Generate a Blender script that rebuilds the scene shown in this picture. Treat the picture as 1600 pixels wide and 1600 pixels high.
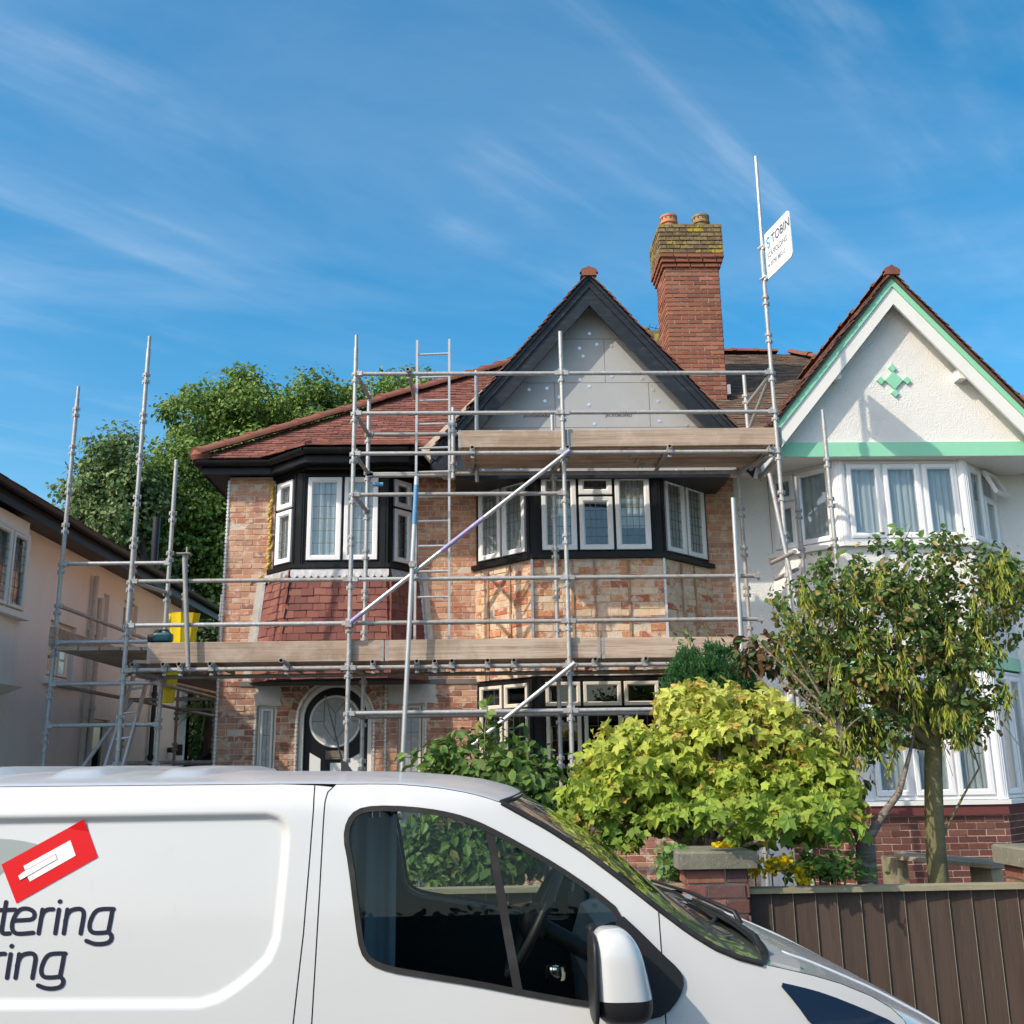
import bpy, math, random
import numpy as np
from mathutils import Matrix, Vector
from mathutils.geometry import delaunay_2d_cdt, tessellate_polygon

for o in list(bpy.data.objects): bpy.data.objects.remove(o)
rnd = random.Random(7)
R = np.random.default_rng(11)
S = bpy.context.scene
COL = S.collection
rad = math.radians

# ------------------------------------------------------------------ camera
YAW, PITCH, ROLL, FOC = rad(1.8), rad(14.0), rad(0.85), 1600.0
CAM = np.array([0.0, 0.0, 1.97])
_fw = np.array([math.sin(YAW)*math.cos(PITCH), math.cos(YAW)*math.cos(PITCH), math.sin(PITCH)])
_r0 = np.array([math.cos(YAW), -math.sin(YAW), 0.0]); _u0 = np.cross(_r0, _fw)
_rt = _r0*math.cos(ROLL) - _u0*math.sin(ROLL); _up = _u0*math.cos(ROLL) + _r0*math.sin(ROLL)
cd = bpy.data.cameras.new('camera'); cam = bpy.data.objects.new('camera', cd); COL.objects.link(cam)
cd.sensor_width = 36.0; cd.lens = 36.0*FOC/1600.0; cd.clip_end = 3000; cd.clip_start = 0.05
cam.matrix_world = Matrix((( _rt[0], _up[0], -_fw[0], CAM[0]), (_rt[1], _up[1], -_fw[1], CAM[1]),
                           (_rt[2], _up[2], -_fw[2], CAM[2]), (0, 0, 0, 1)))
S.camera = cam
def _ray(x, y): return _fw + _rt*(x-800)/FOC - _up*(y-800)/FOC
def at(x, y, Y):                     # photo pixel -> world point on the plane Y = const
    d = _ray(x, y); return CAM + d*((Y-CAM[1])/d[1])
def atX(x, y, X):
    d = _ray(x, y); return CAM + d*((X-CAM[0])/d[0])
def atZ(x, y, Z):
    d = _ray(x, y); return CAM + d*((Z-CAM[2])/d[2])
def proj(p):
    d = np.atleast_2d(np.asarray(p, float)) - CAM; z = d@_fw
    return np.stack([800+FOC*(d@_rt)/z, 800-FOC*(d@_up)/z, z], 1)

# ------------------------------------------------------------------ sky and sun
SUN_DIR = Vector((1.35, 1.0, -1.46)).normalized()          # direction the light travels
elev = math.asin(-SUN_DIR.z)
azim = math.atan2(-SUN_DIR.x, -SUN_DIR.y)                   # compass angle of the sun from +Y towards +X
wd = bpy.data.worlds.new('World'); S.world = wd; wd.use_nodes = True
nt = wd.node_tree; nt.nodes.clear()
def wn(t): return nt.nodes.new(t)
sky = wn('ShaderNodeTexSky'); sky.sky_type = 'NISHITA'; sky.sun_disc = False
sky.sun_elevation = elev; sky.sun_rotation = azim
sky.altitude = 0; sky.air_density = 1.0; sky.dust_density = 2.2; sky.ozone_density = 2.2
hs = wn('ShaderNodeHueSaturation'); hs.inputs['Hue'].default_value = 0.487; hs.inputs['Saturation'].default_value = 1.46; hs.inputs['Value'].default_value = 1.06
nt.links.new(sky.outputs[0], hs.inputs['Color'])
# thin cirrus: stretched noise on the direction vector projected on a high sheet
tc = wn('ShaderNodeTexCoord'); sep = wn('ShaderNodeSeparateXYZ'); nt.links.new(tc.outputs['Generated'], sep.inputs[0])
mx = wn('ShaderNodeMath'); mx.operation = 'MAXIMUM'; mx.inputs[1].default_value = 0.06; nt.links.new(sep.outputs[2], mx.inputs[0])
dv1 = wn('ShaderNodeMath'); dv1.operation = 'DIVIDE'; nt.links.new(sep.outputs[0], dv1.inputs[0]); nt.links.new(mx.outputs[0], dv1.inputs[1])
dv2 = wn('ShaderNodeMath'); dv2.operation = 'DIVIDE'; nt.links.new(sep.outputs[1], dv2.inputs[0]); nt.links.new(mx.outputs[0], dv2.inputs[1])
cmb = wn('ShaderNodeCombineXYZ'); nt.links.new(dv1.outputs[0], cmb.inputs[0]); nt.links.new(dv2.outputs[0], cmb.inputs[1])
def cirrus(rot, scl, seed, lo, hi, dist):
    mp = wn('ShaderNodeMapping'); mp.vector_type = 'TEXTURE'; mp.inputs['Rotation'].default_value = (0, 0, rad(rot)); mp.inputs['Scale'].default_value = scl
    mp.inputs['Location'].default_value = (seed, seed*0.7, 0)
    nt.links.new(cmb.outputs[0], mp.inputs[0])
    n = wn('ShaderNodeTexNoise'); n.inputs['Scale'].default_value = 1.0; n.inputs['Detail'].default_value = 9; n.inputs['Roughness'].default_value = 0.55
    n.inputs['Distortion'].default_value = dist
    nt.links.new(mp.outputs[0], n.inputs['Vector'])
    r = wn('ShaderNodeMapRange'); r.interpolation_type = 'SMOOTHSTEP'; r.inputs[1].default_value = lo; r.inputs[2].default_value = hi
    nt.links.new(n.outputs[0], r.inputs[0]); return r
c1 = cirrus(17, (1.5, 0.75, 1), 2.6, 0.42, 0.84, 0.5)
c2 = cirrus(46, (1.5, 0.20, 1), 4.3, 0.42, 0.90, 0.45)
c3 = cirrus(30, (0.9, 0.7, 1), 7.7, 0.44, 0.66, 0.2)        # where the fine streaks gather
ad = wn('ShaderNodeMath'); ad.operation = 'ADD'; c1b = wn('ShaderNodeMath'); c1b.operation = 'MULTIPLY'; c1b.inputs[1].default_value = 0.48; nt.links.new(c1.outputs[0], c1b.inputs[0]); nt.links.new(c1b.outputs[0], ad.inputs[0])
m2 = wn('ShaderNodeMath'); m2.operation = 'MULTIPLY'; nt.links.new(c2.outputs[0], m2.inputs[0]); nt.links.new(c3.outputs[0], m2.inputs[1]); nt.links.new(m2.outputs[0], ad.inputs[1])
m3 = wn('ShaderNodeMath'); m3.operation = 'MULTIPLY'; m3.inputs[1].default_value = 0.30; m3.use_clamp = True; nt.links.new(ad.outputs[0], m3.inputs[0])
mixc = wn('ShaderNodeMixRGB'); mixc.inputs[2].default_value = (5.8, 6.3, 6.7, 1)
nt.links.new(m3.outputs[0], mixc.inputs[0]); nt.links.new(hs.outputs[0], mixc.inputs[1])
bg = wn('ShaderNodeBackground'); bg.inputs['Strength'].default_value = 0.15
nt.links.new(mixc.outputs[0], bg.inputs[0])
wo = wn('ShaderNodeOutputWorld'); nt.links.new(bg.outputs[0], wo.inputs[0])

sd = bpy.data.lights.new('sun', 'SUN'); sd.energy = 2.75; sd.angle = rad(0.53); sd.color = (1.0, 0.91, 0.78)
so = bpy.data.objects.new('sun', sd); COL.objects.link(so); so.location = (-20, -15, 30)
so.rotation_euler = SUN_DIR.to_track_quat('-Z', 'Y').to_euler()
S.view_settings.view_transform = 'Standard'; S.view_settings.look = 'None'
S.view_settings.exposure = 0.55; S.view_settings.gamma = 1.0; S.view_settings.use_curve_mapping = False
S.view_settings.use_white_balance = True; S.view_settings.white_balance_temperature = 6850; S.view_settings.white_balance_tint = 10
S.render.engine = 'CYCLES'
S.cycles.max_bounces = 8; S.cycles.transparent_max_bounces = 24

# ------------------------------------------------------------------ mesh helpers
class MB:
    """collects polygons; build() links them as ONE mesh object"""
    def __init__(s): s.v = []; s.f = []; s.m = []; s.n = 0
    def add(s, vs, fs, mi=0):
        b = s.n; s.v.extend([tuple(map(float, p)) for p in vs]); s.n += len(vs)
        for f in fs: s.f.append(tuple(i+b for i in f)); s.m.append(mi)
        return s
    def box(s, x0, x1, y0, y1, z0, z1, mi=0):
        if x0 > x1: x0, x1 = x1, x0
        if y0 > y1: y0, y1 = y1, y0
        if z0 > z1: z0, z1 = z1, z0
        v = [(x0,y0,z0),(x1,y0,z0),(x1,y1,z0),(x0,y1,z0),(x0,y0,z1),(x1,y0,z1),(x1,y1,z1),(x0,y1,z1)]
        return s.add(v, [(0,3,2,1),(4,5,6,7),(0,1,5,4),(1,2,6,5),(2,3,7,6),(3,0,4,7)], mi)
    def bar(s, p, q, w, h, up=(0,0,1), mi=0):            # rectangular bar from p to q, w across, h along up
        p = np.array(p, float); q = np.array(q, float); d = q-p; d /= np.linalg.norm(d)
        up = np.array(up, float); a = np.cross(d, up); a /= np.linalg.norm(a); b = np.cross(a, d)
        v = []
        for c in (p, q):
            for sx, sy in ((-1,-1),(1,-1),(1,1),(-1,1)): v.append(c + a*sx*w/2 + b*sy*h/2)
        return s.add(v, [(0,1,2,3),(7,6,5,4),(0,4,5,1),(1,5,6,2),(2,6,7,3),(3,7,4,0)], mi)
    def tube(s, p, q, r, n=10, r2=None, cap=True, mi=0):
        p = np.array(p, float); q = np.array(q, float); d = q-p; L = np.linalg.norm(d)
        if L < 1e-9: return s
        d /= L; t = np.array([0,0,1.0]) if abs(d[2]) < 0.9 else np.array([1.0,0,0])
        a = np.cross(d, t); a /= np.linalg.norm(a); b = np.cross(d, a); r2 = r if r2 is None else r2
        v = []
        for c, rr in ((p, r), (q, r2)):
            for k in range(n):
                w = 2*math.pi*k/n; v.append(c + (a*math.cos(w) + b*math.sin(w))*rr)
        f = [(k, k+n, (k+1) % n+n, (k+1) % n) for k in range(n)]
        if cap: f += [tuple(range(n)), tuple(range(2*n-1, n-1, -1))]
        return s.add(v, f, mi)
    def pipe(s, pts, r, n=8, mi=0, radii=None):          # tube along a polyline, mitred rings
        pts = [np.array(p, float) for p in pts]; v = []; prev = None
        for i, p in enumerate(pts):
            d = pts[min(i+1, len(pts)-1)] - pts[max(i-1, 0)]; d /= max(np.linalg.norm(d), 1e-9)
            if prev is None:
                t = np.array([0,0,1.0]) if abs(d[2]) < 0.9 else np.array([1.0,0,0]); a = np.cross(d, t)
            else: a = prev - d*(prev@d)
            a /= np.linalg.norm(a); prev = a; b = np.cross(d, a); rr = radii[i] if radii is not None else r
            for k in range(n):
                w = 2*math.pi*k/n; v.append(p + (a*math.cos(w)+b*math.sin(w))*rr)
        f = []
        for i in range(len(pts)-1):
            for k in range(n): f.append((i*n+k, (i+1)*n+k, (i+1)*n+(k+1) % n, i*n+(k+1) % n))
        e = (len(pts)-1)*n
        f += [tuple(range(n)), tuple(range(e+n-1, e-1, -1))]
        return s.add(v, f, mi)
    def prism(s, poly, d, mi=0):                         # 3-D polygon extruded by vector d
        d = np.array(d, float); n = len(poly); v = [np.array(p, float) for p in poly]; v += [p+d for p in v]
        f = [tuple(range(n-1, -1, -1)), tuple(range(n, 2*n))] + [(i, (i+1) % n, (i+1) % n+n, i+n) for i in range(n)]
        return s.add(v, f, mi)
    def grid(s, P, mi=0, flip=False):                    # P[i][j] points
        P = np.asarray(P, float); a, b = P.shape[:2]; f = []
        for i in range(a-1):
            for j in range(b-1):
                q = (i*b+j, (i+1)*b+j, (i+1)*b+j+1, i*b+j+1); f.append(q[::-1] if flip else q)
        return s.add(P.reshape(-1, 3), f, mi)
    def lathe(s, c, prof, n=16, mi=0):                   # prof: (r, z) about vertical axis through c
        v = []; f = []
        for r, z in prof:
            for k in range(n):
                w = 2*math.pi*k/n; v.append((c[0]+r*math.cos(w), c[1]+r*math.sin(w), c[2]+z))
        for i in range(len(prof)-1):
            for k in range(n): f.append((i*n+k, i*n+(k+1) % n, (i+1)*n+(k+1) % n, (i+1)*n+k))
        return s.add(v, f, mi)
    def build(s, name, mat, parent=None, smooth=None, **kw):
        me = bpy.data.meshes.new(name); me.from_pydata(s.v, [], s.f)
        mats = mat if isinstance(mat, (list, tuple)) else [mat]
        for m in mats: me.materials.append(M[m] if isinstance(m, str) else m)
        if any(m in TINTED for m in mats if isinstance(m, str)):
            a_ = me.color_attributes.new('tint', 'FLOAT_COLOR', 'POINT'); a_.data.foreach_set('color', np.ones(4*len(me.vertices), np.float32))
        if len(mats) > 1: me.polygons.foreach_set('material_index', s.m)
        if smooth is not None:
            me.shade_smooth() if smooth >= 180 else shade_angle(me, smooth)
        me.update()
        o_ = link(name, me, parent, **kw)
        if any(m in TINTED for m in mats if isinstance(m, str)): o_.color = (.13,.085,.065,1)
        return o_
def shade_angle(me, deg):
    me.shade_smooth()
    try: me.set_sharp_from_angle(angle=rad(deg))
    except Exception: pass
def wloc(o):
    l = Vector((0, 0, 0))
    while o is not None:
        l = l + o.location if o.parent is None else l + o.location + o.matrix_parent_inverse.translation
        o = o.parent
    return l
def link(name, me, parent=None, label=None, cat=None, group=None, kind=None):
    o = bpy.data.objects.new(name, me); COL.objects.link(o)
    if parent is not None:
        o.parent = parent; o.matrix_parent_inverse = Matrix.Translation(-wloc(parent))
    if label: o['label'] = label
    if cat: o['category'] = cat
    if group: o['group'] = group
    if kind: o['kind'] = kind
    return o
def thing(name, label, cat, loc, group=None):
    o = bpy.data.objects.new(name, None); COL.objects.link(o); o.location = loc; o.empty_display_size = 0.2
    o['label'] = label; o['category'] = cat
    if group: o['group'] = group
    return o
def bigmesh(name, V, Fc, mat, parent=None, tint=None, k=4, smooth=False, **kw):
    """numpy mesh with k-gons; tint is a per-vertex rgb"""
    me = bpy.data.meshes.new(name); nv = len(V); nf = len(Fc)
    me.vertices.add(nv); me.vertices.foreach_set('co', np.asarray(V, np.float32).ravel())
    me.loops.add(nf*k); me.loops.foreach_set('vertex_index', np.asarray(Fc, np.int32).ravel())
    me.polygons.add(nf); me.polygons.foreach_set('loop_start', np.arange(nf, dtype=np.int32)*k)
    try: me.polygons.foreach_set('loop_total', np.full(nf, k, np.int32))
    except Exception: pass
    if tint is not None:
        a = me.color_attributes.new('tint', 'FLOAT_COLOR', 'POINT')
        a.data.foreach_set('color', np.hstack([tint, np.ones((nv, 1))]).astype(np.float32).ravel())
    me.materials.append(M[mat] if isinstance(mat, str) else mat)
    me.update(calc_edges=True); me.validate()
    me.shade_smooth() if smooth else me.shade_flat()
    return link(name, me, parent, **kw)

# pieces (bricks, tiles, planks): unit shape, x = length, -y = outward face, z = height
BRICK_V = np.array([(-.5,.5,-.5),(.5,.5,-.5),(.5,.5,.5),(-.5,.5,.5), (-.5,-.3,-.5),(.5,-.3,-.5),(.5,-.3,.5),(-.5,-.3,.5),
                    (-.488,-.5,-.46),(.488,-.5,-.46),(.488,-.5,.46),(-.488,-.5,.46)])
BRICK_F = np.array([(8,9,10,11),(4,5,9,8),(5,6,10,9),(6,7,11,10),(7,4,8,11),(0,1,5,4),(1,2,6,5),(2,3,7,6),(3,0,4,7)])
_unit = {}
def unit_mesh(name, mat):
    key = (name, mat)
    if key not in _unit:
        me = bpy.data.meshes.new(name); me.from_pydata(BRICK_V.tolist(), [], BRICK_F.tolist())
        a = me.color_attributes.new('tint', 'FLOAT_COLOR', 'POINT')
        a.data.foreach_set('color', np.ones(4*len(BRICK_V), np.float32)); me.materials.append(M[mat]); _unit[key] = me
    return _unit[key]
class Pieces:
    def __init__(s): s.c = []; s.ax = []; s.d = []; s.t = []
    def add(s, c, ax, d, t): s.c.append(c); s.ax.append(ax); s.d.append(d); s.t.append(t)
    def emit(s, name, rest_name, mat, parent, limit=300, ymax=1206):
        if not s.c: return
        c = np.array(s.c, float); ax = np.array(s.ax, float); d = np.array(s.d, float); t = np.array(s.t, float)
        pr = proj(c); N = len(c)
        size = (d[:,0]*d[:,2])/pr[:,2]**2
        vis = (pr[:,0] > 0) & (pr[:,0] < 1600) & (pr[:,1] > 0) & (pr[:,1] < ymax)
        order = np.argsort(-(size + vis*10.0)); ind = order[:limit]; rest = order[limit:]
        me = unit_mesh(name, mat); pl = Matrix.Translation(-wloc(parent))
        for i in ind:
            o = bpy.data.objects.new(name, me); COL.objects.link(o); o.parent = parent; o.matrix_parent_inverse = pl
            A = ax[i]*d[i][:,None]
            o.matrix_basis = Matrix(((A[0,0],A[1,0],A[2,0],c[i,0]),(A[0,1],A[1,1],A[2,1],c[i,1]),(A[0,2],A[1,2],A[2,2],c[i,2]),(0,0,0,1)))
            o.color = (*t[i], 1)
        if len(rest):
            A = ax[rest]*d[rest][:,:,None]
            V = np.einsum('vk,nkj->nvj', BRICK_V, A) + c[rest][:,None,:]
            Fc = BRICK_F[None] + (np.arange(len(rest))*len(BRICK_V))[:,None,None]
            bigmesh(rest_name, V.reshape(-1,3), Fc.reshape(-1,4), mat, parent, np.repeat(t[rest], len(BRICK_V), 0), kind='stuff')
def frame3(u, n):
    """axes rows for Pieces: length u, inward (-outward) -n, height = n x u-ish"""
    u = np.array(u, float); u /= np.linalg.norm(u); n = np.array(n, float); n /= np.linalg.norm(n)
    w = np.cross(u, -n); w /= np.linalg.norm(w)
    return np.array([u, -n, w])
def jitter_axes(ax, a):
    e = R.normal(0, a, 3); K = np.array([[0,-e[2],e[1]],[e[2],0,-e[0]],[-e[1],e[0],0]])
    return ax + ax@K.T
# ------------------------------------------------------------------ materials
M = {}; TINTED = set()
def mat(name, col=(.5,.5,.5), rough=.6, metal=0.0, spec=0.5, noise=None, bump=None, tint=False, coat=0.0, extra=None, trans=None, alpha=None):
    """noise = list of (scale, colour, lo, hi[, stretch]) patches mixed over the base by world position;
       bump = list of (scale, strength, distance[, stretch])"""
    m = bpy.data.materials.new(name); m.use_nodes = True; n = m.node_tree.nodes; l = m.node_tree.links
    b = n['Principled BSDF']; b.inputs['Roughness'].default_value = rough; b.inputs['Metallic'].default_value = metal
    b.inputs['Specular IOR Level'].default_value = spec
    if coat: b.inputs['Coat Weight'].default_value = coat; b.inputs['Coat Roughness'].default_value = 0.04
    geo = n.new('ShaderNodeNewGeometry'); pos = geo.outputs['Position']
    def nz(scale, stretch=None, detail=5, rough_=.6, seed=0):
        t = n.new('ShaderNodeTexNoise'); t.inputs['Scale'].default_value = scale; t.inputs['Detail'].default_value = detail; t.inputs['Roughness'].default_value = rough_
        mp = n.new('ShaderNodeMapping'); mp.inputs['Scale'].default_value = stretch or (1,1,1); mp.inputs['Location'].default_value = (seed*3.1, seed*1.7, seed*2.3)
        l.new(pos, mp.inputs[0]); l.new(mp.outputs[0], t.inputs['Vector']); return t.outputs[0]
    c = n.new('ShaderNodeRGB'); c.outputs[0].default_value = (*col, 1); cur = c.outputs[0]
    if tint:
        TINTED.add(name)
        oi = n.new('ShaderNodeObjectInfo'); at_ = n.new('ShaderNodeAttribute'); at_.attribute_name = 'tint'
        for src in (oi.outputs['Color'], at_.outputs['Color']):
            x = n.new('ShaderNodeMixRGB'); x.blend_type = 'MULTIPLY'; x.inputs[0].default_value = 1
            l.new(cur, x.inputs[1]); l.new(src, x.inputs[2]); cur = x.outputs[0]
    for i, q in enumerate(noise or []):
        sc, pc, lo, hi = q[:4]; st = q[4] if len(q) > 4 else None; amt = q[5] if len(q) > 5 else 1.0
        r = n.new('ShaderNodeMapRange'); r.inputs[1].default_value = lo; r.inputs[2].default_value = hi; r.inputs[4].default_value = amt
        l.new(nz(sc, st, 6, .65, i+1), r.inputs[0]); x = n.new('ShaderNodeMixRGB'); x.inputs[2].default_value = (*pc, 1)
        l.new(r.outputs[0], x.inputs[0]); l.new(cur, x.inputs[1]); cur = x.outputs[0]
    l.new(cur, b.inputs['Base Color'])
    prev = None
    for i, q in enumerate(bump or []):
        sc, stg, dist = q[:3]; st = q[3] if len(q) > 3 else None
        bp = n.new('ShaderNodeBump'); bp.inputs['Strength'].default_value = stg; bp.inputs['Distance'].default_value = dist
        l.new(nz(sc, st, 6, .6, i+7), bp.inputs['Height'])
        if prev is not None: l.new(prev, bp.inputs['Normal'])
        prev = bp.outputs[0]
    if prev is not None:
        l.new(prev, b.inputs['Normal'])
    if trans:                                            # thin translucent sheet (leaf, curtain)
        t = n.new('ShaderNodeBsdfTranslucent'); x = n.new('ShaderNodeMixShader'); x.inputs[0].default_value = trans
        l.new(cur, t.inputs[0]); l.new(b.outputs[0], x.inputs[1]); l.new(t.outputs[0], x.inputs[2])
        l.new(x.outputs[0], n['Material Output'].inputs[0])
    M[name] = m; return m
def glass(name, tintc=(.9,.95,.95), refl=1.0, rough=0.0, wav=0.0, f0=.07):
    m = bpy.data.materials.new(name); m.use_nodes = True; n = m.node_tree.nodes; l = m.node_tree.links
    n.remove(n['Principled BSDF'])
    t = n.new('ShaderNodeBsdfTransparent'); t.inputs[0].default_value = (*tintc, 1)
    g = n.new('ShaderNodeBsdfGlossy'); g.inputs['Roughness'].default_value = rough; g.inputs[0].default_value = (refl, refl, refl, 1)
    lw = n.new('ShaderNodeLayerWeight'); lw.inputs['Blend'].default_value = .5       # Schlick, the same from both sides of the sheet
    fr = n.new('ShaderNodeMath'); fr.operation = 'POWER'; fr.inputs[1].default_value = 5.0; l.new(lw.outputs['Facing'], fr.inputs[0])
    mu = n.new('ShaderNodeMath'); mu.operation = 'MULTIPLY_ADD'; mu.inputs[1].default_value = 1-f0; mu.inputs[2].default_value = f0; mu.use_clamp = True
    l.new(fr.outputs[0], mu.inputs[0])
    if wav:
        geo = n.new('ShaderNodeNewGeometry'); nz = n.new('ShaderNodeTexNoise'); nz.inputs['Scale'].default_value = 2.5
        l.new(geo.outputs['Position'], nz.inputs['Vector'])
        bp = n.new('ShaderNodeBump'); bp.inputs['Strength'].default_value = wav; bp.inputs['Distance'].default_value = 0.02
        l.new(nz.outputs[0], bp.inputs['Height']); l.new(bp.outputs[0], g.inputs['Normal'])
    x = n.new('ShaderNodeMixShader'); l.new(mu.outputs[0], x.inputs[0]); l.new(t.outputs[0], x.inputs[1]); l.new(g.outputs[0], x.inputs[2])
    l.new(x.outputs[0], n['Material Output'].inputs[0]); M[name] = m; return m

RESID = (.66,.52,.38)
mat('brick_stripped', (1,1,1), .92, tint=True, spec=.2,
    noise=[(2.2,(.60,.42,.31),.45,.64,None,.45),(9,(.70,.57,.45),.52,.59,None,.62),(45,(.34,.15,.10),.58,.74,None,.35),(0.9,(.34,.18,.13),.58,.75,None,.30)],
    bump=[(26,.35,.005),(110,.4,.003)])
mat('brick_hacked', (1,1,1), .95, tint=True, spec=.15, noise=[(6.5,(.70,.57,.44),.50,.56,None,.80),(3.0,(.60,.44,.31),.52,.60,None,.6),(16,(.36,.13,.07),.58,.66,None,.6),(40,(.74,.64,.52),.56,.66,None,.6)], bump=[(14,.7,.014),(60,.6,.006)])
mat('mortar_pale', (.64,.54,.44), .95, spec=.15, noise=[(6,(.42,.33,.24),.5,.7),(35,(.74,.66,.55),.52,.7)], bump=[(40,.7,.012)])
mat('brick_red', (1,1,1), .9, tint=True, spec=.2, noise=[(26,(.16,.07,.045),.56,.76,None,.6),(60,(.52,.30,.20),.60,.76,None,.6)], bump=[(55,.6,.006)])
mat('mortar_red', (.55,.43,.34), .95, spec=.15, noise=[(20,(.25,.16,.11),.5,.7)], bump=[(60,.5,.006)])
mat('brick_lichen', (1,1,1), .95, tint=True, spec=.1, noise=[(20,(.10,.08,.055),.46,.66,None,.8),(5.5,(.42,.33,.05),.54,.64),(48,(.34,.30,.14),.56,.70,None,.7)], bump=[(60,.7,.008)])
mat('brick_dark', (1,1,1), .9, tint=True, spec=.2, noise=[(18,(.10,.055,.05),.5,.72,None,.7),(70,(.5,.40,.33),.62,.76,None,.6)], bump=[(60,.6,.005)])
mat('roof_tile', (1,1,1), .85, tint=True, spec=.25, noise=[(3,(.13,.06,.045),.5,.75,None,.5),(40,(.07,.035,.03),.55,.75,None,.5),(90,(.40,.25,.17),.64,.78,None,.5)], bump=[(70,.5,.004)])
mat('roof_tile_dark', (1,1,1), .9, tint=True, spec=.2, noise=[(2.2,(.10,.085,.06),.44,.66,None,.7),(30,(.22,.20,.13),.58,.74,None,.6)], bump=[(70,.5,.004)])
mat('hang_tile', (1,1,1), .82, tint=True, spec=.25, noise=[(5,(.16,.065,.055),.5,.75,None,.5),(60,(.36,.18,.13),.6,.8,None,.4)], bump=[(90,.4,.003)])
mat('ridge_clay', (.25,.10,.07), .85, spec=.2, noise=[(4,(.17,.075,.055),.45,.7),(28,(.12,.07,.05),.56,.75,None,.6),(60,(.5,.42,.3),.64,.78,None,.6)], bump=[(60,.5,.006)])
mat('verge_mortar', (.42,.36,.29), .95, noise=[(20,(.2,.16,.12),.5,.7)], bump=[(40,.6,.01)])
mat('lead', (.42,.43,.45), .55, metal=.3, noise=[(8,(.60,.60,.60),.5,.7),(30,(.25,.25,.26),.56,.74)], bump=[(14,.4,.01)])
mat('black_trim', (.008,.0085,.010), .45, spec=.28, noise=[(8,(.04,.04,.045),.55,.8,None,.5)], bump=[(6,.12,.01)])
mat('barge_dark', (.016,.019,.026), .45, spec=.35, noise=[(5,(.05,.058,.07),.5,.75,(1,1,4),.7),(40,(.10,.11,.12),.66,.78,None,.5)], bump=[(20,.15,.006)])
mat('upvc_white', (.82,.83,.84), .28, spec=.5, noise=[(3,(.70,.71,.70),.55,.8,None,.4)])
mat('upvc_cream', (.72,.68,.60), .35, noise=[(5,(.6,.55,.46),.55,.8,None,.5)])
mat('paint_white', (.80,.80,.77), .5, noise=[(3,(.66,.65,.6),.55,.8,None,.6),(25,(.5,.48,.42),.66,.78,None,.4)], bump=[(30,.15,.004)])
mat('paint_mint', (.27,.66,.44), .45, noise=[(4,(.34,.70,.50),.5,.75,None,.7),(30,(.5,.7,.58),.68,.8,None,.4)], bump=[(30,.15,.004)])
mat('roughcast_white', (.84,.835,.81), .9, spec=.2, noise=[(1.2,(.72,.70,.66),.5,.75,None,.7),(9,(.64,.62,.57),.6,.8,None,.4)], bump=[(48,.9,.016),(110,.6,.006)])
mat('smooth_white', (.80,.79,.75), .8, spec=.25, noise=[(1.5,(.70,.68,.63),.5,.78,None,.7)], bump=[(12,.25,.01)])
mat('render_cream', (.88,.855,.79), .9, spec=.2, noise=[(.8,(.76,.72,.64),.45,.75,(1,1,.4),.8),(6,(.58,.53,.46),.6,.8,(1,1,.25),.5)], bump=[(5,.3,.02),(40,.35,.006)])
mat('board_grey', (.375,.395,.41), .75, spec=.3, noise=[(2.4,(.44,.455,.465),.45,.7,None,.6),(60,(.30,.31,.32),.58,.75,None,.35)], bump=[(90,.25,.002)])
mat('washer', (.74,.75,.76), .35, metal=.6)
mat('print_dark', (.06,.06,.07), .7)
mat('render_patch', (.60,.57,.51), .92, spec=.2, noise=[(5,(.50,.46,.40),.45,.7),(25,(.70,.67,.6),.55,.75)], bump=[(16,.5,.015)])
mat('galv', (.44,.44,.43), .50, metal=.35, noise=[(7,(.36,.38,.40),.45,.7),(30,(.62,.64,.66),.55,.75),(14,(.30,.20,.13),.57,.70,None,.8),(11,(.72,.69,.63),.62,.70,None,.8)], bump=[(60,.2,.003)])
mat('galv_worn', (.36,.355,.345), .58, metal=.25, noise=[(9,(.30,.30,.30),.45,.7),(14,(.28,.17,.11),.52,.68,None,.8),(40,(.6,.6,.6),.6,.75)], bump=[(50,.3,.004)])
mat('galv_bright', (.58,.59,.59), .38, metal=.5, noise=[(6,(.5,.52,.54),.45,.7)], bump=[(60,.15,.002)])
mat('purple_paint', (.32,.28,.52), .5, noise=[(10,(.50,.50,.56),.5,.7)])
mat('blue_paint', (.10,.30,.52), .45, noise=[(14,(.5,.52,.54),.56,.72)])
mat('steel_dark', (.12,.11,.10), .6, metal=.5, noise=[(20,(.25,.17,.12),.5,.7)])
mat('timber', (1,1,1), .85, tint=True, spec=.2, noise=[(3,(.26,.185,.13),.42,.66,(.30,3,9),.75),(9,(.15,.105,.075),.54,.68,(.10,4,14),.85),(3.5,(.56,.48,.41),.50,.70,None,.55),(1.7,(.22,.17,.13),.56,.66,(1.5,1,1),.45)], bump=[(10,.4,.006,(.15,4,14))])
mat('alu', (.55,.55,.54), .42, metal=.4, noise=[(20,(.5,.5,.5),.5,.7)])
mat('lead_came', (.16,.165,.17), .5, metal=.4)
mat('curtain_white', (.84,.84,.80), .9, trans=.35, noise=[(6,(.75,.74,.68),.5,.75,(3,3,.2),.6)])
mat('curtain_net', (.86,.88,.88), .9, trans=.4, noise=[(9,(.72,.77,.78),.5,.75,(3,3,.15),.7)])
mat('curtain_grey', (.42,.42,.40), .9, trans=.2)
mat('room', (.20,.18,.16), .9, noise=[(.7,(.1,.09,.08),.5,.7)])
mat('room_dark', (.02,.02,.022), .9)
glass('pane', (.86,.90,.91), 1.0, wav=.10)
glass('pane_dark', (.50,.54,.56), 1.0, wav=.10)
glass('van_glass', (.78,.84,.82), 1.0, f0=.022)
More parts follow.
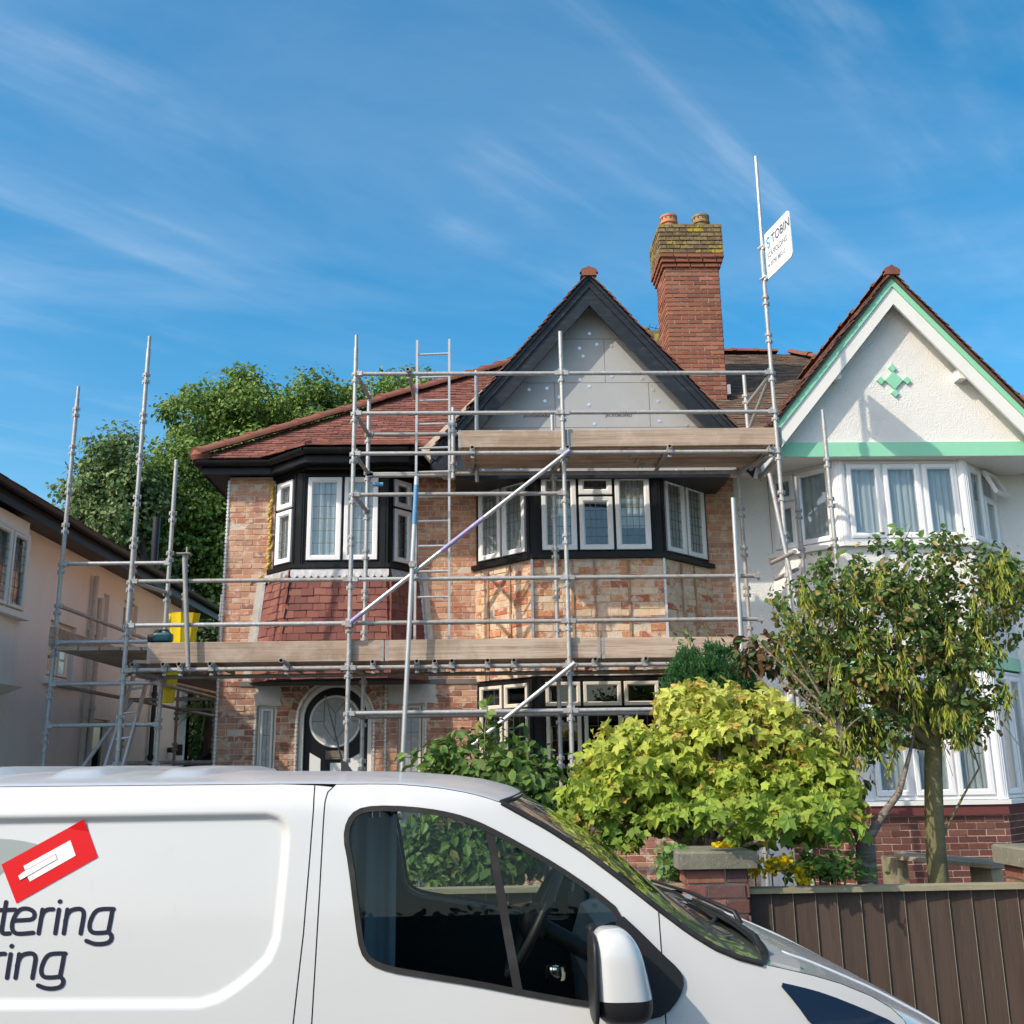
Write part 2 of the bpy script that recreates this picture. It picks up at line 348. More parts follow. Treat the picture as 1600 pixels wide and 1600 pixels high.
glass('windscreen_glass', (.66,.72,.68), 1.0, f0=.05)
mat('obscure', (.34,.36,.37), .35, spec=.6, noise=[(14,(.50,.52,.52),.5,.7)], bump=[(20,.5,.01)])
mat('door_black', (.006,.007,.011), .4, spec=.25)
mat('bead', (.62,.62,.60), .5, metal=.5, noise=[(60,(.85,.84,.8),.5,.6)])
mat('foam_yellow', (.62,.44,.08), .8, noise=[(30,(.40,.24,.03),.5,.7)], bump=[(40,1,.02)])
mat('stone_cap', (.20,.195,.155), .9, spec=.2, noise=[(5,(.14,.14,.105),.45,.7),(40,(.34,.33,.27),.58,.72),(9,(.16,.17,.10),.56,.74,None,.7)], bump=[(50,.6,.008)])
mat('fence_brown', (1,1,1), .75, tint=True, spec=.3, noise=[(4,(.045,.030,.024),.46,.72,(3,3,.35),.7),(16,(.14,.10,.08),.58,.75,(6,6,.3),.5)], bump=[(14,.5,.006,(5,5,.25))])
mat('fence_rail', (.30,.27,.18), .85, noise=[(6,(.20,.19,.12),.45,.7,(.4,2,2)),(30,(.42,.40,.30),.58,.74)], bump=[(20,.4,.005,(.3,3,3))])
mat('van_white', (.60,.615,.615), .22, spec=.5, coat=.6, noise=[(1.2,(.565,.585,.58),.45,.75,(1,1,2),.7),(22,(.50,.50,.47),.64,.80,(1,1,.4),.3)])
mat('van_grey', (.50,.51,.52), .30, coat=.3, noise=[(3,(.60,.62,.62),.45,.75,None,.7),(30,(.5,.51,.5),.62,.78,None,.35)])
mat('black_plastic', (.014,.014,.016), .5, spec=.4, bump=[(200,.15,.001)])
mat('rubber', (.02,.02,.021), .7, spec=.3, noise=[(8,(.045,.045,.045),.5,.75)])
mat('interior', (.018,.019,.022), .8)
mat('interior_grey', (.26,.27,.27), .7)
mat('cloth_blue', (.05,.09,.16), .95, bump=[(12,.5,.02)])
mat('cloth_grey', (.22,.26,.30), .95, bump=[(12,.5,.02)])
mat('vinyl_red', (.66,.006,.010), .45, spec=.25)
mat('vinyl_white', (.84,.84,.83), .35)
mat('vinyl_navy', (.016,.018,.036), .5, spec=.2)
mat('vinyl_grey', (.30,.34,.33), .4)
mat('chrome', (.75,.76,.77), .1, metal=1)
mat('lens_dark', (.012,.030,.065), .04, spec=.6, coat=1.0)
mat('asphalt', (.085,.084,.082), .9, noise=[(60,(.13,.13,.13),.55,.72),(.6,(.07,.068,.066),.45,.7)], bump=[(120,.6,.006)])
mat('paving', (1,1,1), .9, tint=True, noise=[(30,(.2,.19,.18),.5,.75,None,.5)], bump=[(80,.4,.004)])
mat('kerb_stone', (.46,.45,.42), .9, noise=[(20,(.22,.21,.2),.5,.7)], bump=[(60,.4,.004)])
mat('soil', (.07,.05,.035), .95, noise=[(6,(.05,.07,.025),.5,.7),(40,(.12,.09,.06),.55,.7)], bump=[(20,1,.03)])
mat('grass_ground', (.06,.09,.03), .95, noise=[(2,(.09,.11,.045),.45,.7)], bump=[(40,.8,.03)])
mat('bark_dark', (.065,.050,.038), .95, noise=[(18,(.13,.11,.09),.5,.7,(1,1,.4))], bump=[(24,.9,.02,(1,1,.35))])
mat('bark_cherry', (.20,.16,.13), .7, spec=.35, noise=[(10,(.36,.31,.26),.52,.66,(.6,.6,6)),(20,(.07,.055,.045),.56,.7,(.7,.7,5))], bump=[(16,.6,.01,(.5,.5,5))])
mat('bark_green', (.17,.16,.075), .85, noise=[(8,(.10,.085,.05),.5,.7),(60,(.34,.33,.22),.6,.72)], bump=[(30,.5,.008)])
for nm, tr in (('leaf', .32), ('leaf_soft', .40)):
    mat(nm, (1,1,1), .52 if nm == 'leaf' else .6, tint=True, spec=.35, trans=tr, noise=[(25,(.05,.06,.015),.60,.85,None,.25)])
mat('terracotta', (.52,.22,.12), .85, noise=[(12,(.30,.15,.10),.5,.7),(5,(.35,.30,.12),.6,.74)], bump=[(40,.4,.005)])
mat('sign_white', (.82,.83,.84), .35)
mat('sign_cyan', (.02,.36,.62), .4)
mat('sign_grey', (.10,.11,.13), .5)
mat('plastic_yellow', (.85,.62,.01), .45, noise=[(5,(.7,.48,.01),.5,.75)])
mat('plastic_teal', (.01,.12,.15), .4)
mat('shed_felt', (.035,.035,.038), .9, bump=[(60,.6,.006)])
mat('pipe_cream', (.58,.53,.45), .5, noise=[(9,(.42,.38,.31),.5,.75)])
mat('pipe_black', (.012,.012,.014), .4)
# ------------------------------------------------------------------ ground
def struct(name, mb, m, smooth=None): return mb.build(name, m, None, smooth, kind='structure')
mb = MB(); mb.box(-600,600,-400,900,-.6,-.02); struct('ground', mb, 'grass_ground')
mb = MB(); mb.box(-120,120,-2.3,4.6,-.01,0.0); struct('road', mb, 'asphalt')
pav = MB(); pav.box(-120,120,4.75,6.02,-.01,.115); pv = struct('pavement', pav, 'asphalt')
mb = MB()
for k in range(-14,15): mb.box(k*.9+.004,k*.9+.896,4.6,4.75,-.01,.125)
struct('kerb', mb, 'kerb_stone')
sl = Pieces()
for k in range(-9,13):
    for j in range(2):
        sl.add((k*.6+.3+(j%2)*.3, 5.07+j*.62, .13), np.array([[1,0,0],[0,0,-1],[0,1,0]],float), (.592,.03,.61), np.array([.33,.32,.30])*rnd.uniform(.85,1.1))
sl.emit('paving_slab','paving_slabs','paving',pv,300)
mb = MB(); mb.box(-120,120,-4.3,-2.3,-.01,.12); struct('far_pavement', mb, 'asphalt')
mb = MB(); mb.box(-3.3,60,6.28,13.0,-.01,.22); struct('garden_soil', mb, 'soil')
mb = MB(); mb.box(-5.9,-3.32,6.02,24,-.01,.14); struct('driveway', mb, 'kerb_stone')

# ------------------------------------------------------------------ generic builders for walls, tiles and windows
def subtract(iv, a, b):
    out = []
    for s, e in iv:
        if b <= s or a >= e: out.append((s, e))
        else:
            if a > s: out.append((s, a))
            if b < e: out.append((b, e))
    return out
def brick_field(P, p0, u, n, w, h, holes, pal, L=.225, H=.075, joint=.010, depth=.03, jit=.002, rot=.006, arch=None, z0=0.0, proud=.006):
    p0 = np.array(p0, float); ax0 = frame3(u, n); uu = ax0[0]; nn = -ax0[1]
    rows = int(h/H)
    for r in range(rows):
        z = (r+.5)*H
        iv = [(0.0, w)]
        for a, b, c, d in holes:
            if c < z < d: iv = subtract(iv, a, b)
        if arch:
            ac, az, ar = arch
            if az <= z < az+ar:
                hw = math.sqrt(max(ar*ar-(z-az)**2, 0)); iv = subtract(iv, ac-hw, ac+hw)
        off = (r % 2)*L/2
        for a, b in iv:
            k = math.floor((a-off)/L)
            s = k*L+off
            while s < b:
                e = s+L; ss, ee = max(s, a), min(e, b)
                if ee-ss > .035:
                    c = p0 + uu*((ss+ee)/2) + np.array([0,0,z]) + nn*(R.normal(0, jit)-depth/2+proud)
                    P.add(c, jitter_axes(ax0, rot), (ee-ss-joint, depth, H-joint*.95), pal((ss+ee)/2, z+z0))
                s = e
def wall_core(mb, p0, u, n, w, h, thick, holes, mi=0):
    p0 = np.array(p0, float); u = np.array(u, float); n = np.array(n, float)
    xs = sorted(set([0, w]+[min(max(q, 0), w) for hh in holes for q in hh[:2]]))
    zs = sorted(set([0, h]+[min(max(q, 0), h) for hh in holes for q in hh[2:]]))
    for i in range(len(xs)-1):
        zrun = None
        for j in range(len(zs)-1):
            cx, cz = (xs[i]+xs[i+1])/2, (zs[j]+zs[j+1])/2
            inside = any(a < cx < b and c < cz < d for a, b, c, d in holes)
            if not inside: zrun = (zrun[0], zs[j+1]) if zrun else (zs[j], zs[j+1])
            if (inside or j == len(zs)-2) and zrun:
                q = [p0+u*xs[i]+np.array([0,0,zrun[0]]), p0+u*xs[i+1]+np.array([0,0,zrun[0]]), p0+u*xs[i+1]+np.array([0,0,zrun[1]]), p0+u*xs[i]+np.array([0,0,zrun[1]])]
                mb.prism(q, -n*thick, mi); zrun = None
def tile_field(P, p0, u, v, n, w, length, gauge, tw, pal, mask=None, lift=.13, th=.014, jit=.004):
    p0 = np.array(p0, float); u = np.array(u, float); v = np.array(v, float); n = np.array(n, float)
    v2 = v-n*lift; v2 /= np.linalg.norm(v2); n2 = n+v*lift; n2 /= np.linalg.norm(n2)
    ax = np.array([u, -n2, v2])
    for r in range(int(length/gauge)):
        t = (r+.5)*gauge; off = (r % 2)*tw/2
        for k in range(-1, int(w/tw)+2):
            e0_, e1_ = max(k*tw+off, 0), min((k+1)*tw+off, w)
            if e1_-e0_ < .03: continue
            s = (e0_+e1_)/2
            if mask and not mask(s, t): continue
            c = p0+u*(s+R.normal(0, .0015))+v*(t+R.normal(0, jit)*.6)+n*(R.normal(0, jit*.6)+.012)
            P.add(c, jitter_axes(ax, .012), (e1_-e0_-.003, th, gauge*1.35), pal(s, t))
def pal_from(cols, var=.10):
    cols = [np.array(c) for c in cols]
    def f(s, z): return cols[rnd.randrange(len(cols))]*rnd.uniform(1-var, 1+var)
    return f
def curtain(mb, a, b, z0, z1, n, fold=.05, depth=.03, seed=0):
    """a wavy sheet from a to b (xy), n = outward normal"""
    a = np.array(a, float); b = np.array(b, float); L = np.linalg.norm(b-a); k = max(int(L/.012), 6); rr = random.Random(seed)
    ph = [rr.uniform(0, 6.3) for _ in range(3)]; P = []
    for i in range(k+1):
        s = i/k*L; off = depth*(.55*math.sin(2*math.pi*s/fold+ph[0])+.3*math.sin(2*math.pi*s/fold*.57+ph[1])+.25*math.sin(2*math.pi*s/fold*1.9+ph[2]))
        p = a+(b-a)*i/k; P.append([(p[0]+n[0]*off*(.8+.2*t), p[1]+n[1]*off*(.8+.2*t), z0+(z1-z0)*t) for t in (0, .5, 1)])
    mb.grid(P)
def xy3(p, z): return np.array([p[0], p[1], z])
def ring(mb, p, u, n, s0, s1, z0, z1, w, depth, out, mi=0):
    """rectangular frame with mitred corners and a bevelled inner edge, in plane through p"""
    u = np.array(u, float); n = np.array(n, float)
    def q(s, z, o): return np.array([p[0], p[1], 0])+u*s+np.array([0,0,z])+n*o
    outer = [(s0,z0),(s1,z0),(s1,z1),(s0,z1)]
    prof = [(0, out-depth), (0, out-.006), (.006, out), (w*.72, out), (w, out-.016), (w, out-depth)]
    sg = [(1,1),(-1,1),(-1,-1),(1,-1)]
    V = []; 
    for (o, f_) in zip(outer, sg):
        for d, oo in prof: V.append(q(o[0]+f_[0]*d, o[1]+f_[1]*d, oo))
    k = len(prof); F = []
    for i in range(4):
        j = (i+1) % 4
        for a in range(k-1): F.append((i*k+a, j*k+a, j*k+a+1, i*k+a+1))
    mb.add(V, F, mi)
def window(parent, a, b, z0, z1, cells, n, frame_mat='black_trim', sash_mat='upvc_white', pane_mat='pane', post=.05, fd=.09, lead=None, sash=.068, setback=0.0, gapz=.012, label=None):
    """window in the vertical plane from a to b (xy); cells = list of (s0,s1,t0,t1,lead) fractions for the casements"""
    a = np.array(a, float); b = np.array(b, float); L = np.linalg.norm(b-a); u2 = (b-a)/L; u = np.array([u2[0], u2[1], 0]); n = np.array([n[0], n[1], 0.0])
    p = (a[0]-n[0]*setback, a[1]-n[1]*setback)
    mb = MB(); H = z1-z0
    ring(mb, p, u, n, 0, L, z0, z1, post, fd, .012)
    # dark mullions fill between casements
    xs = sorted(set([round(c[1], 4) for c in cells])); 
    for c in cells:
        if c[1] < .98: mb.box(0,0,0,0,0,0) if False else mb.prism([np.array([p[0],p[1],0])+u*(L*c[1]-.016)+np.array([0,0,z0+H*c[2]]), np.array([p[0],p[1],0])+u*(L*c[1]+.016)+np.array([0,0,z0+H*c[2]]),
                        np.array([p[0],p[1],0])+u*(L*c[1]+.016)+np.array([0,0,z0+H*c[3]]), np.array([p[0],p[1],0])+u*(L*c[1]-.016)+np.array([0,0,z0+H*c[3]])], -n*.06)
        if c[3] < .98: mb.prism([np.array([p[0],p[1],0])+u*(L*c[0])+np.array([0,0,z0+H*c[3]-.016]), np.array([p[0],p[1],0])+u*(L*c[1])+np.array([0,0,z0+H*c[3]-.016]),
                        np.array([p[0],p[1],0])+u*(L*c[1])+np.array([0,0,z0+H*c[3]+.016]), np.array([p[0],p[1],0])+u*(L*c[0])+np.array([0,0,z0+H*c[3]+.016])], -n*.058)
    wo = mb.build('window', frame_mat, parent)
    if label: wo['label'] = label
    for c in cells:
        s0, s1 = L*c[0]+(post if c[0] < .01 else .014)+.004, L*c[1]-(post if c[1] > .99 else .014)-.004
        y0, y1 = z0+H*c[2]+(post if c[2] < .01 else .014)+.002, z0+H*c[3]-(post if c[3] > .99 else .014)-.002
        m2 = MB(); ring(m2, p, u, n, s0, s1, y0, y1, sash, .06, .034); m2.build('casement', sash_mat, wo)
        q0, q1, r0, r1 = s0+sash-.004, s1-sash+.004, y0+sash-.004, y1-sash+.004
        m3 = MB(); base = np.array([p[0], p[1], 0])
        def P(s, z, o): return base+u*s+np.array([0,0,z])+n*o
        m3.prism([P(q0,r0,.008),P(q1,r0,.008),P(q1,r1,.008),P(q0,r1,.008)], -n*.004); m3.build('pane', pane_mat, wo)
        ld = c[4] if len(c) > 4 else lead
        if ld:
            m4 = MB(); nx, nz, motif = ld; w_ = .003
            if motif == 'grid':
                for i in range(1, nx): s = q0+(q1-q0)*i/nx; m4.bar(P(s,r0,.0105), P(s,r1,.0105), w_*2, .005, up=n)
                for i in range(1, nz): z = r0+(r1-r0)*i/nz; m4.bar(P(q0,z,.0115), P(q1,z,.0115), w_*2, .004, up=n)
            else:                                         # small art-deco motif of diagonals and a frame
                cx, cz, hw, hz = (q0+q1)/2, (r0+r1)/2, (q1-q0)/2, (r1-r0)/2
                segs = [((-.6,-1),(-.6,.7)),((.6,-1),(.6,.7)),((-1,.7),(1,.7)),((-1,-.6),(1,-.6)),((-.6,.7),(0,.1)),((.6,.7),(0,.1)),((-.25,-1),(-.25,.35)),((.25,-1),(.25,.35)),((0,-.6),(0,.1))]
                for (ax_, az_), (bx_, bz_) in segs: m4.bar(P(cx+ax_*hw, cz+az_*hz, .0105), P(cx+bx_*hw, cz+bz_*hz, .0105), w_*2, .005, up=n)
            m4.build('leading', 'lead_came', wo)
    return wo
def clip_poly(poly, a, b, c):
    """keep a*x+b*z <= c"""
    out = []
    for i in range(len(poly)):
        p, q = poly[i], poly[(i+1) % len(poly)]; fp, fq = a*p[0]+b*p[1]-c, a*q[0]+b*q[1]-c
        if fp <= 0: out.append(p)
        if fp*fq < 0: t = fp/(fp-fq); out.append((p[0]+(q[0]-p[0])*t, p[1]+(q[1]-p[1])*t))
    return out
def bay_normals(pts):
    out = []
    for a, b in zip(pts[:-1], pts[1:]):
        d = np.array([b[0]-a[0], b[1]-a[1]]); d /= np.linalg.norm(d); out.append((d[1], -d[0]))
    return out
def inset(a, b, n, d): return (a[0]-n[0]*d, a[1]-n[1]*d), (b[0]-n[0]*d, b[1]-n[1]*d)
def ridge_caps(parent, p, q, r=.11, pitch=.42, name='ridge_tile', m='ridge_clay', vee=None):
    p = np.array(p, float); q = np.array(q, float); L = np.linalg.norm(q-p); d = (q-p)/L; k = int(L/pitch)
    side = np.cross(d, [0,0,1]); side /= np.linalg.norm(side); up = np.cross(side, d)
    for i in range(k):
        m_ = MB(); a = p+d*(i*pitch); b = p+d*((i+1)*pitch+.015); ro = rnd.uniform(.96, 1.04)
        P = []
        jo = side*rnd.uniform(-.012,.012)+up*rnd.uniform(-.008,.012); a = a+jo; b = b+jo
        for c, rr in ((a, r*1.16*ro), (a+d*.06, r*1.16*ro), (a+d*.064, r*ro), (b, r*ro*.95)):
            P.append([c+side*rr*math.cos(t)*1.15+up*(rr*math.sin(t)*.75-.02) for t in np.linspace(math.pi*1.0, 0, 9)])
        m_.grid(P); 
        for row in (P[0], P[-1]): m_.add([*row], [tuple(range(9))])
        m_.build(name, m, parent, 40)

# ------------------------------------------------------------------ the stripped brick house
FY = 13.05; BX0, BX1 = -3.29, 3.36; HZ = .22
bh = thing('brick_house', 'stripped red brick semi-detached house behind the scaffolding with dark gable and tall chimney', 'house', (0.0, 13.2, HZ))
warm = [(.54,.255,.15),(.56,.29,.175),(.48,.205,.12),(.59,.35,.23),(.52,.24,.15),(.45,.185,.115)]
red = [(.31,.12,.08),(.35,.155,.11),(.28,.12,.085),(.38,.185,.13),(.42,.23,.16)]
def pal_wall(s, z):
    k = 1 if z > 3.1 else 0
    if rnd.random() < (.10 if k else .22): k = 1-k
    c = np.array(warm[rnd.randrange(len(warm))] if k else red[rnd.randrange(len(red))]); return c*rnd.uniform(.92, 1.08)
bays = MB()
oriel = [(-2.70,FY),(-2.32,12.66),(-1.18,12.66),(-.86,FY)]
bay = [(-.08,FY),(.63,12.30),(2.23,12.30),(2.99,FY)]
DC = at(524,1127,FY); dcx = DC[0]; dhw = .45; dspring = at(524,1124,FY)[2]
def hx(x): return x-BX0
def hz(z): return z-HZ
nl = at(403,1103,FY); nr = at(432,1103,FY); rl = at(622,1098,FY); rr_ = at(663,1098,FY)
NW = [(nl[0], nr[0], .55, nl[2]), (rl[0], rr_[0], .55, rl[2])]
holes = [(hx(-2.68), hx(-.88), hz(4.40), hz(5.70)), (hx(-.06), hx(2.97), hz(.9), hz(5.62)), (hx(dcx-dhw), hx(dcx+dhw), -1, hz(dspring))]
holes += [(hx(a), hx(b), hz(c), hz(d)) for a, b, c, d in NW]
mb = MB()
core_holes = holes[:2]+[(hx(dcx-dhw), hx(dcx+dhw), -1, hz(dspring+dhw))]+holes[3:]
wall_core(mb, (BX0, FY, HZ), (1,0,0), (0,-1,0), BX1-BX0, 5.62-HZ+.1, .24, core_holes)
for sgn in (-1, 1):                                        # spandrels of the door arch
    poly = [(dcx+sgn*dhw, FY, dspring)]+[(dcx+sgn*dhw*math.cos(t), FY, dspring+dhw*math.sin(t)) for t in np.linspace(.12, math.pi/2, 9)]+[(dcx+sgn*dhw, FY, dspring+dhw)]
    mb.prism(poly, (0,.24,0))
mb.box(BX0, BX0+.24, FY+.24, 21.5, HZ, 5.75); mb.box(BX1-.12, BX1, FY+.24, 21.5, HZ, 5.75); mb.box(BX0, BX1, 21.3, 21.5, HZ, 5.75)
wall = mb.build('wall', 'mortar_pale', bh)
P = Pieces()
brick_field(P, (BX0, FY, HZ), (1,0,0), (0,-1,0), BX1-BX0, 5.62-HZ+.1, holes, pal_wall, arch=(hx(dcx), hz(dspring), dhw+.13), z0=HZ, jit=.0025, rot=.010)
for k in range(15):                                        # arch of bricks on edge round the door head
    t = math.pi*(k+.5)/15; c, s_ = math.cos(t), math.sin(t); rr0 = dhw+.065
    ax = np.array([[s_,0,-c],[0,1,0],[c,0,s_]])
    P.add((dcx+rr0*c, FY+.004, dspring+rr0*s_), ax, (.088,.03,.112), pal_wall(0, 2.0))
# side wall of the passage, first metres
brick_field(P, (BX0, FY+5.0, HZ), (0,-1,0), (-1,0,0), 5.0, 5.4, [], pal_wall, z0=HZ)
# brick panels of the two-storey bay
bn = bay_normals(bay)
patchy = [(.52,.23,.12),(.44,.155,.085),(.58,.34,.19),(.64,.46,.30),(.62,.47,.33),(.42,.15,.09),(.57,.29,.15)]
pb = pal_from(patchy, .12); PB = Pieces()
for (a, b), n in zip(zip(bay[:-1], bay[1:]), bn):
    L = math.hypot(b[0]-a[0], b[1]-a[1]); u = ((b[0]-a[0])/L, (b[1]-a[1])/L, 0)
    bmb = MB(); wall_core(bmb, (a[0], a[1], 3.02), u, (n[0], n[1], 0), L, 1.42, .2, []); bmb.build('bay_wall', 'mortar_pale', bh)
    brick_field(PB, (a[0], a[1], 3.02), u, (n[0], n[1], 0), L, 1.41, [], pb, L=.235, H=.088, joint=.008, z0=3, jit=.004, rot=.014)
    bmb = MB(); wall_core(bmb, (a[0], a[1], HZ), u, (n[0], n[1], 0), L, 1.50-HZ, .2, []); bmb.build('bay_wall', 'mortar_pale', bh)
    brick_field(P, (a[0], a[1], HZ), u, (n[0], n[1], 0), L, 1.50-HZ, [], pal_from(red), z0=HZ)
# chimney
CX0, CX1, CY0, CY1 = 2.99, 3.87, 15.0, 15.75
ch = MB(); ch.box(CX0+.01, CX1-.01, CY0+.01, CY1-.01, 6.5, 9.9); ch.box(CX0-.05, CX1+.05, CY0-.05, CY1+.05, 9.9, 10.46)
chim = ch.build('chimney', 'mortar_red', bh)
rc = pal_from([(.28,.115,.075),(.31,.13,.085),(.25,.10,.068),(.34,.155,.105),(.22,.09,.062)], .1)
def ring_bricks(PP, x0, x1, y0, y1, z, h, pal, H=.075, ld=.03):
    for f_, (p0, u, n, w) in enumerate((((x0,y0),(1,0,0),(0,-1,0),x1-x0), ((x0,y1),(0,-1,0),(-1,0,0),y1-y0), ((x1,y0),(0,1,0),(1,0,0),y1-y0))):
        brick_field(PP, (p0[0], p0[1], z), u, n, w, h, [], pal, H=H, depth=ld, proud=.004, joint=.016)
P.emit('brick', 'bricks', 'brick_stripped', wall, 150, ymax=1203); PB.emit('brick', 'bricks', 'brick_hacked', wall, 70, ymax=1203)
P = Pieces(); ring_bricks(P, CX0, CX1, CY0, CY1, 6.75, 3.0, rc)
for i, (o_, z_) in enumerate(((.03, 9.75), (.055, 9.825), (.08, 9.90))):
    ring_bricks(P, CX0-o_, CX1+o_, CY0-o_, CY1+o_, z_, .076, pal_from([(.24,.095,.065),(.28,.11,.075)]), ld=.09)
P.emit('brick', 'bricks', 'brick_red', chim, 80)
P = Pieces(); ring_bricks(P, CX0-.075, CX1+.075, CY0-.075, CY1+.075, 9.975, .53, pal_from([(.20,.15,.09),(.25,.19,.10),(.17,.12,.08),(.28,.22,.12)]), ld=.05)
P.emit('brick', 'bricks', 'brick_lichen', chim, 10)
mb = MB(); P0 = (CX0-.07, CX1+.07, CY0-.07, CY1+.07)
mb.box(*P0, 10.46, 10.50); mb.add([(P0[0],P0[2],10.5),(P0[1],P0[2],10.5),(P0[1],P0[3],10.5),(P0[0],P0[3],10.5),(P0[0]+.2,P0[2]+.2,10.56),(P0[1]-.2,P0[2]+.2,10.56),(P0[1]-.2,P0[3]-.2,10.56),(P0[0]+.2,P0[3]-.2,10.56)],
   [(0,1,5,4),(1,2,6,5),(2,3,7,6),(3,0,4,7),(4,5,6,7)]); mb.build('flaunching', 'brick_lichen', chim).color = (.2,.16,.1,1)
for px_, m_ in ((1045,'terracotta'), (1095,'brick_lichen')):
    c = at(px_, 350, 15.35); mb = MB(); mb.lathe((c[0], 15.35, 10.48), [(.13,0),(.125,.22),(.15,.235),(.15,.275),(.135,.29),(.135,.335),(.145,.345),(.145,.38),(.11,.38),(.10,.05)], 20)
    mb.build('chimney_pot', m_, chim, 40).color = (.34,.24,.12,1)
    mb = MB()
    for k in range(12):
        t = 2*math.pi*k/12; mb.box(c[0]+.136*math.cos(t)-.008, c[0]+.136*math.cos(t)+.008, 15.35+.136*math.sin(t)-.008, 15.35+.136*math.sin(t)+.008, 10.785, 10.812)
    mb.build('vent_holes', 'steel_dark', chim)
# ---- brick house: windows
def dressed(parent, plan, z0, z1, cells3, mats, curt, sillm='black_trim', corner=.07, sb=.02, sash=.068):
    ns = bay_normals(plan)
    for i, ((a, b), n) in enumerate(zip(zip(plan[:-1], plan[1:]), ns)):
        a2, b2 = np.array(a, float), np.array(b, float); d = (b2-a2)/np.linalg.norm(b2-a2)
        e0 = corner if i > 0 else .02; e1 = corner if i < len(ns)-1 else .02
        window(parent, a2+d*e0, b2-d*e1, z0, z1, cells3[i], n, *mats, setback=sb, sash=sash)
        if curt and curt[i]:
            for (s0, s1, t0, t1, m_, fold) in curt[i]:
                L = np.linalg.norm(b2-a2); p = a2+d*(L*s0)-np.array(n)*.065; q = a2+d*(L*s1)-np.array(n)*.065
                mb = MB(); curtain(mb, p, q, z0+.02+(z1-z0)*t0, z0+(z1-z0)*t1, n, fold, .022, rnd.random()); mb.build('curtain', m_, parent, 180)
    for k in range(1, len(plan)-1):                        # corner posts
        mb = MB()
        p = plan[k]; n = np.array(ns[k-1])+np.array(ns[k]); n /= np.linalg.norm(n)
        d1 = np.array(plan[k-1])-np.array(p); d1 /= np.linalg.norm(d1); d2 = np.array(plan[k+1])-np.array(p); d2 /= np.linalg.norm(d2)
        q = [np.array(p)+n*.014, np.array(p)+d1*(corner+.012)+np.array(ns[k-1])*.012, np.array(p)+d1*(corner+.012)-np.array(ns[k-1])*.10, np.array(p)-n*.11, np.array(p)+d2*(corner+.012)-np.array(ns[k])*.10, np.array(p)+d2*(corner+.012)+np.array(ns[k])*.012]
        mb.prism([xy3(t, z0-.002) for t in q], (0,0,z1-z0+.004))
        for d_, n_ in ((d1, np.array(ns[k-1])), (d2, np.array(ns[k]))):     # raised bead on each post face
            c = np.array(p)+d_*(corner*.6); mb.bar(xy3(c+n_*.016, z0), xy3(c+n_*.016, z1), .03, .012, up=(n_[0], n_[1], 0))
        mb.build('corner_post', mats[0], parent)
    mb = MB(); outp = []
    for k, p in enumerate(plan):
        n = np.array(ns[min(k, len(ns)-1)]) if k in (0, len(plan)-1) else (np.array(ns[k-1])+np.array(ns[k]))
        if k in (0, len(plan)-1): n = np.array([n[0], n[1]]); 
        else: n = n/(n@np.array(ns[k]))
        outp.append(np.array(p)+n*.07)
    q = [xy3(t, z0-.055) for t in outp]+[xy3(np.array(p)-np.array([0,-.1]), z0-.055) for p in plan[::-1]]
    mb.prism(q, (0,0,.05)); mb.build('window_sill', sillm, parent)
G5 = (3, 6, 'grid'); G3 = (3, 4, 'grid'); GF = (2, 2, 'motif')
cells_or = [[(0,1,0,.64,(4,5,'grid')),(0,1,.64,1,GF)], [(0,.5,0,1,(4,6,'grid')),(.5,1,0,1,(4,6,'grid'))], [(0,1,0,.64,(4,5,'grid')),(0,1,.64,1,GF)]]
dressed(bh, oriel, 4.47, 5.655, cells_or, ('black_trim','upvc_white','pane'),
        [[(.0,.55,0,1,'curtain_white',.06)], [(.14,.30,0,1,'curtain_white',.05),(.04,.48,0,1,'curtain_net',.09),(.55,.97,0,1,'curtain_net',.09)], [(.2,.6,0,1,'curtain_white',.06)]])
cells_b1 = [[(0,.5,0,1,(4,7,'grid')),(.5,1,0,1,(4,7,'grid'))], [(0,.345,0,1,(4,7,'grid')),(.345,.655,0,.70,(4,5,'grid')),(.345,.655,.70,1,GF),(.655,1,0,1,(4,7,'grid'))], [(0,.5,0,1,(4,7,'grid')),(.5,1,0,1,(4,7,'grid'))]]
dressed(bh, bay, 4.50, 5.56, cells_b1, ('black_trim','upvc_white','pane'),
        [[(.05,.95,0,1,'curtain_white',.07)], [(.02,.30,0,1,'curtain_white',.08),(.74,.90,.30,1,'curtain_white',.045),(.66,1,.3,1,'curtain_white',.08)], [(.05,.97,0,1,'curtain_white',.07)]])
cells_b0 = [[(0,.5,0,.76,(3,6,'grid')),(0,.5,.76,1,(3,2,'grid')),(.5,1,0,.76,(3,6,'grid')),(.5,1,.76,1)], [(k/3,(k+1)/3,z,z2,ld) for k in range(3) for z, z2, ld in ((0,.76,(3,6,'grid')),(.76,1,None))], [(0,.5,0,.76),(0,.5,.76,1),(.5,1,0,.76),(.5,1,.76,1)]]
dressed(bh, bay, 1.54, 3.00, cells_b0, ('black_trim','upvc_cream','pane_dark'),
        [[(.02,.35,0,1,'curtain_white',.06)], [(.05,.12,0,.8,'curtain_grey',.05)], None], sash=.048)
# gap strip of black head and soffit boards, interior floors and back rooms
mb = MB(); mb.box(BX0+.26, BX1-.14, FY-.02, 21, 3.0, 3.06); mb.box(BX0+.26, BX1-.14, 15.6, 15.7, .4, 5.7); mb.box(-.55,-.45,FY+.25,15.6,.4,5.7)
mb.prism([xy3(p, 3.01) for p in [(-.04,FY),(.66,12.34),(2.20,12.34),(2.95,FY)]], (0,0,.03)); mb.box(BX0+.26, BX1-.14, FY+.25, 21, .3, .4)
mb.build('interior', 'room', bh)
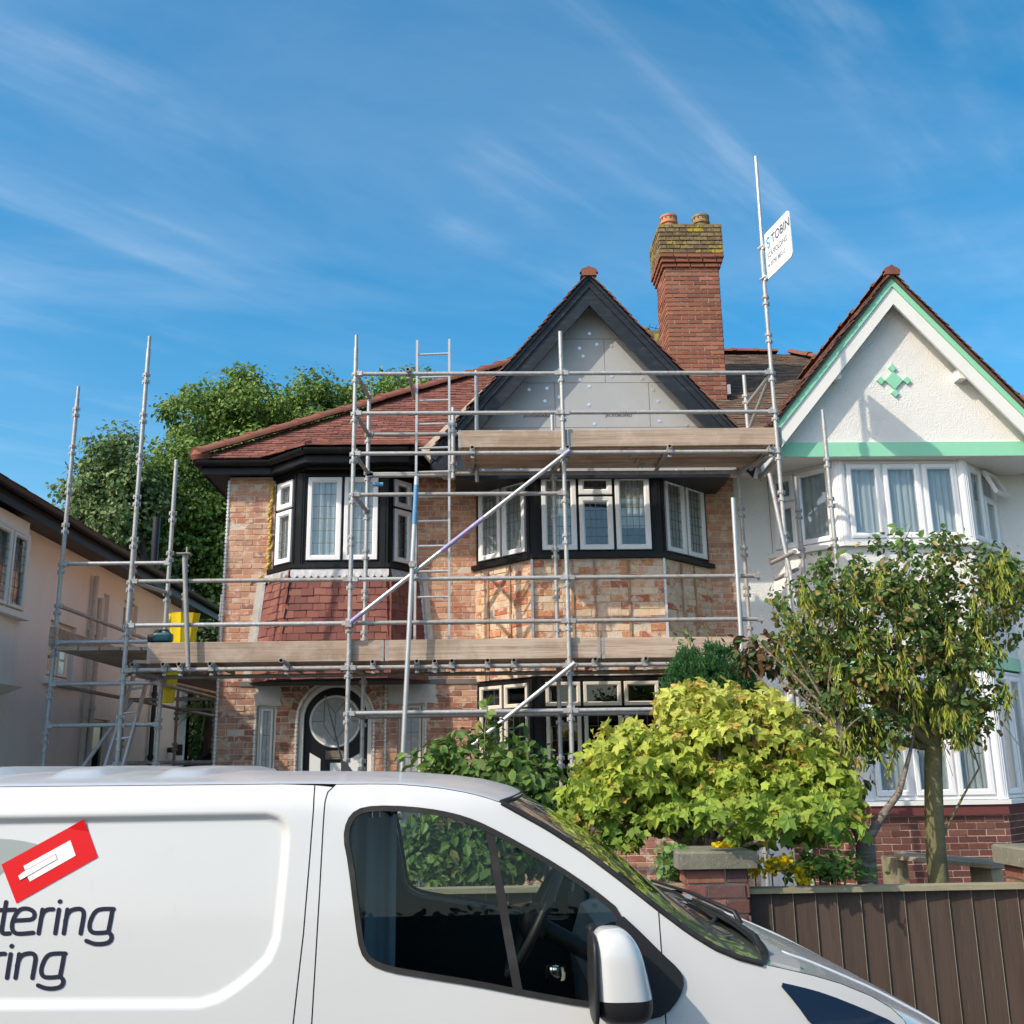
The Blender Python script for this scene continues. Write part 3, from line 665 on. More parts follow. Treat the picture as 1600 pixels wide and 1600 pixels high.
# narrow hall windows
for (a, b, c, d), fm, pm in zip(NW, ('smooth_white','upvc_cream'), ('obscure','obscure')):
    window(bh, (a,FY), (b,FY), c, d, [(0,1,0,1,(2,7,'grid'))], (0,-1), fm, fm, pm, post=.035, sash=.03, setback=.05)
# arched front door
mb = MB(); N = 20
def arc(r): return [(dcx-r, HZ+.1)]+[(dcx-r*math.cos(t), dspring+r*math.sin(t)) for t in np.linspace(0, math.pi, N)]+[(dcx+r, HZ+.1)]
A, B = arc(dhw-.002), arc(dhw-.05)
for i in range(len(A)-1):
    q = [(A[i][0],FY+.03,A[i][1]),(A[i+1][0],FY+.03,A[i+1][1]),(B[i+1][0],FY+.03,B[i+1][1]),(B[i][0],FY+.03,B[i][1])]
    mb.prism(q, (0,.12,0))
df = mb.build('door_frame', 'paint_white', bh)
mb = MB(); mb.prism([(x, FY+.10, z) for x, z in arc(dhw-.045)], (0,.05,0)); door = mb.build('door', 'door_black', bh)
gc = at(524,1127,FY+.1); gr = .325
mb = MB(); P0 = []
for t in np.linspace(0, 2*math.pi, 41):
    c, s_ = math.cos(t), math.sin(t)
    P0.append([(gc[0]+r*c, y, gc[2]+r*s_) for r, y in ((gr-.03,FY+.11),(gr-.03,FY+.085),(gr-.006,FY+.078),(gr,FY+.10))])
mb.grid(P0); mb.build('glass_rim', 'upvc_white', door, 60)
mb = MB(); mb.prism([(gc[0]+(gr-.03)*math.cos(t), FY+.094, gc[2]+(gr-.03)*math.sin(t)) for t in np.linspace(0, 2*math.pi, 40, endpoint=False)], (0,.004,0)); mb.build('pane', 'obscure', door)
mb = MB()
for a, b in (((-.14,.26),(.0,.10)),((.0,.10),(.14,.26)),((-.14,.26),(-.14,-.05)),((.14,.26),(.14,-.05)),((-.14,-.05),(0,-.25)),((.14,-.05),(0,-.25)),((0,.10),(0,-.25)),((-.29,0),(-.14,0)),((.14,0),(.29,0))):
    mb.bar((gc[0]+a[0],FY+.09,gc[2]+a[1]), (gc[0]+b[0],FY+.09,gc[2]+b[1]), .009, .006, up=(0,-1,0))
mb.build('leading', 'lead_came', door)
a = at(509,1173,FY+.1); b = at(540,1186,FY+.1); mb = MB(); mb.box(a[0],b[0],FY+.082,FY+.10,b[2],a[2]); mb.box(a[0]+.02,b[0]-.02,FY+.076,FY+.083,b[2]+.02,a[2]-.02); mb.build('letter_plate', 'bark_cherry', door)
for x0, x1, y0, y1 in ((484,501,1176,1186),(516,533,1192,1192),(545,562,1187,1177)):
    p0 = at(x0,y0,FY+.1); p1 = at(x1,y1,FY+.1); mb = MB(); mb.prism([(p0[0],FY+.09,HZ+.4),(p1[0],FY+.09,HZ+.4),(p1[0],FY+.09,p1[2]),(p0[0],FY+.09,p0[2])], (0,.02,0)); mb.build('door_panel', 'upvc_white', door)
# perforated corner beads
def bead(p, q, w=.035):
    mb = MB(); p = np.array(p, float); q = np.array(q, float); d = (q-p); L = np.linalg.norm(d); d /= L; k = int(L/.05)
    s_ = np.cross(d, [0,1,0]); s_ /= np.linalg.norm(s_)
    mb.bar(p, q, .012, .012, up=(0,-1,0))
    for i in range(k):
        c = p+d*((i+.5)*L/k); 
        mb.bar(c-s_*w*.5-d*.012, c+s_*w*.5+d*.012, .012, .003, up=(0,-1,0)); mb.bar(c-s_*w*.5+d*.012, c+s_*w*.5-d*.012, .012, .003, up=(0,-1,0))
    mb.build('corner_bead', 'bead', bh)
bead((BX0-.004,FY-.016,HZ), (BX0-.004,FY-.016,5.68)); bead((dcx-dhw-.03,FY-.014,HZ), (dcx-dhw-.03,FY-.014,dspring)); bead((dcx+dhw+.03,FY-.014,HZ), (dcx+dhw+.03,FY-.014,dspring))
bead((nl[0]-.02,FY-.014,HZ),(nl[0]-.02,FY-.014,nl[2]),.03); bead((rr_[0]+.02,FY-.014,HZ),(rr_[0]+.02,FY-.014,rl[2]),.03); bead((at(603,1100,FY)[0],FY-.016,HZ),(at(603,1100,FY)[0],FY-.016,3.0),.03)
arcpts = [(dcx-(dhw+.03)*math.cos(t), FY-.014, dspring+(dhw+.03)*math.sin(t)) for t in np.linspace(0, math.pi, 13)]
mb = MB()
for a, b in zip(arcpts[:-1], arcpts[1:]): mb.bar(a, b, .03, .006, up=(0,-1,0))
mb.build('corner_bead', 'bead', bh)
# batten strips and beads on the bay panel
def on_bay(i, s, z, o=.012):
    a, b = np.array(bay[i]), np.array(bay[i+1]); p = a+(b-a)*s+np.array(bn[i])*o; return (p[0], p[1], z)
for i, s, m_ in ((0,.25,'timber'),(0,.63,'timber'),(1,.30,'brick_dark'),(1,.47,'brick_dark'),(1,.73,'brick_dark'),(2,.35,'timber'),(2,.62,'timber')):
    mb = MB(); mb.bar(on_bay(i,s,3.04,.016), on_bay(i,s,4.42,.016), .026, .014, up=(bn[i][0],bn[i][1],0)); o = mb.build('batten', 'timber', bh); o.color = (.42,.25,.16,1)
for k in (1, 2):
    mb = MB(); p = np.array(bay[k])+np.array([-.013 if k == 1 else .013, -.018]); mb.bar((p[0],p[1],3.04),(p[0],p[1],4.44),.03,.02,up=(0,-1,0)); mb.build('corner_bead', 'bead', bh)
# yellow expanding foam beside the oriel, pale render patches left on the wall
mb = MB()
for k in range(46):
    z = 4.38+1.25*k/46; x = -2.735+R.normal(0,.014) if k > 3 else -2.80+.03*k; c = (x, FY-.012, z)
    rr0 = rnd.uniform(.012,.03); mb.lathe(c, [(.001,-rr0*1.3),(rr0*.8,-rr0*.7),(rr0,0),(rr0*.8,rr0*.7),(.001,rr0*1.3)], 7)
for k in range(12):
    c = (-2.78-.016*k, FY-.012, 4.40-.008*k+R.normal(0,.01)); rr0 = rnd.uniform(.012,.026); mb.lathe(c, [(.001,-rr0),(rr0,0),(.001,rr0)], 7)
mb.build('expanding_foam', 'foam_yellow', bh, 60)
for (x0,y0,x1,y1) in ((398,1068,438,1103),(606,1063,683,1098)):
    a = at(x0,y0,FY-.02); b = at(x1,y1,FY-.02); mb = MB(); rr1 = random.Random(x0); poly = []
    for s in range(24):
        t = s/24*4; e = int(t); f_ = t-e; q = [(a[0]+(b[0]-a[0])*f_,a[2]),(b[0],a[2]+(b[2]-a[2])*f_),(b[0]+(a[0]-b[0])*f_,b[2]),(a[0],b[2]+(a[2]-b[2])*f_)][e]
        poly.append((q[0]+rr1.uniform(-.025,.025), FY-.014, q[1]+rr1.uniform(-.02,.02)))
    mb.prism(poly[::-1], (0,.02,0)); mb.build('render_patch', 'render_patch', bh)
# ---- oriel skirt: lead apron with scalloped edge and hung tiles
sk_top = [(-2.76,FY),(-2.37,12.63),(-1.15,12.63),(-.80,FY)]; sk_bot = [(-2.90,FY),(-2.45,12.50),(-1.13,12.50),(-.66,FY)]
mb = MB(); sk = [MB(), None]
for i in range(3):
    mb.add([xy3(sk_bot[i],3.05),xy3(sk_bot[i+1],3.05),xy3(sk_top[i+1],4.42),xy3(sk_top[i],4.42)], [(0,1,2,3)])
mb.add([xy3(p,3.05) for p in sk_bot], [(3,2,1,0)]); skirt = mb.build('oriel_skirt', 'room_dark', bh)
P = Pieces(); ht = pal_from([(.225,.085,.070),(.20,.075,.062),(.25,.10,.08),(.19,.078,.068),(.27,.115,.09)], .08)
for i in range(3):
    a0, a1, b0, b1 = map(np.array, (xy3(sk_bot[i],3.05), xy3(sk_bot[i+1],3.05), xy3(sk_top[i],4.42), xy3(sk_top[i+1],4.42)))
    u = (a1-a0)/np.linalg.norm(a1-a0); mid = (b0+b1)/2-(a0+a1)/2; mid -= u*(mid@u); Ls = np.linalg.norm(mid); v = mid/Ls; n = np.cross(u, v); W = np.linalg.norm(a1-a0)
    off0, off1 = (b0-a0)@u, W+(b1-a1)@u-0
    def mk(s, t, off0=off0, W=W, e1=(b1-a1)@u, Ls=Ls): return off0*t/Ls-.02 <= s <= W+e1*t/Ls+.02
    tile_field(P, a0, u, v, n, W, Ls, .094, .152, ht, mk, lift=.10, th=.012)
P.emit('hung_tile', 'hung_tiles', 'hang_tile', skirt, 150)
for k in (1, 2):
    p, q = xy3(sk_bot[k],3.05), xy3(sk_top[k],4.42)
    mb = MB(); d_ = np.array([-.018 if k == 1 else .018, -.016, 0]); mb.bar(p+d_, p+(q-p)*.9+d_, .03, .012, up=(0,-1,0)); o = mb.build('hung_tile', 'hang_tile', skirt); o.color = (.30,.09,.06,1)
for (p, q) in ((xy3(sk_bot[0],3.05),xy3(sk_top[0],4.42)), (xy3(sk_bot[3],3.05),xy3(sk_top[3],4.42))):
    mb = MB(); mb.bar(p+np.array([0,-.03,0]), q+np.array([0,-.03,0]), .035, .02, up=(0,-1,0)); mb.build('lead_flashing', 'lead', bh)
for (p, q), sgn in (((xy3(sk_bot[0],3.05),xy3(sk_top[0],4.42)), -1), ((xy3(sk_bot[3],3.05),xy3(sk_top[3],4.42)), 1)):
    mb = MB(); mb.prism([p+np.array([0,-.012,0]), q+np.array([0,-.012,0]), q+np.array([sgn*.10,-.012,0]), p+np.array([sgn*.10,-.012,0])], (0,.01,0)); mb.build('mortar_fillet', 'render_patch', bh)
mb = MB()
for i in range(3):
    a = np.array(sk_top[i]); b = np.array(sk_top[i+1]); d = b-a; L = np.linalg.norm(d); d = d/L; n = np.array([d[1],-d[0]]); k = max(int(L/.085), 3)
    ob = np.array(oriel[i]); oe = np.array(oriel[i+1])
    top = [(ob+(oe-ob)*t) for t in np.linspace(0,1,k*6+1)]; P0 = []
    for j in range(k*6+1):
        s = j/(k*6)*L; sc = abs(math.sin(math.pi*s/(L/k))); q = a+d*s+n*.036
        P0.append([xy3(top[j]+n*.02, 4.425), xy3(q, 4.385), xy3(q+n*.012, 4.315-.035*sc)])
    mb.grid(P0, flip=False)
mb.build('lead_apron', 'lead', bh, 50)
# ---- eaves, fascia, gutter
ev = [(-3.60,12.84),(-2.72,12.84),(-2.19,12.32),(-.90,12.32),(-.36,12.84)]
mb = MB(); Z0, Z1 = 5.725, 5.87
sof = [xy3(p, Z0+.01) for p in ev]+[xy3((-.40,FY),Z0+.01), xy3((BX0,FY),Z0+.01), xy3((BX0,21.3),Z0+.01), xy3((-3.60,21.3),Z0+.01)]
mb.add(sof, [tuple(range(len(sof)))]); mb.build('soffit', 'barge_dark', bh)
path = [(-3.60,21.3)]+ev
mb = MB()
for a, b in zip(path[:-1], path[1:]): mb.prism([xy3(a,Z0-.02),xy3(b,Z0-.02),xy3(b,Z1),xy3(a,Z1)], (0.012,.02,0))
for a, b in zip(ev[1:-1], ev[2:]): 
    a2, b2 = np.array(a)+np.array([0,.18]), np.array(b)+np.array([0,.18]); mb.prism([xy3(a2,Z0-.06),xy3(b2,Z0-.06),xy3(b2,Z0+.05),xy3(a2,Z0+.05)], (0.012,.02,0))
mb.build('fascia', 'black_trim', bh)
mb = MB(); gp = []
for k, p in enumerate(path): gp.append(np.array(p)+np.array([-.055 if k < 2 else 0, -.055]))
for a, b in zip(gp[:-1], gp[1:]):
    d = b-a; d = d/np.linalg.norm(d); n = np.array([d[1],-d[0]]); P0 = []
    for c in (a-d*.01, b+d*.01):
        P0.append([xy3(c+n*.055*math.cos(t), Z1-.005+.07*math.sin(t)) for t in np.linspace(math.pi, 2*math.pi, 9)])
    mb.grid(P0)
    for r in np.arange(.5, np.linalg.norm(b-a), .9):
        c = a+d*r; mb.grid([[xy3(c+d*o+n*.061*math.cos(t), Z1-.005+.077*math.sin(t)) for t in np.linspace(math.pi, 2*math.pi, 9)] for o in (-.02,.02)])
mb.build('gutter', 'black_trim', bh, 60)
mb = MB(); mb.add([xy3(p, 5.715) for p in [(-2.72,12.85),(-2.19,12.34),(-.90,12.34),(-.36,12.85),(-.36,FY),(-2.74,FY)]], [(0,1,2,3,4,5)]); 
for i in range(3): a, b = oriel[i], oriel[i+1]; mb.prism([xy3(a,5.63),xy3(b,5.63),xy3(b,5.73),xy3(a,5.73)], (0,.03,0))
mb.build('oriel_head', 'black_trim', bh)
# ---- main roof: hipped at the left, ridge parallel with the street
EZ, EY, EX, SL = 5.90, 12.80, -3.66, .715
RY = 17.6; RZ = EZ+(RY-EY)*SL; cs = 1/math.hypot(1, SL); sn = SL*cs
HXR = EX+(RY-EY)
mb = MB(); XR = 3.38
mb.add([(EX,EY,EZ),(XR,EY,EZ),(XR,RY,RZ),(HXR,RY,RZ),(EX,2*RY-EY,EZ),(XR,2*RY-EY,EZ)], [(0,1,2,3),(4,0,3),(4,3,2,5)])
roof = mb.build('roof', 'roof_tile_dark', bh)
rt = pal_from([(.215,.082,.060),(.235,.092,.068),(.18,.072,.057),(.26,.112,.082),(.155,.066,.054)], .12)
rd = pal_from([(.115,.085,.065),(.16,.11,.08),(.11,.085,.065),(.18,.13,.09),(.15,.085,.065)], .12)
GX, GZ, GS = 1.40, 8.10, 1.18                              # cross gable: ridge x, tile apex height, slope
def rt_mix(s, t): return rt(s, t)
P = Pieces(); Lr = (RY-EY)/cs
def mask_main(s, t):
    x = EX+s; y = EY+t*cs; z = EZ+t*sn
    if s < t*cs-.06: return False                          # hip
    if abs(x-GX) < (GZ-z)/GS-.05: return False             # under the gable roof
    if x > 3.4: return False
    return not (CX0 < x < CX1 and CY0-.02 < y < CY1)
tile_field(P, (EX,EY,EZ), (1,0,0), (0,cs,sn), (0,-sn,cs), 8.0, Lr, .10, .168, lambda s, t: (rt if EX+s < 1.6 else rd)(s, t), mask_main, lift=.12)
tile_field(P, (EX,EY+4.2,EZ), (0,-1,0), (cs,0,sn), (-sn,0,cs), 4.2, 4.8, .10, .168, rt, lambda s, t: (4.2-s) > t*cs-.06, lift=.12)
# tiled kick over the oriel eave
tz = .62
tzz = EZ+tz*sn+.012
kf = [((-2.17,12.26,EZ),(-.86,12.26,EZ),(-.58,EY+tz*cs,tzz),(-2.45,EY+tz*cs,tzz))]
mb = MB(); mb.add(kf[0], [(0,1,2,3)]); mb.add([(-2.86,EY,EZ+.004),(-2.17,12.26,EZ),(-2.45,EY+tz*cs,tzz)], [(0,1,2)]); mb.add([(-.86,12.26,EZ),(-.24,EY,EZ+.004),(-.58,EY+tz*cs,tzz)], [(0,1,2)]); mb.build('oriel_roof', 'roof_tile_dark', bh)
for tri in ((kf[0]), ((-2.86,EY,EZ+.004),(-2.17,12.26,EZ),(-2.45,EY+tz*cs,tzz)), ((-.86,12.26,EZ),(-.24,EY,EZ+.004),(-.58,EY+tz*cs,tzz))):
    q = [np.array(p) for p in tri]; u = q[1]-q[0]; W = np.linalg.norm(u); u /= W; v = q[-1]-q[0]; v -= u*(v@u); Ls = np.linalg.norm(v); v /= Ls; n = np.cross(u, v)
    def mk(s, t, q=q, u=u, v=v, W=W, Ls=Ls):
        e0 = (q[-1]-q[0])@u; e1 = (q[2]-q[1])@u if len(q) == 4 else (q[2]-q[1])@u; f_ = t/Ls
        return e0*f_-.05 <= s <= W+e1*f_+.05
    tile_field(P, q[0], u, v, n, W, Ls, .095, .168, rt, mk, lift=.10)
P.emit('roof_tile', 'roof_tiles', 'roof_tile', roof, 220)
ridge_caps(roof, (EX-.02,EY-.02,EZ+.06), (HXR,RY,RZ+.05), .12)
ridge_caps(roof, (HXR,RY,RZ+.05), (3.4,RY,RZ+.05), .12)
mb = MB(); mb.lathe((EX+.03,EY+.03,EZ-.02), [(.001,-.02),(.10,.0),(.13,.06),(.10,.13),(.001,.16)], 10); mb.build('hip_end_mortar', 'ridge_clay', bh, 40)
# ---- front gable
GB = 11.95; GW = 12.25
def rake(dz): return lambda x: GZ-dz-abs(x-GX)*GS
mb = MB(); zb = 5.50
hwb = (GZ-.05-zb)/GS
mb.prism([(GX-hwb+.3,GW,zb),(GX+hwb-.3,GW,zb),(GX+hwb-.02,GW,zb+.34),(GX,GW,GZ-.06),(GX-hwb+.02,GW,zb+.34)], (0,.2,0)); gw = mb.build('gable_wall', 'mortar_pale', bh)
mb = MB()                                                  # slopes of the gable roof
yb = EY+(GZ-EZ)/SL+.1
for sg in (-1, 1):
    xe = GX+sg*(GZ-5.75)/GS
    mb.add([(GX,GB-.02,GZ-.03),(GX,yb,GZ-.03),(xe,yb,5.72),(xe,GB-.02,5.72),(GX,GB-.02,GZ-.09),(GX,yb,GZ-.09),(xe-sg*.05,yb,5.72),(xe-sg*.05,GB-.02,5.72)], [(0,1,2,3),(4,5,6,7),(0,3,7,4),(2,3,7,6)])
mb.build('gable_roof', 'barge_dark', bh)
P = Pieces(); gs_ = 1/math.hypot(1, GS); gv = GS*gs_; Lg = (GZ-5.72)/gv; e0 = (GZ-5.75)/GS
vt = pal_from([(.17,.075,.06),(.20,.085,.065),(.15,.068,.055),(.23,.12,.09)], .15)
for sg in (-1, 1):
    u = (0,-1,0) if sg < 0 else (0,1,0); p0 = (GX+sg*e0, yb if sg < 0 else GB-.05, 5.73)
    wd_ = yb-GB+.05
    def mk(s, t, sg=sg, wd_=wd_):
        y = (yb-s) if sg < 0 else GB-.05+s; z = 5.73+t*gv; return y < EY+max(z-EZ, 0)/SL+.35 and y < 14.6
    tile_field(P, p0, u, (-sg*gs_,0,gv), (sg*gv,0,gs_), wd_, Lg, .10, .168, vt, mk, lift=.14, jit=.006)
P.emit('roof_tile', 'roof_tiles', 'roof_tile', bh.children[-1], 50)
ridge_caps(bh.children[-1], (GX,GB-.05,GZ), (GX,yb,GZ), .085)
mb = MB(); mb.prism([(GX-.10,GB-.06,GZ-.06),(GX+.10,GB-.06,GZ-.06),(GX+.085,GB-.06,GZ+.01),(GX,GB-.06,GZ+.075),(GX-.085,GB-.06,GZ+.01)], (0,.06,0)); mb.build('ridge_end_tile', 'ridge_clay', bh)
for sg in (-1, 1):
    def q(x_, d): return (GX+sg*x_, 0, GZ-d-x_*GS)
    xb = (GZ-.12-5.60)/GS
    for d0, d1, y0, y1, nm in ((.08,.195,GB,GB+.03,'verge_board'), (.19,.44,GB+.02,GB+.055,'bargeboard')):
        mb = MB(); xa = xb-(d0*.1); poly = [(GX,GZ-d0),(GX+sg*xa,GZ-d0-xa*GS),(GX+sg*(xa-.06),GZ-d1-(xa-.06)*GS),(GX,GZ-d1)]
        mb.prism([(x,y0,z) for x, z in poly][::sg], (0,y1-y0,0)); mb.build(nm, 'barge_dark', bh)
    mb = MB(); poly = [(GX,GZ-.10),(GX+sg*xb,GZ-.10-xb*GS),(GX+sg*xb,GZ-.16-xb*GS),(GX,GZ-.16)]
    mb.prism([(x,GB+.03,z) for x, z in poly], (0,GW-GB,0)); mb.build('gable_soffit', 'barge_dark', bh)
# insulation boards on the gable with joints, washers and print
tri_top = GZ-.20; rows = []
def gclip(poly):
    poly = clip_poly(poly, GS, 1, tri_top+GX*GS); return clip_poly(poly, -GS, 1, tri_top-GX*GS)
zz = zb+.01; k = 0; wash = MB()
while zz < tri_top:
    x = GX-2.2+(k % 2)*.55
    while x < GX+2.3:
        poly = gclip([(x+.003,zz+.003),(x+1.197,zz+.003),(x+1.197,zz+.597),(x+.003,zz+.597)])
        if len(poly) > 2:
            mb = MB(); mb.prism([(a,GW-.022,b) for a, b in poly], (0,.03,0)); mb.build('insulation_board', 'board_grey', gw)
            for wx in (.10,.45,.85,1.10):
                for wz in (.08,.36,.52):
                    a, b = x+wx+R.normal(0,.03), zz+wz+R.normal(0,.03)
                    if abs(a-GX)*GS < tri_top-b-.25 and rnd.random() < .62:
                        wash.prism([(a+.022*math.cos(t),GW-.027,b+.022*math.sin(t)) for t in np.linspace(0,2*math.pi,10,endpoint=False)], (0,.006,0))
        x += 1.2
    zz += .60; k += 1
wash.build('fixing_washers', 'washer', gw, kind='stuff')
def text_mesh(name, body, size, origin, u, v, m, parent, shear=0.0, spacing=1.0, depth=.0015, bold=0.0, sx=1.0):
    cu = bpy.data.curves.new(name, 'FONT'); cu.body = body; cu.size = 1.0; cu.shear = shear; cu.space_character = spacing; cu.offset = bold; cu.extrude = .0
    to = bpy.data.objects.new('tmp', cu); COL.objects.link(to); dg = bpy.context.evaluated_depsgraph_get()
    me = bpy.data.meshes.new_from_object(to.evaluated_get(dg)); bpy.data.objects.remove(to); bpy.data.curves.remove(cu)
    u = np.array(u, float); v = np.array(v, float); origin = np.array(origin, float); n = np.cross(u, v)
    co = np.zeros(len(me.vertices)*3); me.vertices.foreach_get('co', co); co = co.reshape(-1,3)
    W = origin+np.outer(co[:,0]*size*sx, u)+np.outer(co[:,1]*size, v)+n*depth; me.vertices.foreach_set('co', W.ravel()); me.materials.clear(); me.materials.append(M[m]); me.update()
    return link(name, me, parent)
for px_, py_ in ((818,652),(946,651)):
    p = at(px_, py_, GW-.024); text_mesh('board_print', 'JACKOBOARD', .052, p, (1,0,0), (0,0,1), 'print_dark', gw, bold=.01)
# soffit under the gable beside the bay head
mb = MB(); mb.box(GX-1.72, GX+1.72, GW-.02, FY, zb-.05, zb); mb.build('bay_soffit', 'barge_dark', bh)
# second chimney beyond the ridge with a pot and aerial
mb = MB(); a = at(1005,516,19.0); mb.box(a[0]-.25,a[0]+.75,19.0,19.7,7.5,a[2]); c2 = mb.build('rear_chimney', 'brick_lichen', bh); c2.color = (.2,.16,.10,1)
mb = MB(); c = at(1004,512,19.3); mb.lathe((c[0],19.3,a[2]-.02), [(.15,0),(.13,.05),(.13,.10),(.155,.11),(.155,.16),(.12,.17),(.10,.02)], 14); mb.build('chimney_pot', 'terracotta', c2, 40)
mb = MB(); mb.tube((c[0]+.3,19.1,a[2]-.3),(c[0]+.3,19.1,a[2]+.12),.012,6); mb.tube((c[0]+.1,19.1,a[2]+.12),(c[0]+.5,19.1,a[2]+.02),.008,5)
for k in range(4): q = .1+.13*k; mb.tube((c[0]+q,18.95,a[2]+.12-.25*(q-.1)),(c[0]+q,19.25,a[2]+.12-.25*(q-.1)),.005,5)
mb.build('aerial', 'steel_dark', c2)
mb = MB(); mb.box(CX1+.004,CX1+.05,CY0-.03,CY1,7.58,7.74); mb.build('lead_flashing', 'lead', chim)
# ------------------------------------------------------------------ white roughcast house with the mint trim
wh = thing('white_house', 'white roughcast house with mint green gable trim and net curtained bay windows', 'house', (6.5, 13.2, HZ))
WX0, WX1 = 3.365, 10.2
wb1 = [(3.80,FY),(4.50,12.30),(6.13,12.30),(6.90,FY)]
wz0, wz1 = 4.62, 5.68
mb = MB(); wall_core(mb, (WX0,FY,HZ), (1,0,0), (0,-1,0), WX1-WX0, 5.75-HZ, .24, [(wb1[0][0]+.02-WX0, wb1[3][0]-.02-WX0, .6, 5.70-HZ)])
mb.box(WX1-.24,WX1,FY+.24,21.5,HZ,5.75); mb.box(WX0,WX1,21.3,21.5,HZ,5.75)
mb.build('wall', 'roughcast_white', wh)
wn_ = bay_normals(wb1)
mb = MB(); sp = MB()
for i, ((a, b), n) in enumerate(zip(zip(wb1[:-1], wb1[1:]), wn_)):
    L = math.hypot(b[0]-a[0], b[1]-a[1]); u = ((b[0]-a[0])/L, (b[1]-a[1])/L, 0)
    wall_core(mb, (a[0],a[1],3.22), u, (n[0],n[1],0), L, wz0-3.22-.06, .2, [])
mb.build('bay_wall', 'roughcast_white', wh)
mb = MB(); mb.prism([xy3(np.array(p)+np.array([0,-.03]), 3.06) for p in wb1], (0,0,.16)); mb.build('bay_band', 'paint_mint', wh)
cw1 = [[(0,.42,0,.62),(0,.42,.62,1),(.42,1,0,1)], [(0,1/3,0,1),(1/3,2/3,0,1),(2/3,1,0,1)], [(0,.5,0,1),(.5,1,0,.66)]]
net = lambda: [(.01,.99,0,1,'curtain_net',.075)]
dressed(wh, wb1, wz0, wz1, cw1, ('upvc_white','upvc_white','pane'), [net(),net(),net()], sillm='paint_white', corner=.06)
# open top-hung fanlight in the right-hand splay
a, b = np.array(wb1[2]), np.array(wb1[3]); d = (b-a)/np.linalg.norm(b-a); n = wn_[2]; L = np.linalg.norm(b-a)
p0 = a+d*(.06+(L-.08)*.52); w_ = (L-.08)*.44
mb = MB(); ring(mb, (0,0), (1,0,0), (0,-1,0), 0, w_, -.35, 0, .045, .05, .02); mb.prism([(.04,.005,-.31),(w_-.04,.005,-.31),(w_-.04,.005,-.04),(.04,.005,-.04)], (0,.004,0), 1)
o = mb.build('open_fanlight', ['upvc_white','pane'], wh)
ang = math.atan2(d[1], d[0]); Mx = Matrix.Translation((p0[0]+n[0]*.03, p0[1]+n[1]*.03, wz1-.03)) @ Matrix.Rotation(ang, 4, 'Z') @ Matrix.Rotation(rad(-24), 4, 'X')
o.data.transform(Mx)
mb = MB(); mb.box(4.0,9.9,15.4,15.5,.4,5.7); mb.box(WX0+.1,9.9,FY+.1,15.4,3.05,3.12); mb.box(WX0+.02,WX0+.08,FY+.25,15.4,.4,5.7); mb.box(7.6,7.7,FY+.25,15.4,.4,5.7); mb.build('interior', 'room', wh)
# ground-floor bay
cw0 = [[(0,.5,0,1),(.5,1,0,1)], [(0,1/3,0,1),(1/3,2/3,0,1),(2/3,1,0,1)], [(0,.5,0,1),(.5,1,0,1)]]
gz0 = at(1480,1250,12.25)[2]
dressed(wh, wb1, gz0, 3.04, cw0, ('upvc_white','upvc_white','pane'), [net(),net(),net()], sillm='paint_white', corner=.06)
P = Pieces(); rb = pal_from([(.145,.058,.048),(.17,.07,.055),(.13,.054,.046),(.19,.085,.066)], .1); mb = MB()
for (a, b), n in zip(zip(wb1[:-1], wb1[1:]), wn_):
    L = math.hypot(b[0]-a[0], b[1]-a[1]); u = ((b[0]-a[0])/L, (b[1]-a[1])/L, 0)
    wall_core(mb, (a[0],a[1],HZ), u, (n[0],n[1],0), L, gz0-.16-HZ, .2, []); brick_field(P, (a[0],a[1],HZ), u, (n[0],n[1],0), L, gz0-.16-HZ, [], rb)
pl = mb.build('plinth', 'mortar_red', wh); P.emit('brick', 'bricks', 'brick_red', pl, 200, ymax=1600)
mb = MB(); mb.prism([xy3(np.array(p)+np.array([0,-.05]), gz0-.17) for p in wb1], (0,0,.11)); o = mb.build('plinth_sill', 'brick_red', wh); o.color = (.16,.05,.05,1)
# gable
WGX, WGZ, WGS = 5.32, 8.12, 1.20; WB, WW = 11.96, 12.18
zb = 5.86; hb = (WGZ-.1-zb)/WGS
mb = MB(); mb.prism([(WGX-hb,WW,zb),(WGX+hb,WW,zb),(WGX,WW,WGZ-.1)], (0,.2,0)); wg = mb.build('gable_wall', 'roughcast_white', wh)
mb = MB(); mb.box(WGX-hb-.1,WGX+hb+.1,WW-.035,WW+.16,5.685,5.87); mb.build('gable_band', 'paint_mint', wh)
mb = MB(); mb.box(WGX-hb-.1,WGX+hb+.1,WW-.02,FY,5.68,5.72); mb.build('bay_soffit', 'paint_white', wh)
mb = MB(); yb = EY+(WGZ-EZ)/SL+.1
for sg in (-1, 1):
    xe = WGX+sg*(WGZ-5.75)/WGS
    mb.add([(WGX,WB-.02,WGZ-.03),(WGX,yb,WGZ-.03),(xe,yb,5.72),(xe,WB-.02,5.72),(WGX,WB-.02,WGZ-.09),(WGX,yb,WGZ-.09),(xe-sg*.05,yb,5.72),(xe-sg*.05,WB-.02,5.72)], [(0,1,2,3),(4,5,6,7),(0,3,7,4),(2,3,7,6)])
gr_ = mb.build('gable_roof', 'roof_tile_dark', wh)
P = Pieces(); gs_ = 1/math.hypot(1, WGS); gv = WGS*gs_; Lg = (WGZ-5.72)/gv; e0 = (WGZ-5.75)/WGS
vt2 = pal_from([(.15,.075,.058),(.18,.085,.065),(.13,.07,.055),(.20,.10,.08)], .15)
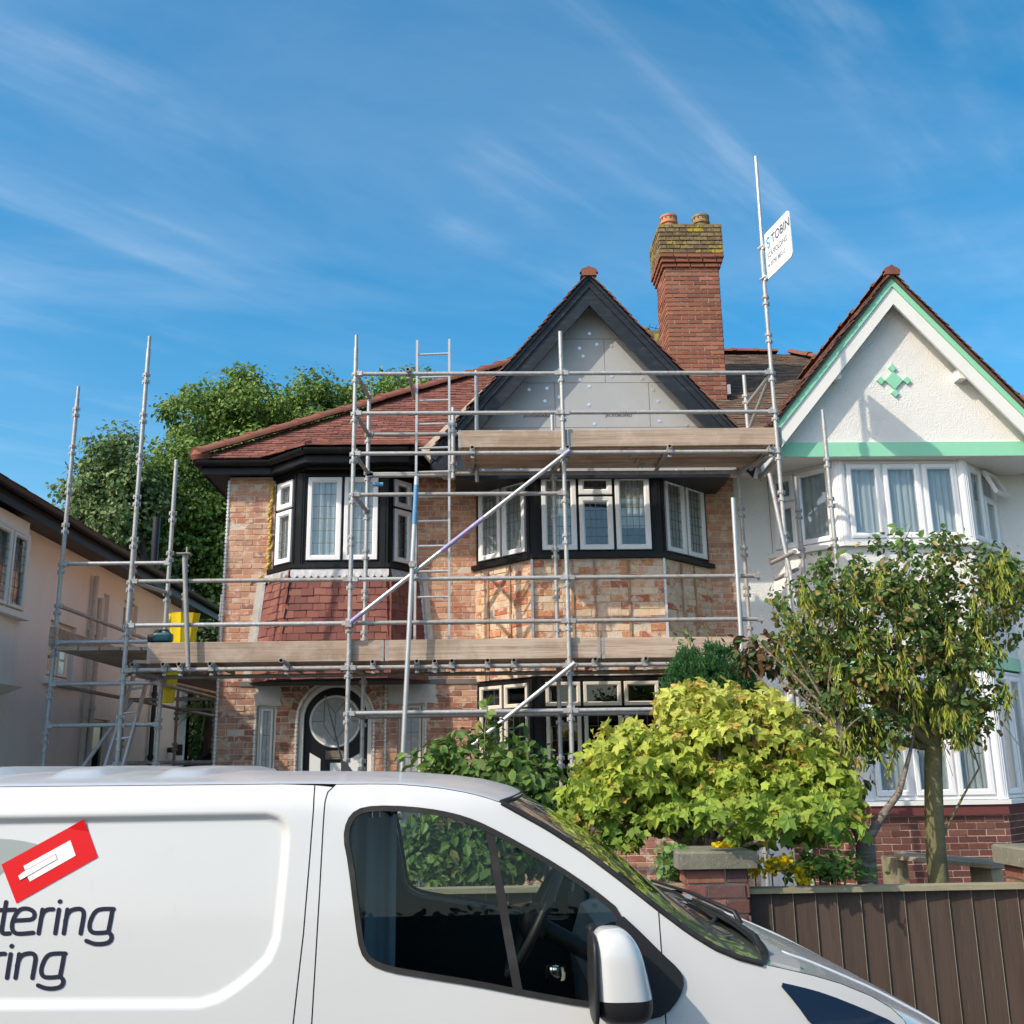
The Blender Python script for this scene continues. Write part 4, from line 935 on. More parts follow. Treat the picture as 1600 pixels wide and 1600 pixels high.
for sg in (-1, 1):
    u = (0,-1,0) if sg < 0 else (0,1,0); wd_ = yb-WB+.05; p0 = (WGX+sg*e0, yb if sg < 0 else WB-.05, 5.73)
    def mk(s, t, sg=sg):
        y = (yb-s) if sg < 0 else WB-.05+s; z = 5.73+t*gv; return y < EY+max(z-EZ, 0)/SL+.35 and y < 14.6
    tile_field(P, p0, u, (-sg*gs_,0,gv), (sg*gv,0,gs_), wd_, Lg, .10, .168, vt2, mk, lift=.14, jit=.006)
P.emit('roof_tile', 'roof_tiles', 'roof_tile', gr_, 50)
ridge_caps(gr_, (WGX,WB-.05,WGZ), (WGX,yb,WGZ), .085)
mb = MB(); mb.prism([(WGX-.10,WB-.06,WGZ-.06),(WGX+.10,WB-.06,WGZ-.06),(WGX+.085,WB-.06,WGZ+.01),(WGX,WB-.06,WGZ+.075),(WGX-.085,WB-.06,WGZ+.01)], (0,.06,0)); mb.build('ridge_end_tile', 'ridge_clay', wh)
for sg in (-1, 1):
    xb = (WGZ-.12-5.70)/WGS
    for d0, d1, y0, y1, nm, m_ in ((.05,.20,WB,WB+.03,'verge_board','paint_mint'), (.195,.44,WB+.02,WB+.055,'bargeboard','paint_white')):
        mb = MB(); poly = [(WGX,WGZ-d0),(WGX+sg*xb,WGZ-d0-xb*WGS),(WGX+sg*(xb-.05),WGZ-d1-(xb-.05)*WGS),(WGX,WGZ-d1)]
        mb.prism([(x,y0,z) for x, z in poly], (0,y1-y0,0)); mb.build(nm, m_, wh)
    mb = MB(); poly = [(WGX,WGZ-.10),(WGX+sg*xb,WGZ-.10-xb*WGS),(WGX+sg*xb,WGZ-.17-xb*WGS),(WGX,WGZ-.17)]
    mb.prism([(x,WB+.03,z) for x, z in poly], (0,WW-WB,0)); mb.build('gable_soffit', 'paint_white', wh)
    for t in (.42, .97):                                   # small bracket ends under the bargeboard
        x = WGX+sg*xb*t; z = WGZ-.44-xb*t*WGS
        mb = MB(); mb.box(x-.05,x+.05,WB+.06,WW,z-.04,z+.10); mb.build('purlin_end', 'paint_white', wh)
c = at(1397,594,WW-.03)                                    # raised diamond ornament
for dx, dz, r in ((0,0,.118),(-.17,.0,.054),(.17,0,.054),(0,.17,.054),(.0,-.17,.054)):
    mb = MB(); mb.prism([(c[0]+dx-r,WW-.03,c[2]+dz),(c[0]+dx,WW-.03,c[2]+dz-r),(c[0]+dx+r,WW-.03,c[2]+dz),(c[0]+dx,WW-.03,c[2]+dz+r)], (0,.035,0)); mb.build('diamond_ornament', 'paint_mint', wg)
# main roof of the white house
mb = MB(); X1 = WX1+.35
mb.add([(3.385,EY,EZ),(X1,EY,EZ),(X1-(RY-EY),RY,RZ),(3.385,RY,RZ),(X1,2*RY-EY,EZ),(3.385,2*RY-EY,EZ)], [(0,1,2,3),(1,4,2),(3,2,4,5)]); wr = mb.build('roof', 'roof_tile_dark', wh)
P = Pieces()
def mk(s, t):
    x = 3.385+s; y = EY+t*cs; z = EZ+t*sn
    if abs(x-WGX) < (WGZ-z)/WGS-.05 or x > X1-t*cs+.05: return False
    if abs(x-GX) < (GZ-z)/GS-.05: return False
    return not (CX0-.03 < x < CX1+.03 and CY0-.02 < y < CY1)
tile_field(P, (3.385,EY,EZ), (1,0,0), (0,cs,sn), (0,-sn,cs), X1-3.385, Lr, .10, .168, rd, mk, lift=.12)
P.emit('roof_tile', 'roof_tiles', 'roof_tile_dark', wr, 200)
ridge_caps(wr, (3.4,RY,RZ+.05), (X1-(RY-EY),RY,RZ+.05), .12)
ridge_caps(wr, (X1,EY,EZ+.06), (X1-(RY-EY),RY,RZ+.05), .12)
mb = MB(); mb.prism([(WGX+hb+.1,12.6,5.70),(X1,12.6,5.70),(X1,12.6,5.84),(WGX+hb+.1,12.6,5.84)], (0,.03,0)); mb.prism([(WGX+hb,12.6,5.70),(X1,12.6,5.70),(X1,FY,5.70),(WGX+hb,FY,5.70)], (0,0,.01)); mb.build('fascia', 'paint_white', wh)

# ------------------------------------------------------------------ cream neighbour on the left: its side wall runs back along the passage
nh = thing('cream_house', 'cream rendered house at the left edge with dark eaves and leaded windows', 'house', (-9.0, 14.0, .1))
NX = -5.95
eA = atX(0,812,NX); eB = atX(340,978,NX)
NY0, NY1 = 8.0, atX(298,1100,NX)[1]
NZ = 4.95
def nwin(x0,y0,x1,y1): a = atX(x0,y0,NX); b = atX(x1,y1,NX); return (a[1], b[1], b[2], a[2])
wins = []
def nb(px0, px1, pyb, pyt):
    m = (px0+px1)/2; wins.append((atX(px0,1050,NX)[1], atX(px1,1050,NX)[1], atX(m,pyb,NX)[2], atX(m,pyt,NX)[2]))
nb(72,114,1062,972); nb(152,162,995,924); nb(185,208,998,938); nb(134,178,1260,1124)
mb = MB()
wall_core(mb, (NX,NY1,.1), (0,-1,0), (1,0,0), NY1-NY0, NZ+.25, .25, [(NY1-b, NY1-a, c-.1, d-.1) for a,b,c,d in wins])
mb.box(-14,NX,NY0-.25,NY0,.1,NZ+.2); mb.box(-14,NX,NY1-.25,NY1,.1,NZ+.2); mb.box(-14.2,-14,NY0,NY1,.1,NZ+.2)
mb.build('wall', 'render_cream', nh)
for a,b,c,d in wins:
    w_ = b-a
    cells = [(0,.5,0,1),(.5,1,0,1)] if w_ > .6 else [(0,1,0,1)]
    window(nh, (NX,a), (NX,b), c, d, cells, (1,0), 'upvc_cream', 'upvc_cream', 'pane_dark', post=.05, sash=.05, setback=.08)
    mb = MB(); mb.box(NX-.02,NX+.07,a-.06,b+.06,c-.09,c-.01); mb.build('window_sill', 'render_cream', nh)
mb = MB(); mb.box(-7.6,-7.5,NY0,NY1,.1,NZ); mb.build('interior', 'room_dark', nh)
# projecting bay window with its sloping shelf
bx = NX+.30; a = atX(-90,900,bx)[1]; b = atX(44,900,bx)[1]; zt = atX(30,826,bx)[2]; zs = atX(20,956,bx)[2]; zl = atX(30,1074,bx)[2]
mb = MB(); mb.box(NX-.02,bx-.05,a,b,zl,zs); mb.prism([(NX,a,zl-.14),(bx+.05,a,zl),(NX,a,zl)], (0,b-a+.05,0)); mb.build('box_bay', 'render_cream', nh); mb = MB(); mb.box(NX,bx-.04,a,b,zt,NZ+.1); mb.build('bay_head', 'render_cream', nh)
window(nh, (bx,a), (bx,b), zs, zt, [(k/4,(k+1)/4,0,1,(3,8,'grid')) for k in range(4)], (1,0), 'upvc_cream', 'upvc_cream', 'pane', post=.05, sash=.05, setback=.02)
mb = MB(); mb.box(NX,bx-.02,b-.05,b+.01,zs,zt); mb.build('bay_cheek', 'upvc_cream', nh); mb = MB(); mb.box(NX,bx+.06,a,b+.06,zs-.06,zs-.01); mb.build('window_sill', 'render_cream', nh)
mb = MB(); curtain(mb, (bx-.12,a), (bx-.12,b), zs, zt, (1,0), .06, .03, 3); mb.build('curtain', 'curtain_white', nh, 180)
# eaves, gutter and roof
mb = MB(); mb.box(NX+.002,NX+.42,NY0-.3,NY1+.3,NZ+.16,NZ+.19); mb.box(NX+.40,NX+.43,NY0-.3,NY1+.3,NZ+.10,NZ+.32); mb.build('eaves_board', 'black_trim', nh)
mb = MB(); P0 = [[(NX+.49+.06*math.cos(t), y, NZ+.30+.07*math.sin(t)) for t in np.linspace(math.pi, 2*math.pi, 9)] for y in (NY0-.3, NY1+.3)]; mb.grid(P0); mb.build('gutter', 'black_trim', nh, 60)
NE = (NX+.46, NZ+.34); ns = .60; ncs = 1/math.hypot(1,ns); nsn = ns*ncs
mb = MB(); mb.add([(NE[0],NY0-.3,NE[1]),(NE[0],NY1+.3,NE[1]),(NE[0]-4,NY1-3.7,NE[1]+4*ns),(NE[0]-4,NY0+3.7,NE[1]+4*ns)], [(0,1,2,3)]); mb.add([(NE[0],NY1+.3,NE[1]),(NE[0]-8,NY1+.3,NE[1]),(NE[0]-4,NY1-3.7,NE[1]+4*ns)], [(0,1,2)])
mb.add([(NE[0],NY0-.3,NE[1]),(NE[0]-4,NY0+3.7,NE[1]+4*ns),(NE[0]-8,NY0-.3,NE[1])], [(0,1,2)]); nr_ = mb.build('roof', 'roof_tile_dark', nh)
P = Pieces(); tile_field(P, (NE[0],NY0-.3,NE[1]), (0,1,0), (-ncs,0,nsn), (nsn,0,ncs), NY1-NY0+.6, 1.6, .10, .168, pal_from([(.17,.06,.05),(.20,.075,.055),(.14,.055,.045)], .12), None, lift=.12)
P.emit('roof_tile', 'roof_tiles', 'roof_tile', nr_, 160)
def pipe_run(px_, y0, y1, m_='pipe_cream'):
    p = atX(px_,1050,NX); mb = MB(); mb.tube((NX+.07,p[1],y0),(NX+.07,p[1],y1),.042,10)
    for z in np.arange(y0+.5, y1, 1.1): mb.tube((NX+.07,p[1],z),(NX+.07,p[1],z+.07),.056,10)
    mb.build('downpipe', m_, nh, 40)
pipe_run(131,.2,4.9); pipe_run(141,.2,4.6); pipe_run(238,.6,4.5,'pipe_black')
mb = MB(); p = atX(160,880,NX-.9); mb.tube((NX-.3,p[1]+1.0,5.2),(NX-.3,p[1]+1.0,6.75),.07,12); mb.build('soil_vent_pipe', 'pipe_black', nh, 40)
mb = MB(); p = atX(262,1172,NX); mb.tube((NX,p[1],p[2]),(NX+.22,p[1],p[2]),.05,10); mb.tube((NX+.22,p[1],p[2]-.10),(NX+.22,p[1],p[2]+.10),.06,10); mb.build('flue', 'pipe_black', nh)
# ------------------------------------------------------------------ scaffolding
YO, YI = 11.10, 11.86; NODE0, NODE = 2.55, .48
LV = lambda k: NODE0+NODE*k                                # rail levels
sc = thing('scaffold', 'galvanised tube scaffold with two plank platforms across the brick house front', 'scaffold', (0.0, 11.4, HZ))
def part(name, mb, m='galv', smooth=40, parent=None): return mb.build(name, m, parent or sc, smooth)
def standard(x, y, z0, z1, rings=True, m='galv', spigot=True, node0=NODE0, name='standard', r=.0245, base=True):
    mb = MB(); mb.tube((x,y,z0),(x,y,z1-(.16 if spigot else 0)),r,12)
    if spigot: mb.tube((x,y,z1-.17),(x,y,z1),r*.78,10)
    if rings:
        k = math.ceil((z0+.1-node0)/NODE); z = node0+k*NODE
        while z < z1-.2:
            for dz in (.0, -.085):                         # pair of v-pressings: short flared cups
                mb.lathe((x,y,z+dz), [(r,-.022),(r+.012,-.016),(r+.014,.012),(r+.008,.016),(r,.012)], 12)
                for t in (0, math.pi/2, math.pi, 3*math.pi/2): mb.box(x+(r+.012)*math.cos(t)-.007, x+(r+.012)*math.cos(t)+.007, y+(r+.012)*math.sin(t)-.007, y+(r+.012)*math.sin(t)+.007, z+dz-.03, z+dz+.014)
            z += NODE
    if base: mb.box(x-.075,x+.075,y-.075,y+.075,z0,z0+.008)
    return part(name, mb, m)
def tube(p, q, m='galv', name='ledger', r=.024, wedges=True, hollow=False):
    mb = MB(); p = np.array(p, float); q = np.array(q, float)
    d = (q-p)/np.linalg.norm(q-p)
    if not hollow: mb.tube(p, q, r, 12)
    else:
        mb.tube(p, q, r, 14, cap=False); mb.tube(p+d*.0, q, r*.80, 14, cap=False)
        t = np.array([0,0,1.0]) if abs(d[2]) < .9 else np.array([1.0,0,0]); a = np.cross(d,t); a /= np.linalg.norm(a); b = np.cross(d,a)
        P0 = [[c+(a*math.cos(w)+b*math.sin(w))*rr for rr in (r, r*.8)] for c in (p,) for w in np.linspace(0,2*math.pi,15)]; mb.grid(P0)
    if wedges:
        for c, s_ in ((p, 1), (q, -1)):
            mb.bar(c-d*s_*.012, c+d*s_*.055, .062, .05)
            mb.bar(c+d*s_*.006+np.array([0,0,-.05]), c+d*s_*.006+np.array([0,0,.055]), .016, .022, up=d)
    return part(name, mb, m)
def coupler(p, axis=(1,0,0), m='galv_worn'):
    mb = MB(); p = np.array(p, float); a = np.array(axis, float); a /= np.linalg.norm(a)
    mb.tube(p-a*.030, p+a*.030, .040, 10); mb.box(p[0]-.03,p[0]+.03,p[1]-.045,p[1]-.02,p[2]-.03,p[2]+.03); mb.tube(p-a*.008+np.array([0,0,-.06]), p-a*.008+np.array([0,0,.045]), .009, 6); mb.box(p[0]-.02,p[0]+.02,p[1]-.02,p[1]+.02,p[2]-.075,p[2]-.055)
    return part('coupler', mb, m)
S1X, S2X, S3X, S4X = -3.81, -1.43, .945, 3.40
standard(S1X, YO, HZ, 6.86); standard(S2X, YO, HZ, 6.87); standard(S3X, YO, HZ, 6.91, spigot=False)
standard(S4X, YO, HZ, 8.0, spigot=False)
mb = MB(); mb.tube((S4X+.01,YO-.0,7.9),(S4X+.02,YO,9.23),.0215,12); part('standard', mb, 'galv_bright')
# inner row
for x, z1, mm in ((-3.64,5.60,'galv'), (S2X+.075,6.46,'galv'), (.88,6.20,'galv'), (3.13,5.42,'galv_worn')): standard(x, YI, HZ, z1, spigot=False, m=mm)
ix = at(745,700,YI)[0]; mb = MB(); mb.tube((ix,YI-.02,5.30),(ix,YI-.02,6.72),.024,12); part('standard', mb)
ix2 = at(708,700,11.5)[0]; standard(ix2, 11.5, 5.25, 6.12, spigot=False, base=False)
# front ledgers and guard rails
for k, segs in ((1,((S1X,S2X),(S2X,S3X),(S3X,S4X))), (2,((S1X,S2X),(S2X,S3X),(S3X,S4X-.3))), (3,((S1X,S2X),(S2X,S3X),(S3X,S4X-.3))), (0,((S2X,S3X),(S3X,S3X+1.6))),
                (5,((S2X,S3X),)), (6,((S2X,S3X),(S3X,S4X))), (7,((S2X,S3X),(S3X,S4X))), (8,((S2X,S3X),(S3X,S4X)))):
    for a, b in segs: tube((a+.025,YO,LV(k)), (b-.025,YO,LV(k)), m=('galv','galv','galv_worn')[rnd.randrange(3)])
# inner ledgers
for z, a, b in ((LV(1)-.01,-3.64,3.13),(LV(0),S2X+.075,3.13),(LV(6)-.02,S2X+.08,3.13),(LV(7),S2X+.08,.0),(LV(5)+.44,S2X+.08,ix2)): tube((a,YI,z),(b,YI,z), m='galv_worn')
# transoms between rows
for x, ks in ((S2X,(5,6,7,8,1,0)),(S3X,(1,6,0)),(S1X,(1,3))):
    for k in ks: tube((x+.01,YO+.02,LV(k)+.0), (x+(.075 if x == S2X else -.06 if x == S3X else .17),YI,LV(k)), name='transom', m='galv_worn')
# putlogs poking out through the lower platform
for px_, py_ in ((206,1042),(254,1041),(279,1040),(328,1035),(439,1031),(582,1031),(651,1034),(679,1033),(706,1032),(762,1030),(803,1025),(930,1022),(1009,1021),(1150,1024)):
    L = .10 if px_ != 439 else .34
    p = at(px_, py_, YO-L); z = LV(1)+.052
    tube((p[0],YO-L,z), (p[0]+rnd.uniform(-.02,.02),12.02,z-.004), name='putlog', m='galv_worn', wedges=False, hollow=True); coupler((p[0],YO,LV(1)+.012))
# lower platform: deck boards, toe boards
def plank(x0, x1, y0, y1, z0, z1, col, dz=0.0, name='plank'):
    mb = MB(); c = .006
    v = []
    for x in (x0, x1):
        for y, z in ((y0+c,z0),(y1-c,z0),(y1,z0+c),(y1,z1-c),(y1-c,z1),(y0+c,z1),(y0,z1-c),(y0,z0+c)): v.append((x, y, z+(dz if x == x1 else 0)))
    f = [(i,(i+1)%8,(i+1)%8+8,i+8) for i in range(8)]+[tuple(range(7,-1,-1)),tuple(range(8,16))]
    mb.add(v, f); o = part(name, mb, 'timber', None); k_ = rnd.uniform(.82, 1.12); o.color = (col[0]*k_, col[1]*k_, col[2]*k_, 1)
    for xe in (x0+.004, x1-.036):                          # galvanised end hoops
        b_ = MB(); b_.box(xe, xe+.032, y0-.0015, y1+.0015, z0+(dz if xe > x0+.1 else 0)-.0015, z1+(dz if xe > x0+.1 else 0)+.0015); part('end_hoop', b_, 'galv_worn', None, o)
    return o
tb = [(.50,.385,.30),(.54,.42,.335),(.46,.35,.275),(.58,.46,.37)]
dk = LV(1)+.082
for j in range(4):
    x = S1X+.2+(j%2)*.9*0-rnd.uniform(0,.15)
    for L in ((2.35,2.42,2.45)): plank(x, x+L-.01, YO+.10+j*.20, YO+.10+j*.20+.19, dk, dk+.038, tb[rnd.randrange(4)]); x += L
x = at(230,1025,YO+.06)[0]
zt0 = dk+.002; 
for L, zz in ((2.55,0),(2.35,.006),(1.95,-.003)): plank(x, x+L-.012, YO+.045, YO+.083, zt0-.01, zt0+.215, tb[rnd.randrange(4)], zz, 'toe_board'); x += L
# upper platform
ux0 = at(716,690,YO+.05)[0]; ux1 = at(1222,690,YO+.05)[0]; uz = LV(6)+.06
for px_, in ((738,),(887,),(1047,),(1206,)):
    p = at(px_, 703, YO-.06); tube((p[0],YO-.06,LV(6)+.05),(p[0],12.0,LV(6)+.046), name='putlog', m='galv_worn', wedges=False, hollow=True); coupler((p[0],YO,LV(6)+.012))
for j in range(4):
    plank(ux0+.02*j, ux0+1.9+.1*j, YO+.09+j*.205, YO+.09+j*.205+.198, uz+.018, uz+.056, tb[rnd.randrange(4)]); plank(ux0+1.91+.1*j, ux1-.01*j, YO+.09+j*.205, YO+.09+j*.205+.198, uz+.018, uz+.056, tb[rnd.randrange(4)])
zt = uz+.02
plank(ux0, ux0+1.25, YO+.04, YO+.078, zt, zt+.205, tb[0], 0, 'toe_board'); plank(ux0+1.262, ux1, YO+.04, YO+.078, zt, zt+.21, tb[1], .012, 'toe_board')
# braces
def brace(a, b, m='galv_bright', y=YO-.075):
    p = at(*a, y); q = at(*b, y); mb = MB(); mb.tube(p, q, .024, 12); L = q-p; return part('brace', mb, m), p, q
_, p, q = brace((548,972),(890,704))
for s0, s1 in ((.0,.05),(.40,.60),(.97,1.0)):
    mb = MB(); mb.tube(p+(q-p)*s0, p+(q-p)*s1, .0252, 12); part('brace_paint', mb, 'purple_paint')
coupler((S3X,YO-.04,LV(6)-.02),(0,1,0)); coupler((S2X,YO-.04,LV(2)-.02),(0,1,0))
p = at(898,1036,YO-.075); q = at(640,1243,YO-.075); mb = MB(); mb.tube(p,q,.024,12); part('brace', mb, 'galv_bright')
# bright loose upright in front of the left bay, with blue painted top
p = at(651,745,YO-.12); q = at(651-23,1210,YO-.12); d = (q-p); q2 = p+d*((HZ-p[2])/d[2]); mb = MB(); mb.tube(p,q2,.026,14); up_ = part('upright', mb, 'galv_bright')
mb = MB(); mb.tube(p+d*.03,p+d*.17,.0268,14); part('upright_paint', mb, 'blue_paint'); coupler(tuple(p+d*.31),(0,1,0))
p = at(1145,778,YO-.06); mb = MB(); q = at(1158,1005,YO-.06); mb.tube(p,q+(q-p)*.25,.024,12); part('upright', mb, 'galv_bright'); coupler((at(1150,898,YO)[0],YO-.03,LV(3)),(0,1,0))
p = at(288,866,YO-.05); q = at(294,1042,YO-.05); mb = MB(); mb.tube(p,q,.026,12); mb.box(p[0]-.075,p[0]+.075,p[1]-.05,p[1]+.05,p[2],p[2]+.01); part('upright', mb, 'galv_worn')
# stub tube with swivel clamp on the top rail
p = at(637,577,YO-.1); tube(p,(p[0]+.02,YI+.1,p[2]+.0), name='transom', wedges=False, hollow=True, m='galv_worn'); coupler((p[0],YO,LV(8)+.01))
mb = MB(); a = at(583,757,YI); mb.tube((a[0],YI,a[2]),(a[0]+.12,YI,a[2]),.0265,12); part('brace_paint', mb, 'blue_paint')
# right-hand end, standing in front of the white house
for (x0,y0,x1,y1,Y,mm,rg) in ((1162,582,1166,672,YI,'galv',True),(1285,640,1304,860,YO+.3,'galv',True),(1243,745,1262,890,YI+.1,'galv_worn',True)):
    a = at(x0,y0,Y); standard(a[0], Y, 2.2 if y1 > 800 else LV(6), a[2], rings=rg, m=mm, spigot=y1 > 850, base=False)
for a, b, Y0, Y1, mm in (((1168,632),(1202,588),YI,YO,'galv'),((1202,740),(1246,950),YO+.05,YO-.1,'galv'),((1205,880),(1242,862),YO+.3,YO-.25,'galv_worn'),((1212,905),(1245,890),YI,YO,'galv_worn')):
    tube(at(*a,Y0), at(*b,Y1), name='brace', m=mm, wedges=False)
tube((S4X,YO+.02,LV(6)),(3.13,YI,LV(6)-.02), name='transom', m='galv_worn'); tube((S4X+.02,YO+.02,LV(6)-.06),(S4X+.02,YI+.1,LV(6)-.06), name='transom', m='galv_worn'); tube((S4X,YO,LV(8)),(at(1163,600,YI)[0],YI,LV(7)), name='transom', m='galv_worn', wedges=False)
# ---- return scaffold in the passage on the left
S0X = -4.88
def z_at(px_, py_, Y): return at(px_, py_, Y)[2]
standard(S0X, YI, .16, 6.54, node0=z_at(100,882,YI))
ry = [14.3, 16.8, 19.2]
for y, zt_ in zip(ry, (5.15, 5.6, 5.2)): standard(S0X, y, .16, zt_, m='galv_worn', node0=4.33)
for y in ry[:2]: standard(-3.62, y, .16, 3.6, m='galv_worn', node0=4.33, spigot=False)
zr = [z_at(105,881,YI), z_at(92,1004,YI), z_at(84,1069,YI), z_at(76,1134,YI)]
for z in zr: tube((S0X+.02,YI,z),(-3.64,YI,z))
for z in (z_at(100,946,YI), zr[2], z_at(88,1012,YI)):
    y0 = YI
    for y in ry: tube((S0X,y0+.02,z),(S0X,y-.02,z), m='galv_worn'); y0 = y
for z in (zr[2]-.02, 2.1):
    for y in ry[:2]: tube((S0X,y,z),(-3.5,y,z), m='galv_worn')
tube((-3.62,YI,zr[2]-.02),(-3.62,ry[1],zr[2]-.02), m='galv_worn'); tube((S1X,YO,LV(1)-.02),(-3.6,YI+2.4,LV(1)-.03), m='galv_worn', name='transom')
for j in range(5):
    mb = MB(); x = S0X+.08+j*.23; z = zr[1]-.10; mb.box(x,x+.22,YI-.1+.02*j,ry[2],z,z+.038); o = part('plank', mb, 'timber', None); o.color = (*tb[j%4],1)
mb = MB(); mb.box(S0X-.02,S0X+.018,YI-.12,ry[1],zr[1]-.05,zr[1]+.17); o = part('toe_board', mb, 'timber', None); o.color = (*tb[2],1)
tube(at(122,1208,YI+.1), at(206,1095,YI+.5), name='brace', wedges=False, m='galv')
# ------------------------------------------------------------------ ladders
def ladder(label, a, b, c, d, n, m='alu', name='ladder'):
    """a,b = tops of the two stiles, c,d = feet"""
    t = thing(name, label, 'ladder', tuple((np.array(c)+np.array(d))/2), 'ladders on the scaffold')
    a, b, c, d = [np.array(q, float) for q in (a,b,c,d)]
    for p, q in ((a,c),(b,d)): mb = MB(); mb.bar(p, q, .026, .06, up=(0,1,0)); mb.build('stile', m, t)
    for k in range(n):
        f_ = (k+.6)/n; mb = MB(); mb.tube(a+(c-a)*f_, b+(d-b)*f_, .014, 8); mb.build('rung', m, t, 60)
Yl = 11.55
a = at(652,533,Yl); b = at(702,531,Yl); zf = dk+.04
ladder('tall upright ladder rising past the eaves beside the dark gable', a, b, (a[0],Yl,zf), (b[0],Yl,zf), 13)
Y_ = YI-.25
a = at(209,1056,Y_+.9); b = at(233,1052,Y_+.9); c = at(152,1240,Y_-.5); d = at(181,1240,Y_-.5)
e = lambda p, q: np.array(p)+(np.array(q)-np.array(p))*((.15-p[2])/(q[2]-p[2]))
ladder('leaning ladder below the left end of the lower platform', a, b, e(a,c), e(b,d), 10)
# ------------------------------------------------------------------ sign board on the tall tube
sg_ = thing('sign_board', 'white scaffolding company sign board clipped to the tallest tube', 'sign', (S4X+.02, YO, 7.8))
Yc_ = YO-.03
A = at(1195,378,Yc_); Bp = at(1195,437,Yc_)
far = atX(1231,318,0); 
# the board swings towards the camera: its outer edge is nearer
Yn = YO-.62
o0 = np.array([S4X+.035,Yc_,Bp[2]]); top0 = A[2]; e1 = at(1231,318,Yn); e2 = at(1231,402,Yn)
wv = np.array([e1[0]-o0[0], e1[1]-o0[1], 0]); W_ = np.linalg.norm(wv); wu = wv/W_; H_ = ((top0-o0[2])+(e1[2]-e2[2]))/2
ncr = np.cross(wu, [0,0,1.0])
rp = []; rc_ = .05
for cx, cz, t0 in ((W_-rc_,rc_,-math.pi/2),(W_-rc_,H_-rc_,0),(rc_*.4,H_-rc_*.4,math.pi/2),(rc_*.4,rc_*.4,math.pi)):
    r0 = rc_ if cx > .3 else rc_*.4
    for t in np.linspace(t0, t0+math.pi/2, 5): rp.append(o0+wu*(cx+r0*math.cos(t))+np.array([0,0,cz+r0*math.sin(t)]))
mb = MB(); mb.prism(rp, -ncr*.012); board = mb.build('board', 'sign_white', sg_)
zz = lambda f: np.array([0,0,H_*f])
def st(body, s, f, size, m, sx=1.0, bold=.0): text_mesh('lettering', body, size, o0+wu*(W_*s)+zz(f), wu, (0,0,1), m, board, sx=sx, bold=bold, depth=.003)
side_ok = ncr @ (CAM-o0)
st('TOBIN', .27, .66, W_*.265, 'sign_grey', .92, .012); st('SCAFFOLDING', .07, .42, W_*.155, 'sign_grey', .78); st('M: 07792 885512', .06, .21, W_*.125, 'sign_grey', .80)
mb = MB()
for k, (cz, r) in enumerate(((.80,.075),(.69,.065))):
    cc = o0+wu*(W_*.145)+zz(cz); P0 = []
    for t in np.linspace(.3+k*math.pi, .3+k*math.pi+4.4, 14): P0.append([cc+(wu*math.cos(t)+np.array([0,0,1])*math.sin(t))*rr*W_+ncr*.003 for rr in (r*.45, r)])
    mb.grid(P0)
mb.build('emblem', 'sign_cyan', board)
for z in (o0[2]+.03, top0-.06): mb = MB(); mb.tube((S4X+.015,YO,z-.03),(S4X+.015,YO,z+.03),.034,10); mb.box(S4X+.01,S4X+.06,YO-.045,YO-.02,z-.02,z+.02); mb.tube((S4X-.06,YO-.02,z-.03),(S4X+.02,YO-.03,z+.02),.012,6); mb.build('clip', 'galv_bright', sg_, 40)
# ------------------------------------------------------------------ things left on the platform
p = at(283,985,YI+.35)
ru = thing('yellow_chute', 'yellow plastic rubbish chute hanging at the left end of the platform', 'chute', (p[0],YI+.35,.16))
def chute_ring(z0, z1, r0, r1, cx): 
    mb = MB(); P0 = []
    for t in np.linspace(0, 2*math.pi, 25):
        k = 1+.10*math.cos(8*t); P0.append([(cx+r*k*math.cos(t), YI+.45+r*k*.8*math.sin(t), z) for r, z in ((r0,z0),(r0*1.04,z0+.05),(r1,z1-.05),(r1*1.05,z1))])
    mb.grid(P0); return mb
ztop = at(275,958,YI+.4)[2]; zb_ = at(283,1008,YI+.4)[2]
chute_ring(zb_-.05, ztop, .12, .165, p[0]).build('hopper', 'plastic_yellow', ru, 50)
z = zb_-.05
for k in range(2): chute_ring(z-.32, z+.04, .065, .09, p[0]-.13).build('chute_section', 'plastic_yellow', ru, 50); z -= .3
c = at(258,1001,YO+.3); tl = thing('power_tool', 'small teal power tool case lying on the planks near the yellow chute', 'tool', (c[0],YO+.3,dk+.04))
def rbox(mb, cx, cy, cz, sx, sy, sz, e=.35, n=12, m=10):
    P0 = []
    f = lambda t, k: math.copysign(abs(t)**k, t)
    for i in range(m+1):
        ph = -math.pi/2+math.pi*i/m; P0.append([(cx+sx*f(math.cos(ph),e)*f(math.cos(t),e), cy+sy*f(math.cos(ph),e)*f(math.sin(t),e), cz+sz*f(math.sin(ph),e)) for t in np.linspace(-math.pi, math.pi, n*2+1)])
    mb.grid(P0, flip=True)
zc = dk+.225+.06
mb = MB(); rbox(mb, c[0]+.02, YO+.16, zc, .10, .07, .05); mb.build('body', 'plastic_teal', tl, 50)
mb = MB(); rbox(mb, c[0]-.09, YO+.16, zc-.01, .05, .05, .045); mb.pipe([(c[0]-.07,YO+.16,zc+.03),(c[0]-.02,YO+.16,zc+.085),(c[0]+.06,YO+.16,zc+.08),(c[0]+.11,YO+.16,zc+.02)], .012); mb.build('handle', 'black_plastic', tl, 50)
mb = MB(); rbox(mb, c[0]+.02, YO+.2, dk+.04+(zc-.05-dk-.04)/2, .13, .09, (zc-.05-dk-.04)/2); mb.build('case', 'plastic_teal', tl, 50)
